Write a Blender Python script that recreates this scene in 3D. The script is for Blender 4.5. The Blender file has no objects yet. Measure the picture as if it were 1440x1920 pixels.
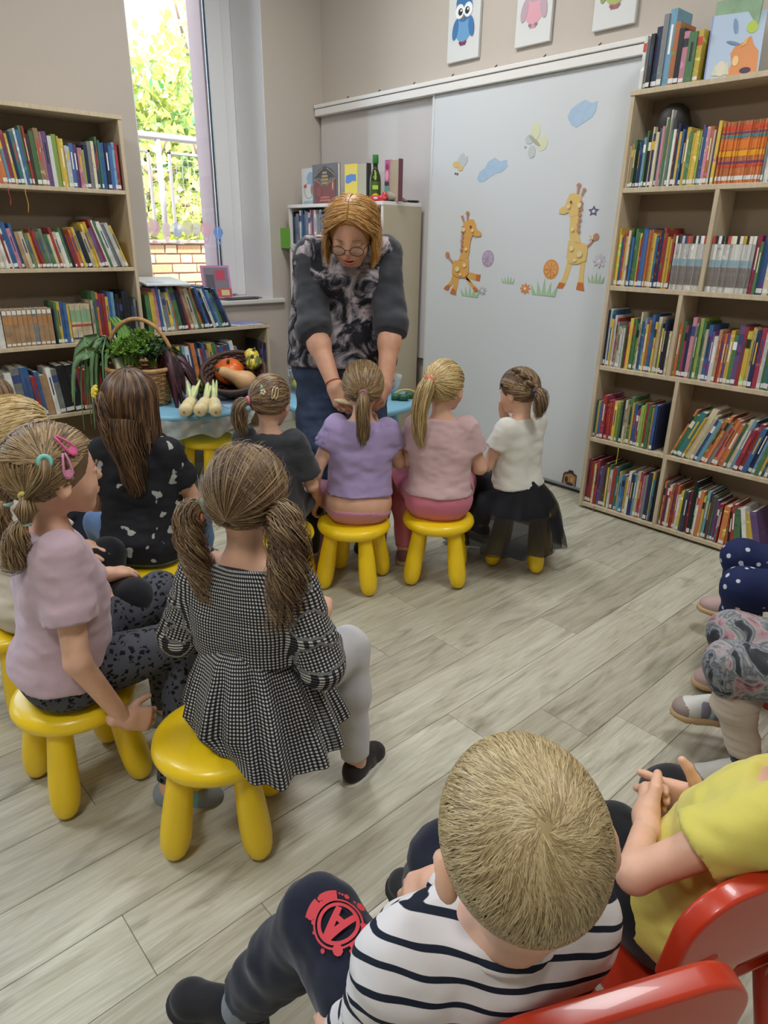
import bpy, bmesh, math, random
import numpy as np
from mathutils import Vector, Matrix

SC = bpy.context.scene
COL = SC.collection
# ------------------------------------------------------------------ camera
CAM_F, CAM_PITCH, CAM_ROLL, CAM_YAW, CAM_H = 1275.0, 0.3813, -0.0160, -0.833, 1.4
_fw = np.array([math.sin(CAM_YAW)*math.cos(CAM_PITCH), math.cos(CAM_YAW)*math.cos(CAM_PITCH), -math.sin(CAM_PITCH)])
_r0 = np.array([math.cos(CAM_YAW), -math.sin(CAM_YAW), 0.0])
_d0 = np.cross(_fw, _r0)
CAM_R = math.cos(CAM_ROLL)*_r0 + math.sin(CAM_ROLL)*_d0
CAM_D = -math.sin(CAM_ROLL)*_r0 + math.cos(CAM_ROLL)*_d0
CAM_C = np.array([0.0, 0.0, CAM_H])
cd = bpy.data.cameras.new('camera'); cam = bpy.data.objects.new('camera', cd); COL.objects.link(cam)
cd.sensor_fit = 'VERTICAL'; cd.sensor_height = 36.0; cd.lens = CAM_F/1920*36.0; cd.clip_start = 0.02
cam.matrix_world = Matrix(((CAM_R[0], -CAM_D[0], -_fw[0], 0), (CAM_R[1], -CAM_D[1], -_fw[1], 0),
                           (CAM_R[2], -CAM_D[2], -_fw[2], CAM_H), (0, 0, 0, 1)))
SC.camera = cam
# ------------------------------------------------------------------ world, sun, exposure
w = bpy.data.worlds.new('sky'); SC.world = w; w.use_nodes = True
nt = w.node_tree; nt.nodes.clear()
wo = nt.nodes.new('ShaderNodeOutputWorld'); bg = nt.nodes.new('ShaderNodeBackground')
sk = nt.nodes.new('ShaderNodeTexSky'); sk.sky_type = 'NISHITA'; sk.sun_disc = False
sk.sun_elevation = math.radians(48); sk.sun_rotation = math.radians(120); sk.air_density = 1.0; sk.dust_density = 2.0
bg.inputs['Strength'].default_value = 0.62
nt.links.new(sk.outputs['Color'], bg.inputs['Color']); nt.links.new(bg.outputs[0], wo.inputs[0])
SC.view_settings.view_transform = 'Standard'; SC.view_settings.look = 'None'
SC.view_settings.gamma = 1.0; SC.view_settings.use_curve_mapping = False
SC.view_settings.exposure = 1.56
sd = bpy.data.lights.new('sun', 'SUN'); sd.energy = 4.2; sd.angle = 0.01; sd.color = (1.0, 0.93, 0.82)
sun = bpy.data.objects.new('sun', sd); COL.objects.link(sun)
sun.rotation_euler = Vector((-0.50, 0.75, -1.05)).to_track_quat('-Z', 'Y').to_euler()   # from over the house, along the facade
SC.cycles.max_bounces = 7; SC.cycles.diffuse_bounces = 4; SC.cycles.glossy_bounces = 3
SC.cycles.transparent_max_bounces = 12; SC.cycles.transmission_bounces = 4
SC.cycles.sample_clamp_indirect = 6.0; SC.cycles.use_denoising = True
SC.cycles.caustics_reflective = False; SC.cycles.caustics_refractive = False
def area(name, loc, direction, sx, sy, energy, color, portal=False):
    l = bpy.data.lights.new(name, 'AREA'); l.shape = 'RECTANGLE'; l.size = sx; l.size_y = sy
    l.energy = energy; l.color = color; l.cycles.is_portal = portal
    o = bpy.data.objects.new(name, l); COL.objects.link(o); o.location = loc
    o.rotation_euler = Vector(direction).to_track_quat('-Z', 'Z' if abs(direction[2]) < .9 else 'Y').to_euler()
    return o
XW, YW, ZC = -4.6, 3.5, 3.45                # left wall, back wall, ceiling
XR, YF = 2.2, -3.4                         # right wall and the wall behind the camera
WINS = [(2.06, 3.0), (-0.75, 0.55), (-2.7, -1.3)]   # window openings along the left wall (y0, y1)
WZ0, WZ1 = 0.97, 3.2
for a_, b_ in WINS:
    area('sky_portal', (XW-0.47, (a_+b_)/2, (WZ0+WZ1)/2), (1, 0, 0), b_-a_, WZ1-WZ0, 1, (1, 1, 1), True)

# ------------------------------------------------------------------ photo helpers (a pixel gives a real point once its depth or plane is known)
def ray(px, py): return (px-720)/CAM_F*CAM_R + (py-960)/CAM_F*CAM_D + _fw
def W(px, py, depth): return CAM_C + ray(px, py)*depth
def on_y(px, py, y):
    d = ray(px, py); return CAM_C + d*((y-CAM_C[1])/d[1])
def on_x(px, py, x):
    d = ray(px, py); return CAM_C + d*((x-CAM_C[0])/d[0])
def on_z(px, py, z):
    d = ray(px, py); return CAM_C + d*((z-CAM_C[2])/d[2])
# ------------------------------------------------------------------ object helpers
rng = np.random.default_rng(7); random.seed(7)
V3 = lambda *a: np.array(a, float)
def tag(o, label=None, cat=None, group=None, kind=None):
    if label: o['label'] = label
    if cat: o['category'] = cat
    if group: o['group'] = group
    if kind: o['kind'] = kind
    return o
def empty(name, loc, label=None, cat=None, group=None, rz=0.0):
    o = bpy.data.objects.new(name, None); o.empty_display_size = .05; COL.objects.link(o)
    o.location = [float(v) for v in loc]; o.rotation_euler = (0, 0, rz)
    return tag(o, label, cat, group)
def link(name, me, parent=None, mats=None):
    o = bpy.data.objects.new(name, me); COL.objects.link(o)
    if parent is not None: o.parent = parent
    return o
def np_mesh(name, verts, faces, mats=(), smooth=True, mat_idx=None, uv=None):
    """faces: (n,3) or (n,4) int array, or a list of both"""
    me = bpy.data.meshes.new(name)
    fl = faces if isinstance(faces, list) else [faces]
    fl = [np.asarray(f, np.int32) for f in fl if len(f)]
    verts = np.asarray(verts, np.float32)
    me.vertices.add(len(verts)); me.vertices.foreach_set('co', verts.ravel())
    nl = sum(f.size for f in fl); npoly = sum(len(f) for f in fl)
    me.loops.add(nl); me.loops.foreach_set('vertex_index', np.concatenate([f.ravel() for f in fl]))
    me.polygons.add(npoly)
    tot = np.concatenate([np.full(len(f), f.shape[1], np.int32) for f in fl])
    st = np.concatenate([[0], np.cumsum(tot)[:-1]]).astype(np.int32)
    me.polygons.foreach_set('loop_start', st)
    me.polygons.foreach_set('loop_total', tot)
    me.polygons.foreach_set('use_smooth', np.full(npoly, smooth))
    if mat_idx is not None: me.polygons.foreach_set('material_index', np.asarray(mat_idx, np.int32))
    for m in mats: me.materials.append(m)
    if uv is not None:
        l = me.uv_layers.new(name='UVMap')
        idx = np.concatenate([f.ravel() for f in fl])
        l.data.foreach_set('uv', np.asarray(uv, np.float32)[idx].ravel())
    me.update(calc_edges=True)
    return me
class MB:
    """collects simple shapes into one mesh"""
    def __init__(s): s.v = []; s.q = []; s.t = []; s.qm = []; s.tm = []; s.n = 0
    def add(s, v, q=None, t=None, m=0):
        v = np.asarray(v, float).reshape(-1, 3); s.v.append(v)
        if q is not None and len(q): q = np.asarray(q, int); s.q.append(q+s.n); s.qm += [m]*len(q)
        if t is not None and len(t): t = np.asarray(t, int); s.t.append(t+s.n); s.tm += [m]*len(t)
        s.n += len(v); return s
    def box(s, lo, hi, bev=0.0, m=0, R=None, c=None):
        lo = np.asarray(lo, float); hi = np.asarray(hi, float)
        b = min(bev, .45*float((hi-lo).min()))
        if b <= 0:
            v = np.array([[x, y, z] for x in (lo[0], hi[0]) for y in (lo[1], hi[1]) for z in (lo[2], hi[2])])
            q = [[0, 1, 3, 2], [4, 6, 7, 5], [0, 4, 5, 1], [2, 3, 7, 6], [0, 2, 6, 4], [1, 5, 7, 3]]; t = []
        else:
            v = []; ix = {}
            for i in (0, 1):
                for j in (0, 1):
                    for k in (0, 1):
                        for ax in range(3):
                            p = [lo[0] if i == 0 else hi[0], lo[1] if j == 0 else hi[1], lo[2] if k == 0 else hi[2]]
                            for a2, sg in zip(range(3), (i, j, k)):
                                if a2 != ax: p[a2] += b if sg == 0 else -b
                            ix[(i, j, k, ax)] = len(v); v.append(p)
            q = []; t = []
            for ax in range(3):
                o1, o2 = [a for a in range(3) if a != ax]
                for sg in (0, 1):
                    f = []
                    for (a1, a2) in ((0, 0), (1, 0), (1, 1), (0, 1)):
                        key = [0, 0, 0]; key[ax] = sg; key[o1] = a1; key[o2] = a2
                        f.append(ix[(*key, ax)])
                    q.append(f)
            for ax in range(3):
                o1, o2 = [a for a in range(3) if a != ax]
                for a1 in (0, 1):
                    for a2 in (0, 1):
                        k0 = [0, 0, 0]; k1 = [0, 0, 0]; k0[o1] = k1[o1] = a1; k0[o2] = k1[o2] = a2; k1[ax] = 1
                        q.append([ix[(*k0, o1)], ix[(*k1, o1)], ix[(*k1, o2)], ix[(*k0, o2)]])
            for i in (0, 1):
                for j in (0, 1):
                    for k in (0, 1): t.append([ix[(i, j, k, 0)], ix[(i, j, k, 1)], ix[(i, j, k, 2)]])
            v = np.array(v)
            cen = (lo+hi)/2
            def fix(f):
                p = v[f]; n = np.cross(p[1]-p[0], p[2]-p[0])
                return f if n @ (p.mean(0)-cen) > 0 else f[::-1]
            q = [fix(f) for f in q]; t = [fix(f) for f in t]
        if R is not None: v = (np.asarray(v)-(c if c is not None else 0)) @ np.asarray(R).T + (c if c is not None else 0)
        return s.add(v, q, t, m)
    def tube(s, pts, rad, n=8, m=0, cap=True, closed=False, flat=1.0):
        pts = np.asarray(pts, float); N = len(pts); rad = np.broadcast_to(np.asarray(rad, float), (N,))
        tg = np.gradient(pts, axis=0) if not closed else np.roll(pts, -1, 0)-np.roll(pts, 1, 0)
        tg /= np.linalg.norm(tg, axis=1)[:, None]+1e-12
        u = np.cross(tg[0], [0, 0, 1.0]); u = u if np.linalg.norm(u) > .1 else np.cross(tg[0], [1.0, 0, 0])
        rings = []
        a = np.linspace(0, 2*np.pi, n, endpoint=False)
        for i in range(N):
            u = u-tg[i]*(u@tg[i]); u /= np.linalg.norm(u)+1e-12; w_ = np.cross(tg[i], u)
            rings.append(pts[i]+rad[i]*(np.cos(a)[:, None]*u+flat*np.sin(a)[:, None]*w_))
        v = np.concatenate(rings); q = []
        for i in range(N if closed else N-1):
            k = (i+1) % N
            for j in range(n): q.append([i*n+j, i*n+(j+1) % n, k*n+(j+1) % n, k*n+j])
        t = []
        if cap and not closed:
            v = np.concatenate([v, pts[:1], pts[-1:]]); c0 = N*n
            for j in range(n): t.append([c0, (j+1) % n, j]); t.append([c0+1, (N-1)*n+j, (N-1)*n+(j+1) % n])
        return s.add(v, q, t, m)
    def lathe(s, prof, n=24, c=(0, 0, 0), m=0, R=None):
        prof = np.asarray(prof, float); a = np.linspace(0, 2*np.pi, n, endpoint=False)
        v = np.concatenate([np.stack([r*np.cos(a), r*np.sin(a), np.full(n, z)], 1) for r, z in prof]); q = []
        for i in range(len(prof)-1):
            for j in range(n): q.append([i*n+j, i*n+(j+1) % n, (i+1)*n+(j+1) % n, (i+1)*n+j])
        if R is not None: v = v @ np.asarray(R).T
        return s.add(v+np.asarray(c, float), q, None, m)
    def prism(s, poly, origin, ux, uy, th, m=0):
        """flat outline in the plane (origin, ux, uy) given the thickness th along ux x uy"""
        ux = np.asarray(ux, float); uy = np.asarray(uy, float); nn = np.cross(ux, uy)
        p = np.asarray(poly, float); tri = tess(p); k = len(p)
        b = np.asarray(origin, float)+p[:, :1]*ux+p[:, 1:2]*uy
        v = np.concatenate([b, b+nn*th])
        ar = sum(p[i][0]*p[(i+1) % k][1]-p[(i+1) % k][0]*p[i][1] for i in range(k))
        t = [list(x[::-1]) for x in tri]+[[a+k for a in x] for x in tri]
        q = [[i, (i+1) % k, k+(i+1) % k, k+i] for i in range(k)]
        if ar < 0: q = [x[::-1] for x in q]
        return s.add(v, q, t, m)
    def ell(s, c, r, R=None, n=12, m=0, k=None):
        k = k or n//2+1
        th = np.linspace(0, np.pi, k); prof = [(max(math.sin(x), 1e-4), -math.cos(x)) for x in th]
        a = np.linspace(0, 2*np.pi, n, endpoint=False)
        v = np.concatenate([np.stack([rr*np.cos(a), rr*np.sin(a), np.full(n, z)], 1) for rr, z in prof])*np.asarray(r, float)
        if R is not None: v = v @ np.asarray(R).T
        q = [[i*n+j, i*n+(j+1) % n, (i+1)*n+(j+1) % n, (i+1)*n+j] for i in range(k-1) for j in range(n)]
        return s.add(v+np.asarray(c, float), q, None, m)
    def mesh(s, name, mats, smooth=False):
        mats = mats if isinstance(mats, (list, tuple)) else [mats]
        return np_mesh(name, np.concatenate(s.v), [np.concatenate(s.q) if s.q else [], np.concatenate(s.t) if s.t else []], mats, smooth, s.qm+s.tm)
    def build(s, name, mats, parent=None, smooth=False, rel=True):
        me = s.mesh(name, mats, smooth)
        if parent is not None and rel:
            q = parent; off = Vector((0, 0, 0))
            while q is not None: off += q.location; q = q.parent
            me.transform(Matrix.Translation(-off))
        o = link(name, me, parent)
        return o
def tess(p):
    """ear clipping"""
    n = len(p); idx = list(range(n))
    if sum(p[i][0]*p[(i+1) % n][1]-p[(i+1) % n][0]*p[i][1] for i in range(n)) < 0: idx.reverse()
    out = []
    cr = lambda a, b, c: (b[0]-a[0])*(c[1]-a[1])-(b[1]-a[1])*(c[0]-a[0])
    g = 0
    while len(idx) > 3 and g < 5000:
        g += 1; ok = False
        for i in range(len(idx)):
            a, b, c = idx[i-1], idx[i], idx[(i+1) % len(idx)]
            if cr(p[a], p[b], p[c]) <= 1e-12: continue
            if any(j not in (a, b, c) and cr(p[a], p[b], p[j]) >= 0 and cr(p[b], p[c], p[j]) >= 0 and cr(p[c], p[a], p[j]) >= 0 for j in idx): continue
            out.append([a, b, c]); idx.pop(i); ok = True; break
        if not ok: break
    if len(idx) == 3: out.append(list(idx))
    return out
def catmull(P, n):
    P = np.asarray(P, float); P = np.concatenate([[2*P[0]-P[1]], P, [2*P[-1]-P[-2]]])
    u = np.linspace(0, len(P)-3-1e-9, n); i = u.astype(int); t = (u-i)[:, None]
    p0, p1, p2, p3 = P[i], P[i+1], P[i+2], P[i+3]
    return .5*((2*p1)+(p2-p0)*t+(2*p0-5*p1+4*p2-p3)*t**2+(3*p1-p0-3*p2+p3)*t**3)
def rotm(axis, ang):
    a = np.asarray(axis, float); a = a/np.linalg.norm(a); x, y, z = a; c, s_ = math.cos(ang), math.sin(ang); C_ = 1-c
    return np.array([[c+x*x*C_, x*y*C_-z*s_, x*z*C_+y*s_], [y*x*C_+z*s_, c+y*y*C_, y*z*C_-x*s_], [z*x*C_-y*s_, z*y*C_+x*s_, c+z*z*C_]])
nrm = lambda v: np.asarray(v, float)/(np.linalg.norm(v)+1e-12)
# ------------------------------------------------------------------ noise
_lat = rng.random((32, 32, 32)).astype(np.float32)
def noise3(P, sc=1.0, off=0.0):
    q = np.asarray(P)*sc+off+100.0; i = np.floor(q).astype(int); f = q-i; f = f*f*(3-2*f); i %= 32; j = (i+1) % 32
    g = lambda a, b, c: _lat[a[:, 0], b[:, 1], c[:, 2]]
    x0 = g(i, i, i)*(1-f[:, 0])+g(j, i, i)*f[:, 0]; x1 = g(i, j, i)*(1-f[:, 0])+g(j, j, i)*f[:, 0]
    x2 = g(i, i, j)*(1-f[:, 0])+g(j, i, j)*f[:, 0]; x3 = g(i, j, j)*(1-f[:, 0])+g(j, j, j)*f[:, 0]
    y0 = x0*(1-f[:, 1])+x1*f[:, 1]; y1 = x2*(1-f[:, 1])+x3*f[:, 1]
    return (y0*(1-f[:, 2])+y1*f[:, 2])*2-1
# ------------------------------------------------------------------ smooth solids (distance field meshed by surface nets)
class Solid:
    def __init__(s): s.p = []
    def cone(s, a, b, r1, r2=None, k=.02, clip=None, sub=False):
        a = np.asarray(a, float); b = np.asarray(b, float); r2 = r1 if r2 is None else r2
        R_ = max(r1, r2); s.p.append(('c', a, b, r1, r2, k, clip, sub, np.minimum(a, b)-R_, np.maximum(a, b)+R_)); return s
    def ell(s, c, r, M=None, k=.02, clip=None, sub=False):
        c = np.asarray(c, float); r = np.asarray(r, float)*np.ones(3); M = np.eye(3) if M is None else np.asarray(M, float)
        h = np.sqrt(((M*r)**2).sum(1)); s.p.append(('e', c, r, M, None, k, clip, sub, c-h, c+h)); return s
    def cut(s, pt, n): s.p.append(('k', np.asarray(pt, float), nrm(n))); return s
    def extend(s, o): s.p += o.p; return s
    def mesh(s, vox, off=0.0):
        pr = [q for q in s.p if q[0] != 'k' and not q[7]]
        lo = np.min([q[8] for q in pr], 0)-off-2.5*vox; hi = np.max([q[9] for q in pr], 0)+off+2.5*vox
        n = np.ceil((hi-lo)/vox).astype(int)+1
        ax = [lo[i]+vox*np.arange(n[i]) for i in range(3)]
        F = np.full(n, .05, np.float32)
        for q in s.p:
            if q[0] == 'k':
                d = (ax[0][:, None, None]-q[1][0])*q[2][0]+(ax[1][None, :, None]-q[1][1])*q[2][1]+(ax[2][None, None, :]-q[1][2])*q[2][2]
                F = np.maximum(F, d.astype(np.float32)); continue
            k = q[5]; mg = off+k+2*vox
            i0 = np.maximum(np.floor((q[8]-mg-lo)/vox).astype(int), 0); i1 = np.minimum(np.ceil((q[9]+mg-lo)/vox).astype(int)+1, n)
            if (i1 <= i0).any(): continue
            X = ax[0][i0[0]:i1[0]][:, None, None]; Y = ax[1][i0[1]:i1[1]][None, :, None]; Z = ax[2][i0[2]:i1[2]][None, None, :]
            if q[0] == 'c':
                a, b, r1, r2 = q[1:5]; ba = b-a; L2 = ba@ba; px, py, pz = X-a[0], Y-a[1], Z-a[2]
                if L2 < 1e-10: d = np.sqrt(px*px+py*py+pz*pz)-r1
                else:
                    t = np.clip((px*ba[0]+py*ba[1]+pz*ba[2])/L2, 0, 1)
                    d = np.sqrt((px-ba[0]*t)**2+(py-ba[1]*t)**2+(pz-ba[2]*t)**2)-(r1+(r2-r1)*t)
            else:
                c, r, M = q[1:4]; px, py, pz = X-c[0], Y-c[1], Z-c[2]
                u = [(px*M[0, i]+py*M[1, i]+pz*M[2, i]) for i in range(3)]
                rr = r+off if not q[7] else r
                k0 = np.sqrt(sum((u[i]/rr[i])**2 for i in range(3))); k1 = np.sqrt(sum((u[i]/rr[i]**2)**2 for i in range(3)))
                d = k0*(k0-1)/np.maximum(k1, 1e-6)
                if not q[7]: d = d+off
            if not q[7]: d = d-off
            if q[6] is not None:
                for (pt, nn) in q[6]:
                    nn = nrm(nn); d = np.maximum(d, (X-pt[0])*nn[0]+(Y-pt[1])*nn[1]+(Z-pt[2])*nn[2])
            S = F[i0[0]:i1[0], i0[1]:i1[1], i0[2]:i1[2]]
            if q[7]:
                h = np.clip(.5-.5*(S+d)/max(k, 1e-5), 0, 1); F[i0[0]:i1[0], i0[1]:i1[1], i0[2]:i1[2]] = S*(1-h)-d*h+k*h*(1-h)
            else:
                h = np.clip(.5+.5*(S-d)/max(k, 1e-5), 0, 1); F[i0[0]:i1[0], i0[1]:i1[1], i0[2]:i1[2]] = S*(1-h)+d*h-k*h*(1-h)
        return nets(F, lo, vox)
def nets(F, lo, vox):
    ins = F < 0; n = np.array(F.shape)
    cnt = np.zeros(n-1, np.int8)
    for i in (0, 1):
        for j in (0, 1):
            for k in (0, 1): cnt += ins[i:n[0]-1+i, j:n[1]-1+j, k:n[2]-1+k]
    act = np.argwhere((cnt > 0) & (cnt < 8))
    vid = np.full(n-1, -1, np.int32); vid[act[:, 0], act[:, 1], act[:, 2]] = np.arange(len(act))
    acc = np.zeros((len(act), 3)); num = np.zeros(len(act))
    for ax in range(3):
        o1, o2 = [a for a in range(3) if a != ax]
        for a1 in (0, 1):
            for a2 in (0, 1):
                p = act.copy(); p[:, o1] += a1; p[:, o2] += a2; q = p.copy(); q[:, ax] += 1
                f0 = F[p[:, 0], p[:, 1], p[:, 2]]; f1 = F[q[:, 0], q[:, 1], q[:, 2]]; m = (f0 < 0) != (f1 < 0)
                t = np.where(m, f0/np.where(m, f0-f1, 1), 0); pt = p-act; pt = pt.astype(float); pt[:, ax] += t
                acc += np.where(m[:, None], pt, 0); num += m
    v = lo+vox*(act+acc/num[:, None]); fs = []
    for ax in range(3):
        sl0 = [slice(None)]*3; sl1 = [slice(None)]*3; sl0[ax] = slice(0, -1); sl1[ax] = slice(1, None)
        ch = ins[tuple(sl0)] != ins[tuple(sl1)]
        e = np.argwhere(ch); o1, o2 = (ax+1) % 3, (ax+2) % 3
        e = e[(e[:, o1] > 0) & (e[:, o2] > 0) & (e[:, o1] < n[o1]-1) & (e[:, o2] < n[o2]-1)]
        c = []
        for d1, d2 in ((-1, -1), (0, -1), (0, 0), (-1, 0)):
            g = e.copy(); g[:, o1] += d1; g[:, o2] += d2; c.append(vid[g[:, 0], g[:, 1], g[:, 2]])
        f = np.stack(c, 1); fl = ~ins[e[:, 0], e[:, 1], e[:, 2]]; f[fl] = f[fl][:, ::-1]; fs.append(f)
    return v, np.concatenate(fs)
def vnormals(v, f):
    n = np.zeros_like(v); fn = np.cross(v[f[:, 2]]-v[f[:, 0]], v[f[:, 3]]-v[f[:, 1]])
    for k in range(4): np.add.at(n, f[:, k], fn)
    return n/(np.linalg.norm(n, axis=1)[:, None]+1e-12)
def solid_obj(name, S, vox, mat, root, off=0.0, fold=0.0, fsc=(14, 14, 30), uvc=None, extra=None, seed=0.0, uvfix=None):
    v, f = S.mesh(vox, off)
    if fold:
        nn = vnormals(v, f); ax = np.asarray(fsc, float)
        h = noise3(v*ax, 1.0, seed)+.5*noise3(v*ax*2.1, 1.0, seed+7)
        v = v+nn*(fold*h)[:, None]
    base = np.array(root.location)
    fl = [f]
    if extra is not None:
        for (ev, ef) in extra:
            fl.append(ef+len(v)); v = np.concatenate([v, ev])
    uv = None
    if uvc is not None:      # wrap a pattern round a vertical axis through uvc = (x, y, radius)
        a = np.arctan2(v[:, 1]-uvc[1], v[:, 0]-uvc[0]+0.0)-uvc[3]
        a = (a+np.pi) % (2*np.pi)-np.pi
        uv = np.stack([a*uvc[2], v[:, 2]], 1)
        if uvfix is not None: uv = uvfix(v, uv)
    me = np_mesh(name, v-base, fl, [mat], True, uv=uv)
    return link(name, me, root)
# ------------------------------------------------------------------ materials
_M = {}
def nodes(name):
    m = bpy.data.materials.new(name); m.use_nodes = True; nt = m.node_tree
    return m, nt, nt.nodes['Principled BSDF'], (lambda t, **kw: mknode(nt, t, **kw)), nt.links.new
def mknode(nt, t, **kw):
    n = nt.nodes.new('ShaderNode'+t)
    for k, v in kw.items():
        if k in n.inputs: n.inputs[k].default_value = v
        else: setattr(n, k, v)
    return n
def rgb(h):
    if isinstance(h, str):
        c = [int(h[i:i+2], 16)/255 for i in (0, 2, 4)]
        c = [x/12.92 if x < .04045 else ((x+.055)/1.055)**2.4 for x in c]
        return (*c, 1)
    return (*h, 1) if len(h) == 3 else h
def ramp(N, cols, pos=None, interp='LINEAR'):
    r = N('ValToRGB'); cr = r.color_ramp; cr.interpolation = interp
    pos = pos or [i/(len(cols)-1) for i in range(len(cols))]
    while len(cr.elements) < len(cols): cr.elements.new(.5)
    for e, c, p in zip(cr.elements, cols, pos): e.position = p; e.color = rgb(c)
    return r
def plain(name, col, rough=.5, spec=.5, bump=0.0, bsc=60.0, var=0.0, metal=0.0, sss=0.0, coat=0.0, bstretch=(1, 1, 1), sheen=0.0):
    if name in _M: return _M[name]
    m, nt, P, N, L = nodes(name)
    P.inputs['Base Color'].default_value = rgb(col); P.inputs['Roughness'].default_value = rough
    P.inputs['Specular IOR Level'].default_value = spec; P.inputs['Metallic'].default_value = metal
    P.inputs['Coat Weight'].default_value = coat
    if sheen: P.inputs['Sheen Weight'].default_value = sheen
    if sss:
        P.inputs['Subsurface Weight'].default_value = sss; P.inputs['Subsurface Scale'].default_value = .006
        P.inputs['Subsurface Radius'].default_value = (1, .35, .2)
    if bump or var:
        tc = N('TexCoord'); mp = N('Mapping'); mp.inputs['Scale'].default_value = bstretch
        L(tc.outputs['Object'], mp.inputs[0]); nz = N('TexNoise', Scale=bsc, Detail=4.0); L(mp.outputs[0], nz.inputs['Vector'])
        if bump:
            b = N('Bump', Strength=1.0, Distance=bump); L(nz.outputs[0], b.inputs['Height']); L(b.outputs[0], P.inputs['Normal'])
        if var:
            c = np.array(rgb(col)[:3]); r = ramp(N, [tuple(c*(1-var)), tuple(np.minimum(c*(1+var), 1))], [.3, .7])
            L(nz.outputs[0], r.inputs[0]); L(r.outputs[0], P.inputs['Base Color'])
    _M[name] = m
    return m
# ------------------------------------------------------------------ materials of the room
def wall_mat():
    return plain('wall_paint', 'bfb6ac', .75, .3, bump=.0006, bsc=220)
def plank_mat():
    m, nt, P, N, L = nodes('vinyl_plank')
    tc = N('TexCoord'); oi = N('ObjectInfo'); cb = N('CombineXYZ')
    ml = N('Math', operation='MULTIPLY'); ml.inputs[1].default_value = 37.0
    L(oi.outputs['Random'], ml.inputs[0]); L(ml.outputs[0], cb.inputs[0]); L(ml.outputs[0], cb.inputs[1])
    va = N('VectorMath', operation='ADD'); L(tc.outputs['Object'], va.inputs[0]); L(cb.outputs[0], va.inputs[1])
    mp = N('Mapping'); mp.inputs['Scale'].default_value = (16, 1.6, 1); L(va.outputs[0], mp.inputs[0])
    n1 = N('TexNoise', Scale=2.2, Detail=7.0, Roughness=.62, Distortion=.9); L(mp.outputs[0], n1.inputs['Vector'])
    mp2 = N('Mapping'); mp2.inputs['Scale'].default_value = (5, 1.5, 1); L(va.outputs[0], mp2.inputs[0])
    n2 = N('TexNoise', Scale=1.7, Detail=3.0, Distortion=1.6); L(mp2.outputs[0], n2.inputs['Vector'])
    mp3 = N('Mapping'); mp3.inputs['Scale'].default_value = (60, 2.5, 1); L(va.outputs[0], mp3.inputs[0])
    n3 = N('TexNoise', Scale=3.0, Detail=4.0); L(mp3.outputs[0], n3.inputs['Vector'])
    r1 = ramp(N, ['989280', 'b9b5a3', 'c8c5b6', 'd3d1c6'], [.26, .43, .6, .8]); L(n1.outputs[0], r1.inputs[0])
    r2 = ramp(N, [(.44, .43, .41), (1, 1, 1)], [.28, .43]); L(n2.outputs[0], r2.inputs[0])
    mx = N('MixRGB', blend_type='MULTIPLY'); mx.inputs[0].default_value = .55; L(r1.outputs[0], mx.inputs[1]); L(r2.outputs[0], mx.inputs[2])
    r3 = ramp(N, [(.83, .825, .81), (1.03, 1.03, 1.03)], [.3, .62]); L(n3.outputs[0], r3.inputs[0])
    mx2 = N('MixRGB', blend_type='MULTIPLY'); mx2.inputs[0].default_value = .8; L(mx.outputs[0], mx2.inputs[1]); L(r3.outputs[0], mx2.inputs[2])
    r4 = ramp(N, [(.80, .78, .74), (.96, .955, .92), (1.03, 1.04, 1.02)], [0, .4, 1]); L(oi.outputs['Random'], r4.inputs[0])
    mx3 = N('MixRGB', blend_type='MULTIPLY'); mx3.inputs[0].default_value = 1; L(mx2.outputs[0], mx3.inputs[1]); L(r4.outputs[0], mx3.inputs[2])
    L(mx3.outputs[0], P.inputs['Base Color'])
    P.inputs['Roughness'].default_value = .42; P.inputs['Specular IOR Level'].default_value = .45
    b = N('Bump', Strength=.5, Distance=.0006); L(n3.outputs[0], b.inputs['Height']); L(b.outputs[0], P.inputs['Normal'])
    return m
def birch_mat(name='birch_laminate', c0='bdac90', c1='cfbfa3'):
    m, nt, P, N, L = nodes(name)
    tc = N('TexCoord'); mp = N('Mapping'); mp.inputs['Scale'].default_value = (30, 30, 2.5); L(tc.outputs['Object'], mp.inputs[0])
    n = N('TexNoise', Scale=2.0, Detail=4.0); L(mp.outputs[0], n.inputs['Vector'])
    r = ramp(N, [c0, c1], [.3, .7]); L(n.outputs[0], r.inputs[0]); L(r.outputs[0], P.inputs['Base Color']); P.inputs['Roughness'].default_value = .45
    return m
def glass_mat():
    m, nt, P, N, L = nodes('window_glass'); nt.nodes.remove(P)
    o = nt.nodes['Material Output']; t = N('BsdfTransparent', Color=(.97, .98, .98, 1)); g = N('BsdfGlossy', Roughness=.02)
    fr = N('Fresnel', IOR=1.45); mx = N('MixShader'); L(fr.outputs[0], mx.inputs[0]); L(t.outputs[0], mx.inputs[1]); L(g.outputs[0], mx.inputs[2])
    L(mx.outputs[0], o.inputs[0]); return m
WALL = wall_mat(); PLANK = plank_mat(); BIRCH = birch_mat(); GLASS = glass_mat()
WHITE = plain('white_lacquer', 'e4e2df', .35, .5)
PVC = plain('white_upvc', 'e9eaec', .3, .5)
STRUCT = lambda o: tag(o, kind='structure')
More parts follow.
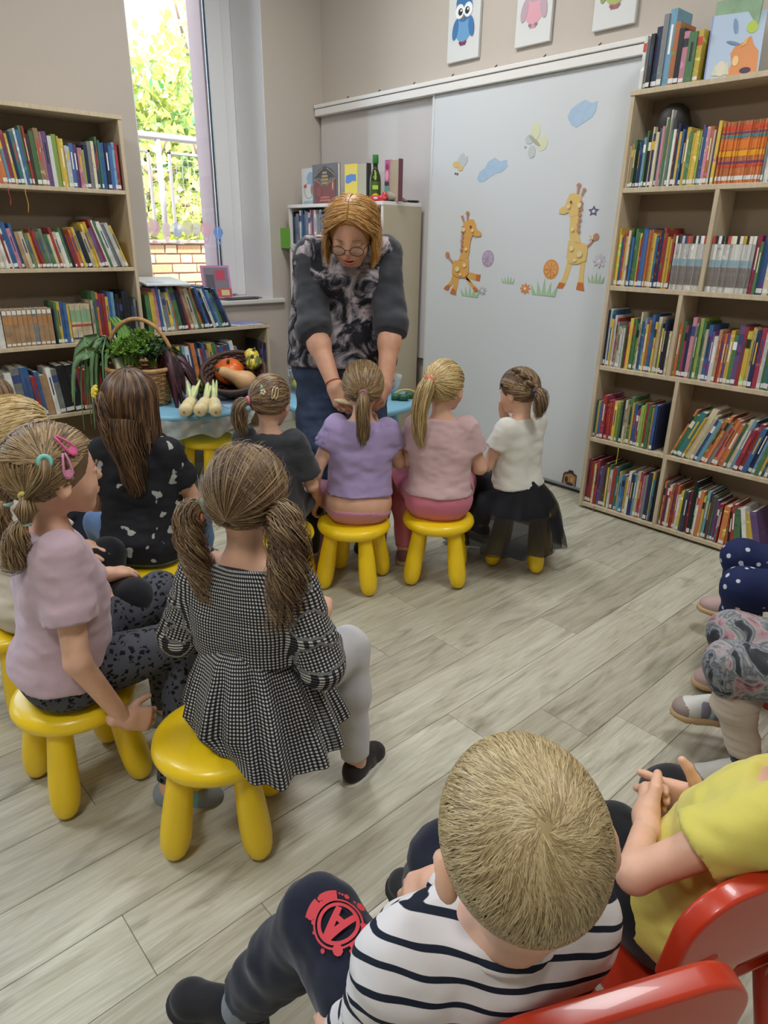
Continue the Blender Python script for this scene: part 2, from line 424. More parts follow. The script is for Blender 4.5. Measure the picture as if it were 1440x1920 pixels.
# ------------------------------------------------------------------ floor: base and vinyl planks
b = MB(); b.box((XW-.3, YF-.3, -.06), (XR+.3, YW+.3, -.0035)); floor = STRUCT(b.build('floor', plain('floor_joint', '6f685a', .7)))
PW, PL = .1782, 1.055
offs = {0: 1.426, 1: .592, 2: 1.02, 3: .297, 4: .545, 5: .70, 6: .12, 7: .86, 8: .33, 9: 1.01, 10: .55, -1: .69, -2: .20, -3: .95, -4: .42, -5: .75, -6: .05, -7: .6}
base_me = {}
def plank_mesh(L_):
    key = round(L_, 3)
    if key not in base_me:
        mb = MB(); mb.box((0, 0, -.004), (PW-.0012, L_-.0012, 0), .0009); base_me[key] = mb.mesh('plank', [PLANK])
    return base_me[key]
PX0, PX1, PY0, PY1 = XW, .45, -.45, YW
for i in range(-17, 13):
    x0 = -1.703+i*PW
    if x0 > PX1: continue
    st = offs.get(i, (i*.391) % 1)*1.0
    y = PY0-1.2+((st-(PY0-1.2)) % PL)-PL
    while y < PY1:
        a_, b_ = max(y, PY0), min(y+PL, PY1)
        if b_-a_ > .02:
            o = link('plank', plank_mesh(b_-a_), floor); o.location = (x0, a_, 0)
        y += PL
b = MB()                     # the rest of the floor out of view keeps the same covering as four sheets
for lo, hi in (((XW, YF), (XR, PY0)), ((PX1+.1, PY0), (XR, YW))): b.box((*lo, -.004), (*hi, 0))
b.build('floor_sheet', PLANK, floor)
# ------------------------------------------------------------------ walls, ceiling, windows
TH = .42
def wall_box(name, boxes, mat=WALL):
    b = MB()
    for lo, hi in boxes: b.box(lo, hi)
    return STRUCT(b.build(name, mat))
wall_box('wall_back', [((XW-TH, YW, -.06), (XR+.2, YW+.2, ZC+.2))])
wall_box('wall_right', [((XR, YF-.2, -.06), (XR+.2, YW, ZC+.2))])
wall_box('wall_front', [((XW-TH, YF-.2, -.06), (XR+.2, YF, ZC+.2))])
wall_box('ceiling', [((XW-TH-.1, YF-.2, ZC), (XR+.2, YW+.2, ZC+.2))], plain('ceiling_paint', 'e6e3de', .8))
bx = []; ys = [YF]
for a_, b_ in sorted(WINS): ys += [a_, b_]
ys.append(YW)
for k in range(0, len(ys), 2): bx.append(((XW-TH, ys[k], -.06), (XW, ys[k+1], ZC+.2)))
for a_, b_ in WINS: bx += [((XW-TH, a_, -.06), (XW, b_, WZ0-.03)), ((XW-TH, a_, WZ1), (XW, b_, ZC+.2))]
wall_box('wall_left', bx)
bw = MB()
bw.box((XW, YF, 0), (XW+.014, YW, .075), .003)
STRUCT(bw.build('baseboard_left', plain('baseboard', 'd9d4cb', .5)))
bw = MB(); bw.box((XW, YW-.014, 0), (-2.0, YW, .07), .003); STRUCT(bw.build('baseboard_back', plain('baseboard', 'd9d4cb', .5)))
PINKISH = plain('outer_render', 'b0958a', .8)
for wi, (a_, b_) in enumerate(sorted(WINS, reverse=True)):
    root = STRUCT(empty('window_%d' % (wi+1), (XW, (a_+b_)/2, WZ0)))
    xf = XW-.38
    def fr(y0, y1, z0, z1, dx=.07, nm='frame', x=xf):
        m_ = MB(); m_.box((x-dx, y0, z0), (x, y1, z1), .006); return m_.build(nm, PVC, root)
    fr(a_, a_+.05, WZ0, WZ1); fr(b_-.11, b_, WZ0, WZ1); fr(a_+.05, b_-.11, WZ1-.1, WZ1); fr(a_+.05, b_-.11, WZ0, WZ0+.03)
    # sash, a little proud of the frame
    fr(a_+.03, a_+.10, WZ0+.012, WZ1-.06, .06, 'sash', xf+.025); fr(b_-.205, b_-.09, WZ0+.012, WZ1-.06, .06, 'sash', xf+.025)
    fr(a_+.10, b_-.205, WZ0+.012, WZ0+.045, .06, 'sash', xf+.025); fr(a_+.10, b_-.205, WZ1-.15, WZ1-.06, .06, 'sash', xf+.025)
    g = MB(); g.box((xf-.02, a_+.10, WZ0+.045), (xf-.012, b_-.205, WZ1-.15)); g.build('pane', GLASS, root)
    g = MB()
    for y0, y1, z0, z1 in ((a_+.10, a_+.106, WZ0+.045, WZ1-.15), (b_-.211, b_-.205, WZ0+.045, WZ1-.15)): g.box((xf-.008, y0, z0), (xf+.004, y1, z1))
    g.build('gasket', plain('gasket_rubber', '1e2126', .6), root)
    g = MB()                     # white plastered reveals inside, pinkish render outside
    g.box((xf, a_-.001, WZ0), (XW+.0015, a_+.004, WZ1)); g.box((xf, b_-.004, WZ0), (XW+.0015, b_+.001, WZ1)); g.box((xf, a_, WZ1-.004), (XW+.0015, b_, WZ1+.001))
    g.build('reveal', plain('reveal_plaster', 'e3e2e2', .6), root)
    g = MB(); g.box((XW-TH-.22, b_-.20, WZ0-.1), (xf-.07, b_+.1, WZ1+.1)); g.box((XW-TH-.22, a_-.1, WZ0-.1), (xf-.07, a_+.02, WZ1+.1)); g.build('outer_reveal', PINKISH, root)
    g = MB(); g.box((xf-.07, a_-.0, WZ0-.032), (XW+.04, b_+.09 if wi == 0 else b_, WZ0), .006); g.build('window_sill', plain('sill_laminate', 'd5d2cb', .4), root)
# added ceiling fill lamps, none in view, put in to light the room
for i, (x, y) in enumerate(((-3.0, 2.2), (-3.0, -.6), (-.4, 2.0), (-.4, -.8))):
    t = empty('fill_lamp', (x, y, ZC), 'added unseen fill light panel number %s above the reading room' % ('nearest the window corner', 'by the window behind the camera', 'above the red chairs', 'behind the camera on the right')[i], 'lamp', 'added ceiling fill lights')
    m_ = MB(); m_.box((x-.32, y-.32, ZC-.06), (x+.32, y+.32, ZC), .01); m_.build('fill_lamp_body', WHITE, t)
    m_ = MB(); m_.box((x-.29, y-.29, ZC-.064), (x+.29, y+.29, ZC-.06))
    em, nt_, P_, N_, L_ = nodes('fill_lamp_diffuser'); P_.inputs['Emission Color'].default_value = (1, .95, .86, 1); P_.inputs['Emission Strength'].default_value = 2.0
    m_.build('fill_lamp_diffuser', em, t)
    l = area('fill_lamp_light', (x, y, ZC-.075), (0, 0, -1), .56, .56, 10.5, (.96, .985, 1.0)); l.parent = t; l.location = (0, 0, -.075)
# ------------------------------------------------------------------ sliding whiteboard
m, nt_, P_, N_, L_ = nodes('whiteboard_enamel'); P_.inputs['Base Color'].default_value = rgb('d3d7da'); P_.inputs['Roughness'].default_value = .28; P_.inputs['Coat Weight'].default_value = .35; P_.inputs['Coat Roughness'].default_value = .12
BOARD = m; ALU = plain('board_edge', 'd8dad9', .35, .5, metal=.2)
YB = 3.445
t = empty('whiteboard', (-2.7, YB, .03), 'large white sliding board with animal stickers left of the tall bookcase', 'whiteboard')
m_ = MB(); m_.box((-3.385, YB, .035), (-2.0, YB+.018, 2.225), .002); m_.build('panel', BOARD, t)
m_ = MB(); m_.box((-3.4, YB-.006, .03), (-3.382, YB+.02, 2.23), .002); m_.build('edge_profile', ALU, t)
m_ = MB(); m_.box((-2.015, YB-.006, .03), (-1.995, YB+.02, 2.23), .002); m_.build('edge_profile', ALU, t)
m_ = MB(); m_.box((-3.382, YB-.004, .02), (-2.015, YB+.02, .036), .002); m_.build('bottom_profile', plain('board_bottom', '8d949b', .4), t)
m_ = MB(); m_.box((-4.58, YB+.027, .62), (-3.37, YB+.045, 2.225), .002)
bk = tag(m_.build('back_board', plain('back_board', 'c9c4c2', .45, coat=.2)), 'plain pale fixed board behind the small bookcase', 'whiteboard')
t = empty('sliding_rail', (-3.3, YB, 2.25), 'long white sliding rail above the whiteboard', 'rail')
m_ = MB(); m_.box((-4.585, YB-.025, 2.226), (-1.9, YW, 2.272), .003); m_.build('rail_profile', WHITE, t)
m_ = MB(); m_.box((-4.585, YB-.032, 2.274), (-1.9, YW, 2.298), .003); m_.build('rail_cover', WHITE, t)
for i in range(7):
    m_ = MB(); x = -4.25+i*.33; m_.tube([(x, YB+.01, 2.296), (x, YB+.012, 2.312), (x+.012, YB+.012, 2.318)], .0045, 6); m_.build('rail_clip', plain('rail_clip', '6d5a48', .5), t)
# ------------------------------------------------------------------ bookcases
def bookcase(name, loc_lo, loc_hi, shelves, axis, label, dividers=(), back=True, mat=BIRCH, th=.02, plinth=True, front_mat=None, cat='bookcase'):
    """box carcass: loc_lo/loc_hi its corners; axis 'y' opens to -y, 'x' opens to +x; shelves are board tops"""
    lo, hi = np.array(loc_lo, float), np.array(loc_hi, float)
    t = empty(name, ((lo[0]+hi[0])/2, (lo[1]+hi[1])/2, 0), label, cat)
    fm = front_mat or mat
    run = 0 if axis == 'y' else 1
    def part(nm, a, b, m_=mat):
        q = MB(); q.box(a, b, .0015); return q.build(nm, m_, t)
    a = lo.copy(); b = hi.copy(); b[run] = lo[run]+th; part('side_panel', a, b, fm)
    a = lo.copy(); b = hi.copy(); a[run] = hi[run]-th; part('side_panel', a, b, fm)
    dep = 1-run
    for z in shelves:
        a = lo.copy(); b = hi.copy(); a[run] += th; b[run] -= th; a[2], b[2] = z-th-.002, z
        if axis == 'y': a[1] += .002; b[1] -= .008
        else: b[0] -= .002; a[0] += .008
        part('shelf', a, b, fm)
    a = lo.copy(); b = hi.copy(); a[2] = hi[2]-th-.002
    a[run] -= .003; b[run] += .003
    if axis == 'y': a[1] -= .004
    else: b[0] += .004
    a[2] += .0; part('top_board', a, b, fm)
    if back:
        a = lo.copy(); b = hi.copy(); a[run] += th; b[run] -= th; a[2] += .03; b[2] -= th
        if axis == 'y': a[1] = hi[1]-.007
        else: b[0] = lo[0]+.007
        part('back_panel', a, b, plain('back_panel_board', '8f7d68', .6))
    for (p, z0, z1) in dividers:
        a = lo.copy(); b = hi.copy(); a[run] = p-th/2; b[run] = p+th/2; a[2], b[2] = z0, z1-th-.002
        if axis == 'y': a[1] += .002; b[1] -= .008
        else: b[0] -= .002; a[0] += .008
        part('divider', a, b, fm)
    if plinth:
        a = lo.copy(); b = hi.copy(); a[2] = 0; b[2] = shelves[0]-th-.002; a[run] += th; b[run] -= th
        if axis == 'y': a[1] += .05; b[1] -= .01
        else: b[0] -= .05; a[0] += .01
        if b[2] > .004: part('plinth', a, b, plain('plinth_board', '3a3028', .6))
    return t
YS = 3.255
ZR = [.037, .415, .802, 1.20, 1.645]; RX0, RX1 = -1.937, -.72
bookcase('tall_bookcase', (RX0, YS, .012), (RX1, 3.44, 2.05), ZR, 'y', 'tall birch bookcase right of the whiteboard full of picture books',
         [(-1.462, ZR[3], ZR[4]), (-1.545, ZR[2], ZR[3]), (-1.49, ZR[1], ZR[2]), (-1.485, ZR[0], ZR[1])])
XS = -4.29
ZL = [.04, .39, .80, 1.22, 1.643]
bookcase('tall_bookcase', (XW+.02, .62, 0), (XS, 1.832, 2.03), ZL, 'x', 'tall birch bookcase at the left of the window')
ZW = [.04, .44]
bookcase('low_bookcase', (XW+.02, 1.845, 0), (XS, 2.755, .822), ZW, 'x', 'low birch bookcase under the window beside the tall one')
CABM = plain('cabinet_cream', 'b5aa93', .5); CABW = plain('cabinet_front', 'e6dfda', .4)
cab = bookcase('small_cabinet', (-4.50, 3.10, 0), (-3.465, 3.44, 1.622), [.05, .45, .85, 1.335], 'y', 'cream book cabinet standing behind the person in the corner', mat=CABM, front_mat=CABW)
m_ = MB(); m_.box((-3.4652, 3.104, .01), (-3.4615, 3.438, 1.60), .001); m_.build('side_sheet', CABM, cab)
# ------------------------------------------------------------------ books
def cover_mat():
    m, nt, P, N, L = nodes('book_cover')
    oi = N('ObjectInfo'); tc = N('TexCoord'); L(oi.outputs['Color'], P.inputs['Base Color']); P.inputs['Roughness'].default_value = .42
    # printed blotches: pictures on the covers and spines differ from book to book
    cb = N('CombineXYZ'); ml = N('Math', operation='MULTIPLY'); ml.inputs[1].default_value = 91.0; L(oi.outputs['Random'], ml.inputs[0])
    L(ml.outputs[0], cb.inputs[0]); L(ml.outputs[0], cb.inputs[2]); va = N('VectorMath', operation='ADD'); L(tc.outputs['Object'], va.inputs[0]); L(cb.outputs[0], va.inputs[1])
    mp = N('Mapping'); mp.inputs['Scale'].default_value = (.3, 2, 5); L(va.outputs[0], mp.inputs[0])
    n = N('TexNoise', Scale=1.6, Detail=2.0); L(mp.outputs[0], n.inputs['Vector'])
    r = ramp(N, [(0, 0, 0), (0, 0, 0), (1, 1, 1)], [0, .56, .66]); L(n.outputs[0], r.inputs[0])
    hs = N('HueSaturation'); hs.inputs['Saturation'].default_value = .85; L(oi.outputs['Color'], hs.inputs['Color'])
    mm = N('MapRange'); mm.inputs['To Min'].default_value = .3; mm.inputs['To Max'].default_value = .7; L(oi.outputs['Random'], mm.inputs[0]); L(mm.outputs[0], hs.inputs['Hue'])
    vv = N('MapRange'); vv.inputs['From Min'].default_value = 0; vv.inputs['To Min'].default_value = .5; vv.inputs['To Max'].default_value = 1.6; 
    f2 = N('Math', operation='FRACT'); L(ml.outputs[0], f2.inputs[0]); L(f2.outputs[0], vv.inputs[0]); L(vv.outputs[0], hs.inputs['Value'])
    mx = N('MixRGB'); L(r.outputs[0], mx.inputs[0]); L(oi.outputs['Color'], mx.inputs[1]); L(hs.outputs[0], mx.inputs[2]); L(mx.outputs[0], P.inputs['Base Color'])
    return m
def title_mat():
    m, nt, P, N, L = nodes('book_title')
    oi = N('ObjectInfo'); r = ramp(N, ['e8e0c8', '2a2a30', 'd8b43a', 'f0f0ee', '3c4a7a', 'c84a3a', 'e9e2d0', '22301f'], [i/8 for i in range(8)], 'CONSTANT')
    L(oi.outputs['Random'], r.inputs[0]); L(r.outputs[0], P.inputs['Base Color']); P.inputs['Roughness'].default_value = .5; return m
COVER = cover_mat(); TITLE = title_mat(); PAPER = plain('book_pages', 'e6dfcf', .8, bump=.0004, bsc=300); STICK = plain('shelf_mark', 'dfe0dc', .6)
TAPE = plain('green_marker', '8fc24a', .5)
def book_mesh(kind):
    """unit book: x thickness 0..1, y depth 0 (spine) .. 1, z height 0..1; kind picks the print on the spine"""
    b = MB()
    if kind != 'thin':
        e = .10
        b.box((0, .01, 0), (e, 1, 1)); b.box((1-e, .01, 0), (1, 1, 1)); b.box((0, 0, 0), (1, .012, 1))       # boards and spine
        sp = np.array([(0, .012), (.18, .001), (.5, -.004), (.82, .001), (1, .012)])
        v = [(x, y, z) for z in (0, 1) for x, y in sp]; b.add(v, [[i, i+1, i+6, i+5] for i in range(4)])
        b.box((e, .01, .012), (1-e, .975, .985), m=1)
    else:
        b.box((0, 0, 0), (1, 1, 1)); b.add([(.12, .01, 1.001), (.88, .01, 1.001), (.88, .99, 1.001), (.12, .99, 1.001)], [[0, 1, 2, 3]], m=1)
    def q(z0, z1, m, x0=.12, x1=.88, y=-.0065): b.add([(x0, y, z0), (x1, y, z0), (x1, y, z1), (x0, y, z1)], [[0, 1, 2, 3]], m=m)
    if kind in ('label', 'both', 'thin'): q(.03, .11, 3, .05, .95)
    if kind in ('title', 'both'): q(.42, .80, 2, .34, .66)
    if kind == 'band': q(.70, .86, 2, .02, .98); q(.03, .10, 3, .05, .95)
    if kind == 'tape': q(.0, .36, 4, -.06, 1.06)
    if kind == 'series':
        for z0, z1, c in ((.86, .93, 5), (.80, .83, 6), (.74, .78, 7), (.55, .70, 8), (.44, .53, 9), (.32, .36, 6), (.26, .30, 5), (.05, .12, 3)): q(z0, z1, c, 0, 1)
    if kind == 'white_series':
        q(.86, 1.0, 2, 0, 1); q(.10, .45, 10, 0, 1); q(.45, .58, 11, 0, 1)
    if kind == 'brown_series':
        q(.86, .97, 3, .1, .9); q(.60, .8, 12, .1, .9); q(.04, .1, 3, .1, .9)
    if kind == 'green_series':
        q(.55, .86, 13, 0, 1); q(.42, .48, 14, 0, 1); q(.08, .13, 2, 0, 1)
    return b.mesh('book', [COVER, PAPER, TITLE, STICK, TAPE, plain('pr_red', 'd2492a'), plain('pr_violet', '7a3a6a'), plain('pr_teal', '3a8a94'), plain('pr_orange', 'e07a2a'), plain('pr_gold', 'eda51f'), plain('pr_figures', '7d7570', var=.5, bsc=8), plain('pr_sky', '8fa9b4', var=.2, bsc=6), plain('pr_tan', 'a8794c', var=.3, bsc=6), plain('pr_leaf', '8aa886', var=.3, bsc=5), plain('pr_brick', 'b5503a')])
BM = {k: book_mesh(k) for k in ('plain', 'label', 'title', 'both', 'band', 'thin', 'tape', 'series', 'white_series', 'brown_series', 'green_series')}
CC = dict(k=('black', '23242a'), n=('navy', '25305a'), b=('blue', '2f68a8'), c=('sky blue', '6aa5c4'), t=('teal', '2f7a80'), g=('green', '4d8050'), l=('lime green', '93b84a'),
          y=('yellow', 'e3c02c'), o=('orange', 'd97a32'), r=('red', 'b23030'), p=('pink', 'd08496'), m=('crimson', 'a5274a'), v=('violet', '6a4a86'), w=('white', 'dcdcd6'),
          e=('cream', 'd9c9a2'), s=('grey', '8b9092'), d=('brown', '5a3a2c'), q=('tan', 'b08a62'))
ORD = ['first', 'second', 'third'] + ['%dth' % i for i in range(4, 80)]
for i in (21, 31, 41, 51, 61, 71): ORD[i-1] = '%dst' % i
for i in (22, 32, 42, 52, 62, 72): ORD[i-1] = '%dnd' % i
for i in (23, 33, 43, 53, 63, 73): ORD[i-1] = '%drd' % i
N_BOOK = [0]; STUFF_BOOKS = []
def shelf_books(spec, axis, start, end, z, face, hgt, where, group, lean=0.0, kinds=None, stuff=False, dep=(.15, .20), thick=None, ztop=None):
    """books standing side by side from start to end along the run axis, spines at `face`, each its own object.
    spec: colour letters; hgt: list of heights (interpolated); lean: degrees (list interpolated)"""
    n = len(spec); r = random.Random(hash(where) % 1000 if False else sum(map(ord, where)))
    hs = np.interp(np.linspace(0, 1, n), np.linspace(0, 1, len(hgt)), hgt)
    lean = lean if isinstance(lean, (list, tuple)) else [lean, lean]
    ls = np.interp(np.linspace(0, 1, n), np.linspace(0, 1, len(lean)), lean)
    wv = np.array([thick[i] if thick else r.uniform(.55, 1.5) for i in range(n)]); wv = wv/wv.sum()*(end-start)*.985
    cur = start
    for i, ch in enumerate(spec):
        nm, hexc = CC[ch.lower()]
        c = np.array(rgb(hexc)[:3]); c = c*.86+.14*c.mean(); c = np.clip(c*r.uniform(.65, 1.05), 0, 1)
        kd = kinds(i) if kinds else r.choice(['label', 'both', 'both', 'band', 'title', 'label', 'plain'])
        h = hs[i]*(1 if kinds and kd in ('series', 'white_series', 'brown_series', 'green_series') else r.uniform(.86, 1.08))
        dp = r.uniform(*dep); tw = wv[i]/max(math.cos(math.radians(ls[i])), .5)*.0+wv[i]*math.cos(math.radians(ls[i]))
        tw *= .97
        if ztop: h = min(h, (ztop-z-.006)/max(.2, math.cos(math.radians(ls[i])))-tw*abs(math.sin(math.radians(ls[i]))))
        adv = wv[i]; a = math.radians(ls[i]); set_back = r.uniform(0, .012)
        Sx = Matrix.Diagonal((tw, dp, h, 1)); Rl = Matrix.Rotation(a, 4, 'Y')       # lean to the run direction
        px = cur if ls[i] >= 0 else cur+tw*(1-math.cos(a))
        dz = tw*math.sin(a) if a > 0 else 0
        if axis == 'y': B = Matrix.Translation((px, face+set_back, z+.0008+dz))
        else: B = Matrix.Translation((face-set_back, px, z+.0008+dz)) @ Matrix.Rotation(math.pi/2, 4, 'Z')
        Mx = B @ Rl @ Sx
        cur += adv
        if stuff: STUFF_BOOKS.append((kd, Mx, c)); continue
        o = bpy.data.objects.new('book', BM[kd]); COL.objects.link(o); o.matrix_world = Mx; o.color = (*c, 1); N_BOOK[0] += 1
        wd = 'slim' if tw < .009 else ('thick' if tw > .02 else ('tall' if h > .27 else 'upright'))
        tag(o, '%s %s book, %s from the left, %s' % (wd, nm, ORD[i], where), 'book', group)
FR = YS+.012; g_ = 'picture books in the tall bookcase by the whiteboard'
SIDE = RX0+.022
shelf_books('wsknscokpgy', 'y', -1.915, -1.64, 2.052, FR, [.20, .25, .27, .2, .2], 'on top of the right bookcase', g_, thick=[.4, .4, .5, .7, .6, .8, .6, .6, .6, .9, .6], dep=(.13, .15))
ser = lambda i: 'series'
shelf_books('eqgktncgkenetpegwsgwrnybnygyylvbpoedy', 'y', SIDE, -1.49, ZR[4], FR, [.19, .2, .22, .24, .27, .30, .26, .25, .24, .23, .24, .23, .235], 'on the highest shelf, right bookcase', g_, ztop=2.02)
shelf_books('o'*22, 'y', -1.488, -1.30, ZR[4], FR, [.235], 'striped', 'x', kinds=ser, thick=[1]*22, stuff=True)
shelf_books('swscbw', 'y', -1.298, -1.20, ZR[4], FR, [.25, .27], 'beyond the orange striped books, right bookcase', g_, ztop=2.02)
shelf_books('yybryegbggyrbbooyybrnrryyr', 'y', SIDE, -1.62, ZR[3], FR, [.255], 'in the coloured set, right bookcase', 'thin coloured set on the second right shelf', kinds=lambda i: 'thin', thick=[1]*26)
shelf_books('w'*15, 'y', -1.617, -1.475, ZR[3], FR, [.235], 'in the white set before the divider', 'white comic set left of the divider', kinds=lambda i: 'white_series', thick=[1]*15)
shelf_books('w'*14, 'y', -1.448, -1.26, ZR[3], FR, [.235], 'in the white set after the divider', 'white comic set right of the divider', kinds=lambda i: 'white_series', thick=[1]*14)
shelf_books('mgbegr', 'y', -1.258, -1.13, ZR[3], FR, [.235, .25, .24], 'after both white sets, right bookcase', g_)
shelf_books('nwbywrsewwgrygglebcyobtyegynke', 'y', SIDE, -1.558, ZR[2], FR, [.29, .27, .22, .24, .27, .26, .25, .24], 'left half, middle shelf, right bookcase', g_, ztop=ZR[3]-.03)
shelf_books('ogmnpwglgebvwqrovygvryyenmwgtgwc', 'y', -1.532, -1.06, ZR[2], FR, [.25, .27, .26, .24, .23, .25, .29, .27, .25], 'right half, middle shelf, right bookcase', g_, ztop=ZR[3]-.03)
shelf_books('tybrrrrylgkeegybvrllrgybn', 'y', SIDE, -1.555, ZR[1], FR, [.22, .22, .23, .25, .23, .20, .23, .24], 'left half, second lowest right shelf', g_, ztop=ZR[2]-.03)
shelf_books('ogtyeebcoosroogecmrbncgybel', 'y', -1.475, -.99, ZR[1], FR, [.26, .25, .23, .24, .24], 'leaning, second lowest right shelf', g_, lean=[21, 19, 14, 11], ztop=ZR[2]-.03)
shelf_books('mryervvdygwrtgycbywncerpsnytk', 'y', SIDE, -1.50, ZR[0], FR, [.25, .24, .23, .22, .24, .26], 'left half, lowest right shelf', g_, ztop=ZR[1]-.03)
shelf_books('rymveorowygnrkgwoycndgvmtr', 'y', -1.472, -1.16, ZR[0], FR, [.24, .25, .2, .26, .25, .24, .2], 'right half, lowest right shelf', g_, ztop=ZR[1]-.03)
shelf_books('ookrgbwyv', 'y', -1.158, -.95, ZR[0], FR, [.2, .22], 'tilting, far end of the lowest right shelf', g_, lean=[0, -18], ztop=ZR[1]-.03)
FL = XS-.012; g_ = 'books in the tall bookcase left of the window'
shelf_books('seyoocmyntwbgrdgqpvwlyywwbvplnsengtbnbcm', 'x', 1.09, 1.808, ZL[4], FL, [.22, .24, .26, .27, .26, .25, .22, .22, .25, .25, .25], 'on the highest shelf, left bookcase', g_, lean=[-7, -5, -1, 0, 0], ztop=2.0)
shelf_books('gwrygeewwmwbptqegsyrrgsgerewgkrroybneyyvrwgwwswy', 'x', .98, 1.800, ZL[3], FL, [.30, .28, .22, .20, .2, .2, .21, .27, .23], 'b', g_, lean=[-8, -10, -11, -14, -20], ztop=1.62, stuff=True)
shelf_books('www', 'x', .965, 1.03, ZL[2], FL, [.235], 'cw', g_, kinds=lambda i: 'plain', stuff=True)
shelf_books('q'*10, 'x', 1.032, 1.30, ZL[2], FL, [.205], 'c', g_, kinds=lambda i: 'brown_series', thick=[1]*10, stuff=True)
shelf_books('kgybby', 'x', 1.302, 1.40, ZL[2], FL, [.22], 'd', g_, stuff=True)
shelf_books('eeee', 'x', 1.402, 1.52, ZL[2], FL, [.215], 'e', g_, kinds=lambda i: 'green_series', thick=[1]*4, stuff=True)
shelf_books('egorrybckkkkkks', 'x', 1.525, 1.805, ZL[2], FL, [.27, .29, .26, .27, .27], 'f', g_, ztop=1.19, stuff=True)
shelf_books('swstrbqwskkrrrrrdqyyegt', 'x', .95, 1.80, ZL[1], FL, [.29, .27, .27, .26, .22], 'g', g_, lean=[-4, -6, -9], ztop=.77, stuff=True)
shelf_books('gypbwsycogdkrpegonbkwtcgknt', 'x', 1.87, 2.47, .823, FL, [.26, .27, .29, .28, .28, .27], 'h', g_, lean=[-2, -10, -18, -23], stuff=True)
shelf_books('gwggrryecwbokwrbqygrtmtws', 'x', 1.90, 2.56, ZW[1], FL, [.26, .27, .28, .28, .29], 'i', g_, lean=[-4, -8, -14], ztop=.795, stuff=True)
shelf_books('ddvd', 'x', 2.66, 2.73, ZW[1], FL, [.26], 'j', g_, stuff=True)
shelf_books('kvswbttswprwswbs', 'y', -4.475, -4.1, 1.335, 3.115, [.235, .25, .23], 'k', g_, stuff=True, ztop=1.59)
shelf_books('rcprv', 'y', -4.475, -4.3, .85, 3.115, [.25], 'l', g_, stuff=True)
vv, qq, mi = [], [], []; nb = 0; mats_ = {}
b = MB(); allm = [COVER, PAPER, TITLE, STICK, TAPE]+list(BM['plain'].materials)[5:]; slots = list(allm[1:])
pal = {}
for kd, Mx, c in STUFF_BOOKS:
    key = tuple(np.round(c*5).astype(int))
    if key not in pal:
        pal[key] = len(slots); slots.append(plain('stuff_cover_%d' % len(slots), tuple(np.clip(c, 0, 1)), .45, var=.25, bsc=20))
    me = BM[kd]; M_ = np.array(Mx)
    v = np.array([x.co[:] for x in me.vertices]) @ M_[:3, :3].T + M_[:3, 3]
    for p in me.polygons: pass
    remap = {0: pal[key], **{i: i-1 for i in range(1, len(allm))}}
    first = True
    for mi_ in set(p.material_index for p in me.polygons):
        f = [list(p.vertices) for p in me.polygons if p.material_index == mi_]
        if first: b.add(v, f, None, remap[mi_]); first = False; base_n = b.n-len(v)
        else:
            b.q.append(np.array(f)+base_n); b.qm += [remap[mi_]]*len(f)
o = b.build('packed_books', slots); tag(o, 'many further small books on the left shelves, low bookcase, cabinet and the orange striped set', 'books', kind='stuff')
# ------------------------------------------------------------------ outside the window
GR = MB(); GR.box((-40, -30, -.9), (XW-TH, 40, -.8)); STRUCT(GR.build('ground', plain('yard_ground', '8f8a7c', .9, var=.2, bsc=2)))
BX = -6.4
pw = empty('parapet_wall', (BX, 3.0, 0), 'low sunlit orange brick parapet wall outside the window', 'wall')
m_ = MB(); m_.box((BX-.24, 1.2, -.8), (BX-.01, 5.6, 1.33)); m_.build('mortar_core', plain('mortar', '9a7a64', .9), pw)
m_ = MB(); m_.box((BX-.30, 1.15, 1.335), (BX+.03, 5.65, 1.365), .006); m_.build('coping', plain('coping', 'b59a86', .8), pw)
brk = [plain('brick_%d' % i, c, .85, bump=.001, bsc=60, var=.12) for i, c in enumerate(('e0a878', 'e6b288', 'd9a070', 'eabd98'))]
bme = {}
for row in range(9):
    z = 1.331-.085*(row+1); y = 1.9-(row % 2)*.13+.03*(row % 3); k = 0
    while y < 4.6:
        L_ = .25 if (k*7+row*3) % 5 else .12
        mi_ = (k*5+row*7+k*row) % 4
        if (L_, mi_) not in bme:
            q = MB(); q.box((0, 0, 0), (.1, L_-.012, .072), .004); bme[(L_, mi_)] = q.mesh('brick', [brk[mi_]])
        o = link('brick', bme[(L_, mi_)], pw); o.location = (-.098+.004*((k+row) % 2), y-3.0, z+.003); y += L_; k += 1
rt = empty('balcony_railing', (BX-.1, 3.0, 1.365), 'pale metal railing with mesh panels on top of the brick parapet', 'railing')
RM = plain('railing_paint', 'b8b2ae', .4, metal=.3)
m_ = MB(); m_.tube([(BX-.1, 1.2, 2.225), (BX-.1, 5.6, 2.225)], .032, 10); m_.build('handrail', RM, rt, True)
for y in (1.75, 3.09, 4.45):
    m_ = MB(); m_.tube([(BX-.1, y, 1.36), (BX-.1, y, 2.2)], .026, 10); m_.build('post', RM, rt, True)
